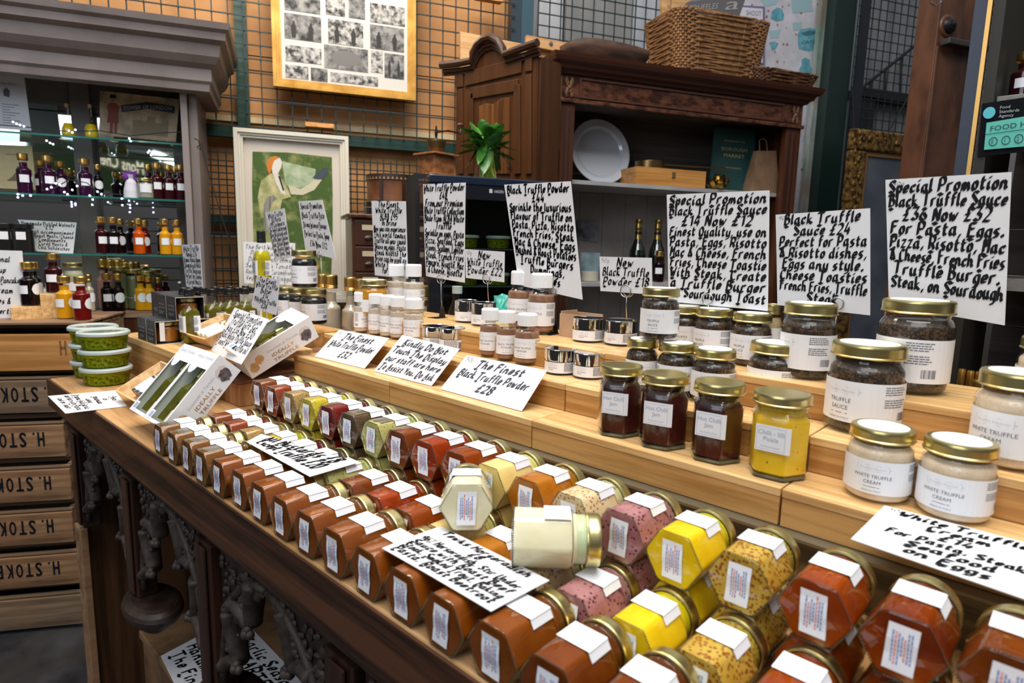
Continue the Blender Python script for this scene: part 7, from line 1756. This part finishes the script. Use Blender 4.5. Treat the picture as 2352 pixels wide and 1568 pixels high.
th2.part('border', MB().prism(P, ND*.003), plain('poster_purple', (.16, .13, .24), .6), world=True)
Q = [atN(x, y, NP-.0048) for x, y in ((1700, 16), (1752, 20), (1752, 144), (1700, 141))]; th2.part('sheet', MB().prism(Q, ND*.0007), plain('poster_white', (.58, .58, .64), .6), world=True)
f = onpic(Q, .0008); mb = MB()
for t_, v_, u0, h_ in (('SHOOT', .84, .25, .13), ('FOR', .67, .42, .13), ('THE', .51, .40, .13), ('EVEN', .14, .5, .09), ('YOU MISS', -.02, .08, .11)):
    vs2, fs2, wq = text2d(t_); w_t = {'SHOOT': .68, 'FOR': .42, 'THE': .45, 'EVEN': .42, 'YOU MISS': .84}[t_]; mb.add([f(u0+x*w_t/wq, v_+.02+y*h_) for x, y in vs2], fs2)
th2.part('lettering', mb, plain('poster_grey_ink', (.16, .16, .20), .6), world=True)
st_ = [(.62+.11*math.cos(PI/2+i*PI/5)*(1 if i % 2 == 0 else .4), .40+.055*math.sin(PI/2+i*PI/5)*(1 if i % 2 == 0 else .4)) for i in range(10)]
th2.part('star', MB().add([f(u, v) for u, v in st_], [tuple(range(10))]), plain('poster_red', (.35, .06, .05), .6), world=True)
th, a0, a1 = vpanel('peeling_post', 'peeling pale green and rust post edge beside the white boards', 'post', (1862, 1900), NP-.06, noisy('peeling_green_paint', (.10, .17, .13), (.34, .36, .36), 7, .6, stretch=(2, 2, .5), c3=(.20, .12, .08)))
th, a0, a1 = vpanel('green_steel_post', 'very dark green steel post right of the white boards', 'post', (1893, 1940), NP-.12, plain('bottle_green_steel', (.008, .022, .018), .35), thick=.10)
th, a0, a1 = vpanel('black_corner_post', 'slim black corner post with a loose cable', 'post', (1955, 1972), 2.60, plain('black_steel_post', (.010, .013, .020), .35), thick=.02)
th.part('cable', MB().tube([atN(x, y, 2.59) for x, y in ((1958, 200), (1962, 330), (1945, 420), (1960, 520))], .004, 6), plain('black_cable', (.01, .01, .01), .5), world=True, smooth=True)
th = Thing('diagonal_cable', 'long black cable slanting down in front of the mesh', 'cable', atN(1960, 420, 2.58))
th.part('cable', MB().tube([atN(x, y, 2.58) for x, y in ((2145, 90), (2110, 180), (2065, 260), (2030, 320), (1990, 385), (1950, 425))], .0035, 6), plain('black_cable', (.01, .01, .01), .5), world=True, smooth=True)
# dim stair beyond the mesh
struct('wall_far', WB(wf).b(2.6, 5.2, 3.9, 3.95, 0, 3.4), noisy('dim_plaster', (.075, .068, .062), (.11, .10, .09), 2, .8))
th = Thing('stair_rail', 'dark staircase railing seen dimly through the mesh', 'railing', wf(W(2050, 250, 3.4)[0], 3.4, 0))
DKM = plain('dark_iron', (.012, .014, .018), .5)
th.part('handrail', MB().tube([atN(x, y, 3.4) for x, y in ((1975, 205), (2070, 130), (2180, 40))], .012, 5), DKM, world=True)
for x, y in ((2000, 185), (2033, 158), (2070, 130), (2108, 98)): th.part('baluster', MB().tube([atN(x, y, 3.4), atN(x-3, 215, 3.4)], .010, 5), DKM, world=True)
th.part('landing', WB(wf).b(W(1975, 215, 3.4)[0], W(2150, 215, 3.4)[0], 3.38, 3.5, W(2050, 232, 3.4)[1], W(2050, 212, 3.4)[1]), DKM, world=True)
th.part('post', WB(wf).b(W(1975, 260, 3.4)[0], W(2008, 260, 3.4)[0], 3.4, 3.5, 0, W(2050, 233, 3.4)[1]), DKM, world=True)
# ornate gold frame
NG = 2.45
ag = W(1952, 400, NG)[0]; ag2 = W(2230, 400, NG)[0]; zg = W(2040, 302, NG)[1]
ORN = noisy('ornate_gilt', (.05, .025, .006), (.34, .19, .05), 40, .4, metal=.5, bump=1, lo=.4, hi=.6)
th = Thing('ornate_frame', 'heavy ornate gilt picture frame behind the largest cards', 'picture', wf((ag+ag2)/2, NG, zg-1.2))
bwf = .105
for (p0, p1, q0, q1) in ((ag, ag+bwf, zg-1.2, zg-bwf-.001), (ag, ag2, zg-bwf, zg)):
    th.part('gilt_moulding', WB(wf).b(p0, p1, NG, NG+.04, q0, q1), ORN, world=True, bevel=.01)
mb = MB(); rn = random.Random(4)
for i in range(70):
    u = rn.random(); aa, zz = (ag+rn.uniform(.015, bwf-.03), zg-.02-u*.6) if i % 2 else (ag+u*(ag2-ag), zg-rn.uniform(.012, bwf-.03))
    mb.sphere(wf(aa, NG-.002, zz), rn.uniform(.009, .017), 7, 5, (1, .5, 1))
th.part('gilt_scrolls', mb, ORN, world=True, smooth=True)
th.part('slip', WB(wf).b(ag+bwf+.001, ag+bwf+.022, NG+.015, NG+.035, zg-1.2, zg-bwf-.022).b(ag+bwf+.001, ag2, NG+.015, NG+.035, zg-bwf-.0215, zg-bwf-.0015), plain('gilt_slip', (.28, .14, .04), .4), world=True)
th.part('canvas', WB(wf).b(ag+bwf+.0225, ag2, NG+.025, NG+.03, zg-1.2, zg-bwf-.023), noisy('dim_painting', (.07, .085, .11), (.14, .155, .18), 3, .4), world=True)
# brown pillar with iron boss
NQ = 1.95
a0 = W(2138, 200, NQ)[0]; am = W(2236, 200, NQ)[0]; a1 = am+.12
th = Thing('timber_pillar', 'reddish-brown panelled timber pillar with a round iron boss', 'pillar', wf(a0, NQ, 0))
PIL = noisy('rusty_brown_pillar', (.045, .015, .007), (.15, .055, .022), 10, .5, stretch=(1, 1, .4), c3=(.13, .05, .025), coat=.1)
th.part('front_face', WB(wf).b(a0, am, NQ, NQ+.10, 0, 3.2), PIL, world=True, bevel=.004)
th.part('raised_edge', WB(wf).b(am-.016, am, NQ-.008, NQ-.0005, 0, CAMZ+.86), PIL, world=True, bevel=.003)
th.part('raised_edge', WB(wf).b(a0, a0+.014, NQ-.008, NQ-.0005, 0, CAMZ+.86), PIL, world=True, bevel=.003)
pk = atN(2176, 60, NQ-.001); Mk = Matrix.Translation(pk) @ Matrix.Rotation(WROT, 4, 'Z') @ Matrix.Rotation(PI/2, 4, 'X')
th.part('boss_plate', MB().lathe([(0, 0), (.046, 0), (.042, .006), (.034, .008), (0, .009)], 32, M=Mk), PIL, world=True, smooth=True)
th.part('iron_boss', MB().lathe([(0, .0095), (.033, .0095), (.030, .018), (.020, .026), (.009, .030), (.008, .034), (0, .036)], 32, M=Mk), plain('black_iron', (.03, .03, .032), .35, .7), world=True, smooth=True)
th.part('bracket', WB(wf).b(a0+.01, am+.0, NQ-.05, NQ-.009, CAMZ+.86, CAMZ+.885), plain('bracket_iron', (.08, .075, .07), .4, .6), world=True, bevel=.004)
hk = [atN(x, y, NQ-.06) for x, y in ((2150, -18), (2134, -6), (2136, 6), (2148, 12), (2162, 4), (2158, -14))]; th.part('steel_hook', MB().tube(hk, .004, 6), plain('bright_steel', (.5, .52, .56), .2, 1), world=True, smooth=True)
# booth: black upright with gold line, dark shelving inside, hygiene notice
XB = 1.20
py_ = atX(2222, 400, XB).y; 
th = Thing('booth_upright', 'black upright with a thin gold edge behind the largest card', 'post', (XB, py_, 0))
w_l = atX(2228, 200, XB).y-atX(2250, 200, XB).y
th.part('black_upright', MB().box(XB, XB+.012, py_+.002, py_+.018, 0, 3.0), plain('blue_black_metal', (.035, .042, .062), .4, .3), world=True)
th.part('gold_edge', MB().box(XB-.004, XB+.01, py_-.004, py_+.0015, 0, 3.0), plain('gold_edge_strip', (.60, .34, .09), .3, .6), world=True)
th.part('dark_return', MB().box(XB+.0, XB+.30, py_-.020, py_-.0065, 0, 3.0), plain('olive_black_return', (.018, .016, .010), .6), world=True)
th = Thing('booth_shelving', 'dark boarded shelving at the far right behind the cream jars', 'shelf', (XB+.3, py_-.5, 0))
BD = wood('dark_booth_boards', (.013, .010, .009), (.036, .029, .025), 'y', .7, 4)
z = 0.25; bbm = MB()
while z < 3: bbm.box(XB+.38, XB+.40, -.9, py_-.0215, z, z+.188); z += .19
th.part('back_boards', bbm, BD, world=True)
zsh = atX(2300, 214, XB).z
th.part('upper_shelf', MB().box(XB+.02, XB+.375, -.9, py_-.0215, zsh-.026, zsh), noisy('grey_linen_shelf', (.20, .19, .17), (.30, .285, .26), 60, .8), world=True, bevel=.001)
th.part('lower_shelf', MB().box(XB+.10, XB+.375, -.9, py_-.0215, atX(2330, 640, XB+.1).z-.02, atX(2330, 640, XB+.1).z), noisy('grey_linen_shelf', (.20, .19, .17), (.30, .285, .26), 60, .8), world=True)
th.part('plinth', MB().box(XB+.0, XB+.375, -.9, py_-.0215, .25, T-.03), BD, world=True)
pv = atX(2348, 205, XB+.10); pv = Vector((XB+.10, pv.y, zsh+.0005)); r = 26*depth(pv)/F; h = htop(pv, r*.5, 124)
vinegar('dark vinegar bottle on the grey shelf at the top right corner', pv, r, h, VMAR, side=False)
P = vx(XB-.002, (2256, 250), (2420, 222), (2420, 340), (2245, 362)); P2 = vx(XB-.004, (2266, 282), (2420, 256), (2420, 330), (2260, 344))
th = Thing('hygiene_notice', 'black and turquoise food hygiene rating notice at the right edge', 'notice', (P[2]+P[3])/2)
th.part('panel', MB().prism(vx(XB-.002, (2256, 238), (2430, 212), (2430, 340), (2245, 360)), (.0015, 0, 0)), plain('notice_black', (.004, .005, .007), .7, spec=.1), world=True)
th.part('turquoise_panel', MB().prism(P2, (.001, 0, 0)), plain('notice_turquoise', (.10, .52, .42), .5), world=True)
f = lambda u, v: (P2[3]*(1-u)+P2[2]*u)*(1-v)+(P2[0]*(1-u)+P2[1]*u)*v+Vector((-.0008, 0, 0))
mb = MB(); vs2, fs2, wq = text2d('FOOD HYGIENE'); mb.add([f(.06+x*1.05/wq, .66+y*.26) for x, y in vs2 if True], fs2)
rect(mb, f, 0, .555, 1, .575)
for i in range(5):
    cx_ = .13+i*.19
    for k in range(20):
        a, b = 2*PI*k/20, 2*PI*(k+1)/20; mb.add([f(cx_+rr*.067*math.cos(t), .27+rr*.16*math.sin(t)) for rr, t in ((1, a), (1, b), (.82, b), (.82, a))], [(0, 1, 2, 3)])
    vs2, fs2, wq = text2d(str(i)); mb.add([f(cx_-.032+x*.075, .185+y*.23) for x, y in vs2], fs2)
th.part('notice_lettering', mb, plain('notice_ink', (.012, .03, .035), .6), world=True)
lg = vx(XB-.0032, (2272, 259)); c0 = lg[0]
th.part('round_logo', MB().add([c0+Vector((0, .0075*math.cos(t*PI/10), .0085*math.sin(t*PI/10))) for t in range(20)], [tuple(range(20))]), plain('logo_cyan', (.10, .50, .60), .5), world=True)
mb = MB()
for i, t_ in enumerate(('Food', 'Standards', 'Agency')): printed(mb, lambda s, t: c0+Vector((-.0003, -.012-s, t)), t_, 0, .004-i*.0062, .006)
th.part('agency_text', mb, plain('notice_pale', (.45, .47, .5), .6), world=True)
# kraft bag, little caps on the low shelf inside the booth
p = atX(2205, 880, 1.12)
for i, (px, yt) in enumerate(((2212, 846), (2232, 850), (2252, 852), (2245, 870))):
    q = atX(px, yt, 1.13); r = 11*depth(q)/F
    if py_-q.y < .03: q.y = py_-.035-.0*i
    vinegar('small dark bottle with gold cap behind the cream jars, %s from the left' % ORD[i], Vector((1.125, q.y, T)), r, q.z-T, VDARK, white=False, side=False, group='small dark bottles by the booth')
# cardboard insert on the top step behind the tall brown bottles
P = [at(1285, 742, z3), at(1345, 752, z3)]
q0 = atX(1283, 760, .99); 
th = Thing('cardboard_box', 'small torn cardboard box behind the chrome-lidded pots', 'box', (1.0, q0.y, S3))
ya = atX(1285, 740, .985).y; yb_ = atX(1345, 740, .985).y; hcb = atX(1310, 722, .985).z-S3
KB = noisy('corrugated_card', (.42, .27, .16), (.55, .37, .23), 12, .85)
th.part('front_flap', MB().box(.985, .988, yb_, ya, S3+.0003, S3+hcb), KB, world=True); th.part('side_flap', MB().box(.9885, 1.04, ya-.003, ya, S3+.0003, S3+hcb*1.1), KB, world=True); th.part('back_flap', MB().box(1.041, 1.044, yb_, ya, S3+.0003, S3+hcb), KB, world=True)
# jar of seeds behind the sauce card
qs = atX(1776, 698, 1.035); round_jar('jar of pale speckled seasoning between the two large sauce cards', Vector((1.035, qs.y, S3)), .016, qs.z-S3, noisy('seasoning', (.45, .33, .16), (.62, .48, .28), 200, .8), None, disc=False, name='seasoning_jar')
# market hall sign across the aisle, seen only in the cabinet mirror
NS = 2*2.951-6.2
def refl(x, y, nv): p = atN(x, y, nv); n0 = p.dot(ND); return p-ND*(2*(n0-2.951))
P = [refl(60, 300, 6.4), refl(420, 372, 6.4), refl(420, 455, 6.4), refl(60, 420, 6.4)]
th = Thing('shop_fascia', 'dark green shop fascia across the aisle with pale letters', 'sign', (P[2]+P[3])/2)
th.part('board', MB().prism(P, -ND*.05), plain('fascia_green', (.02, .05, .015), .4), world=True)
a = refl(222, 374, 6.37); b = refl(332, 402, 6.37)
u = (a-b); L = u.length; u.normalize(); mb = MB(); printed(mb, lambda s, t: b+u*s+Vector((0, 0, t)), 'Mons Chee', 0, 0, .15, width=L)
th.part('lettering', mb, plain('fascia_letters', (.8, .76, .62), .5, emit=(.9, .82, .6), es=.8), world=True)
th.part('tube_lamp', MB().tube([refl(60, 262, 6.4), refl(220, 300, 6.4)], .03, 8), plain('lit_tube', (1, 1, 1), .4, emit=(1, .95, .85), es=5), world=True)
th.part('tube_lamp', MB().tube([refl(350, 352, 6.4), refl(415, 378, 6.4)], .03, 8), plain('lit_tube', (1, 1, 1), .4, emit=(1, .95, .85), es=5), world=True)
for p_ in PROTO: del_tree(p_)
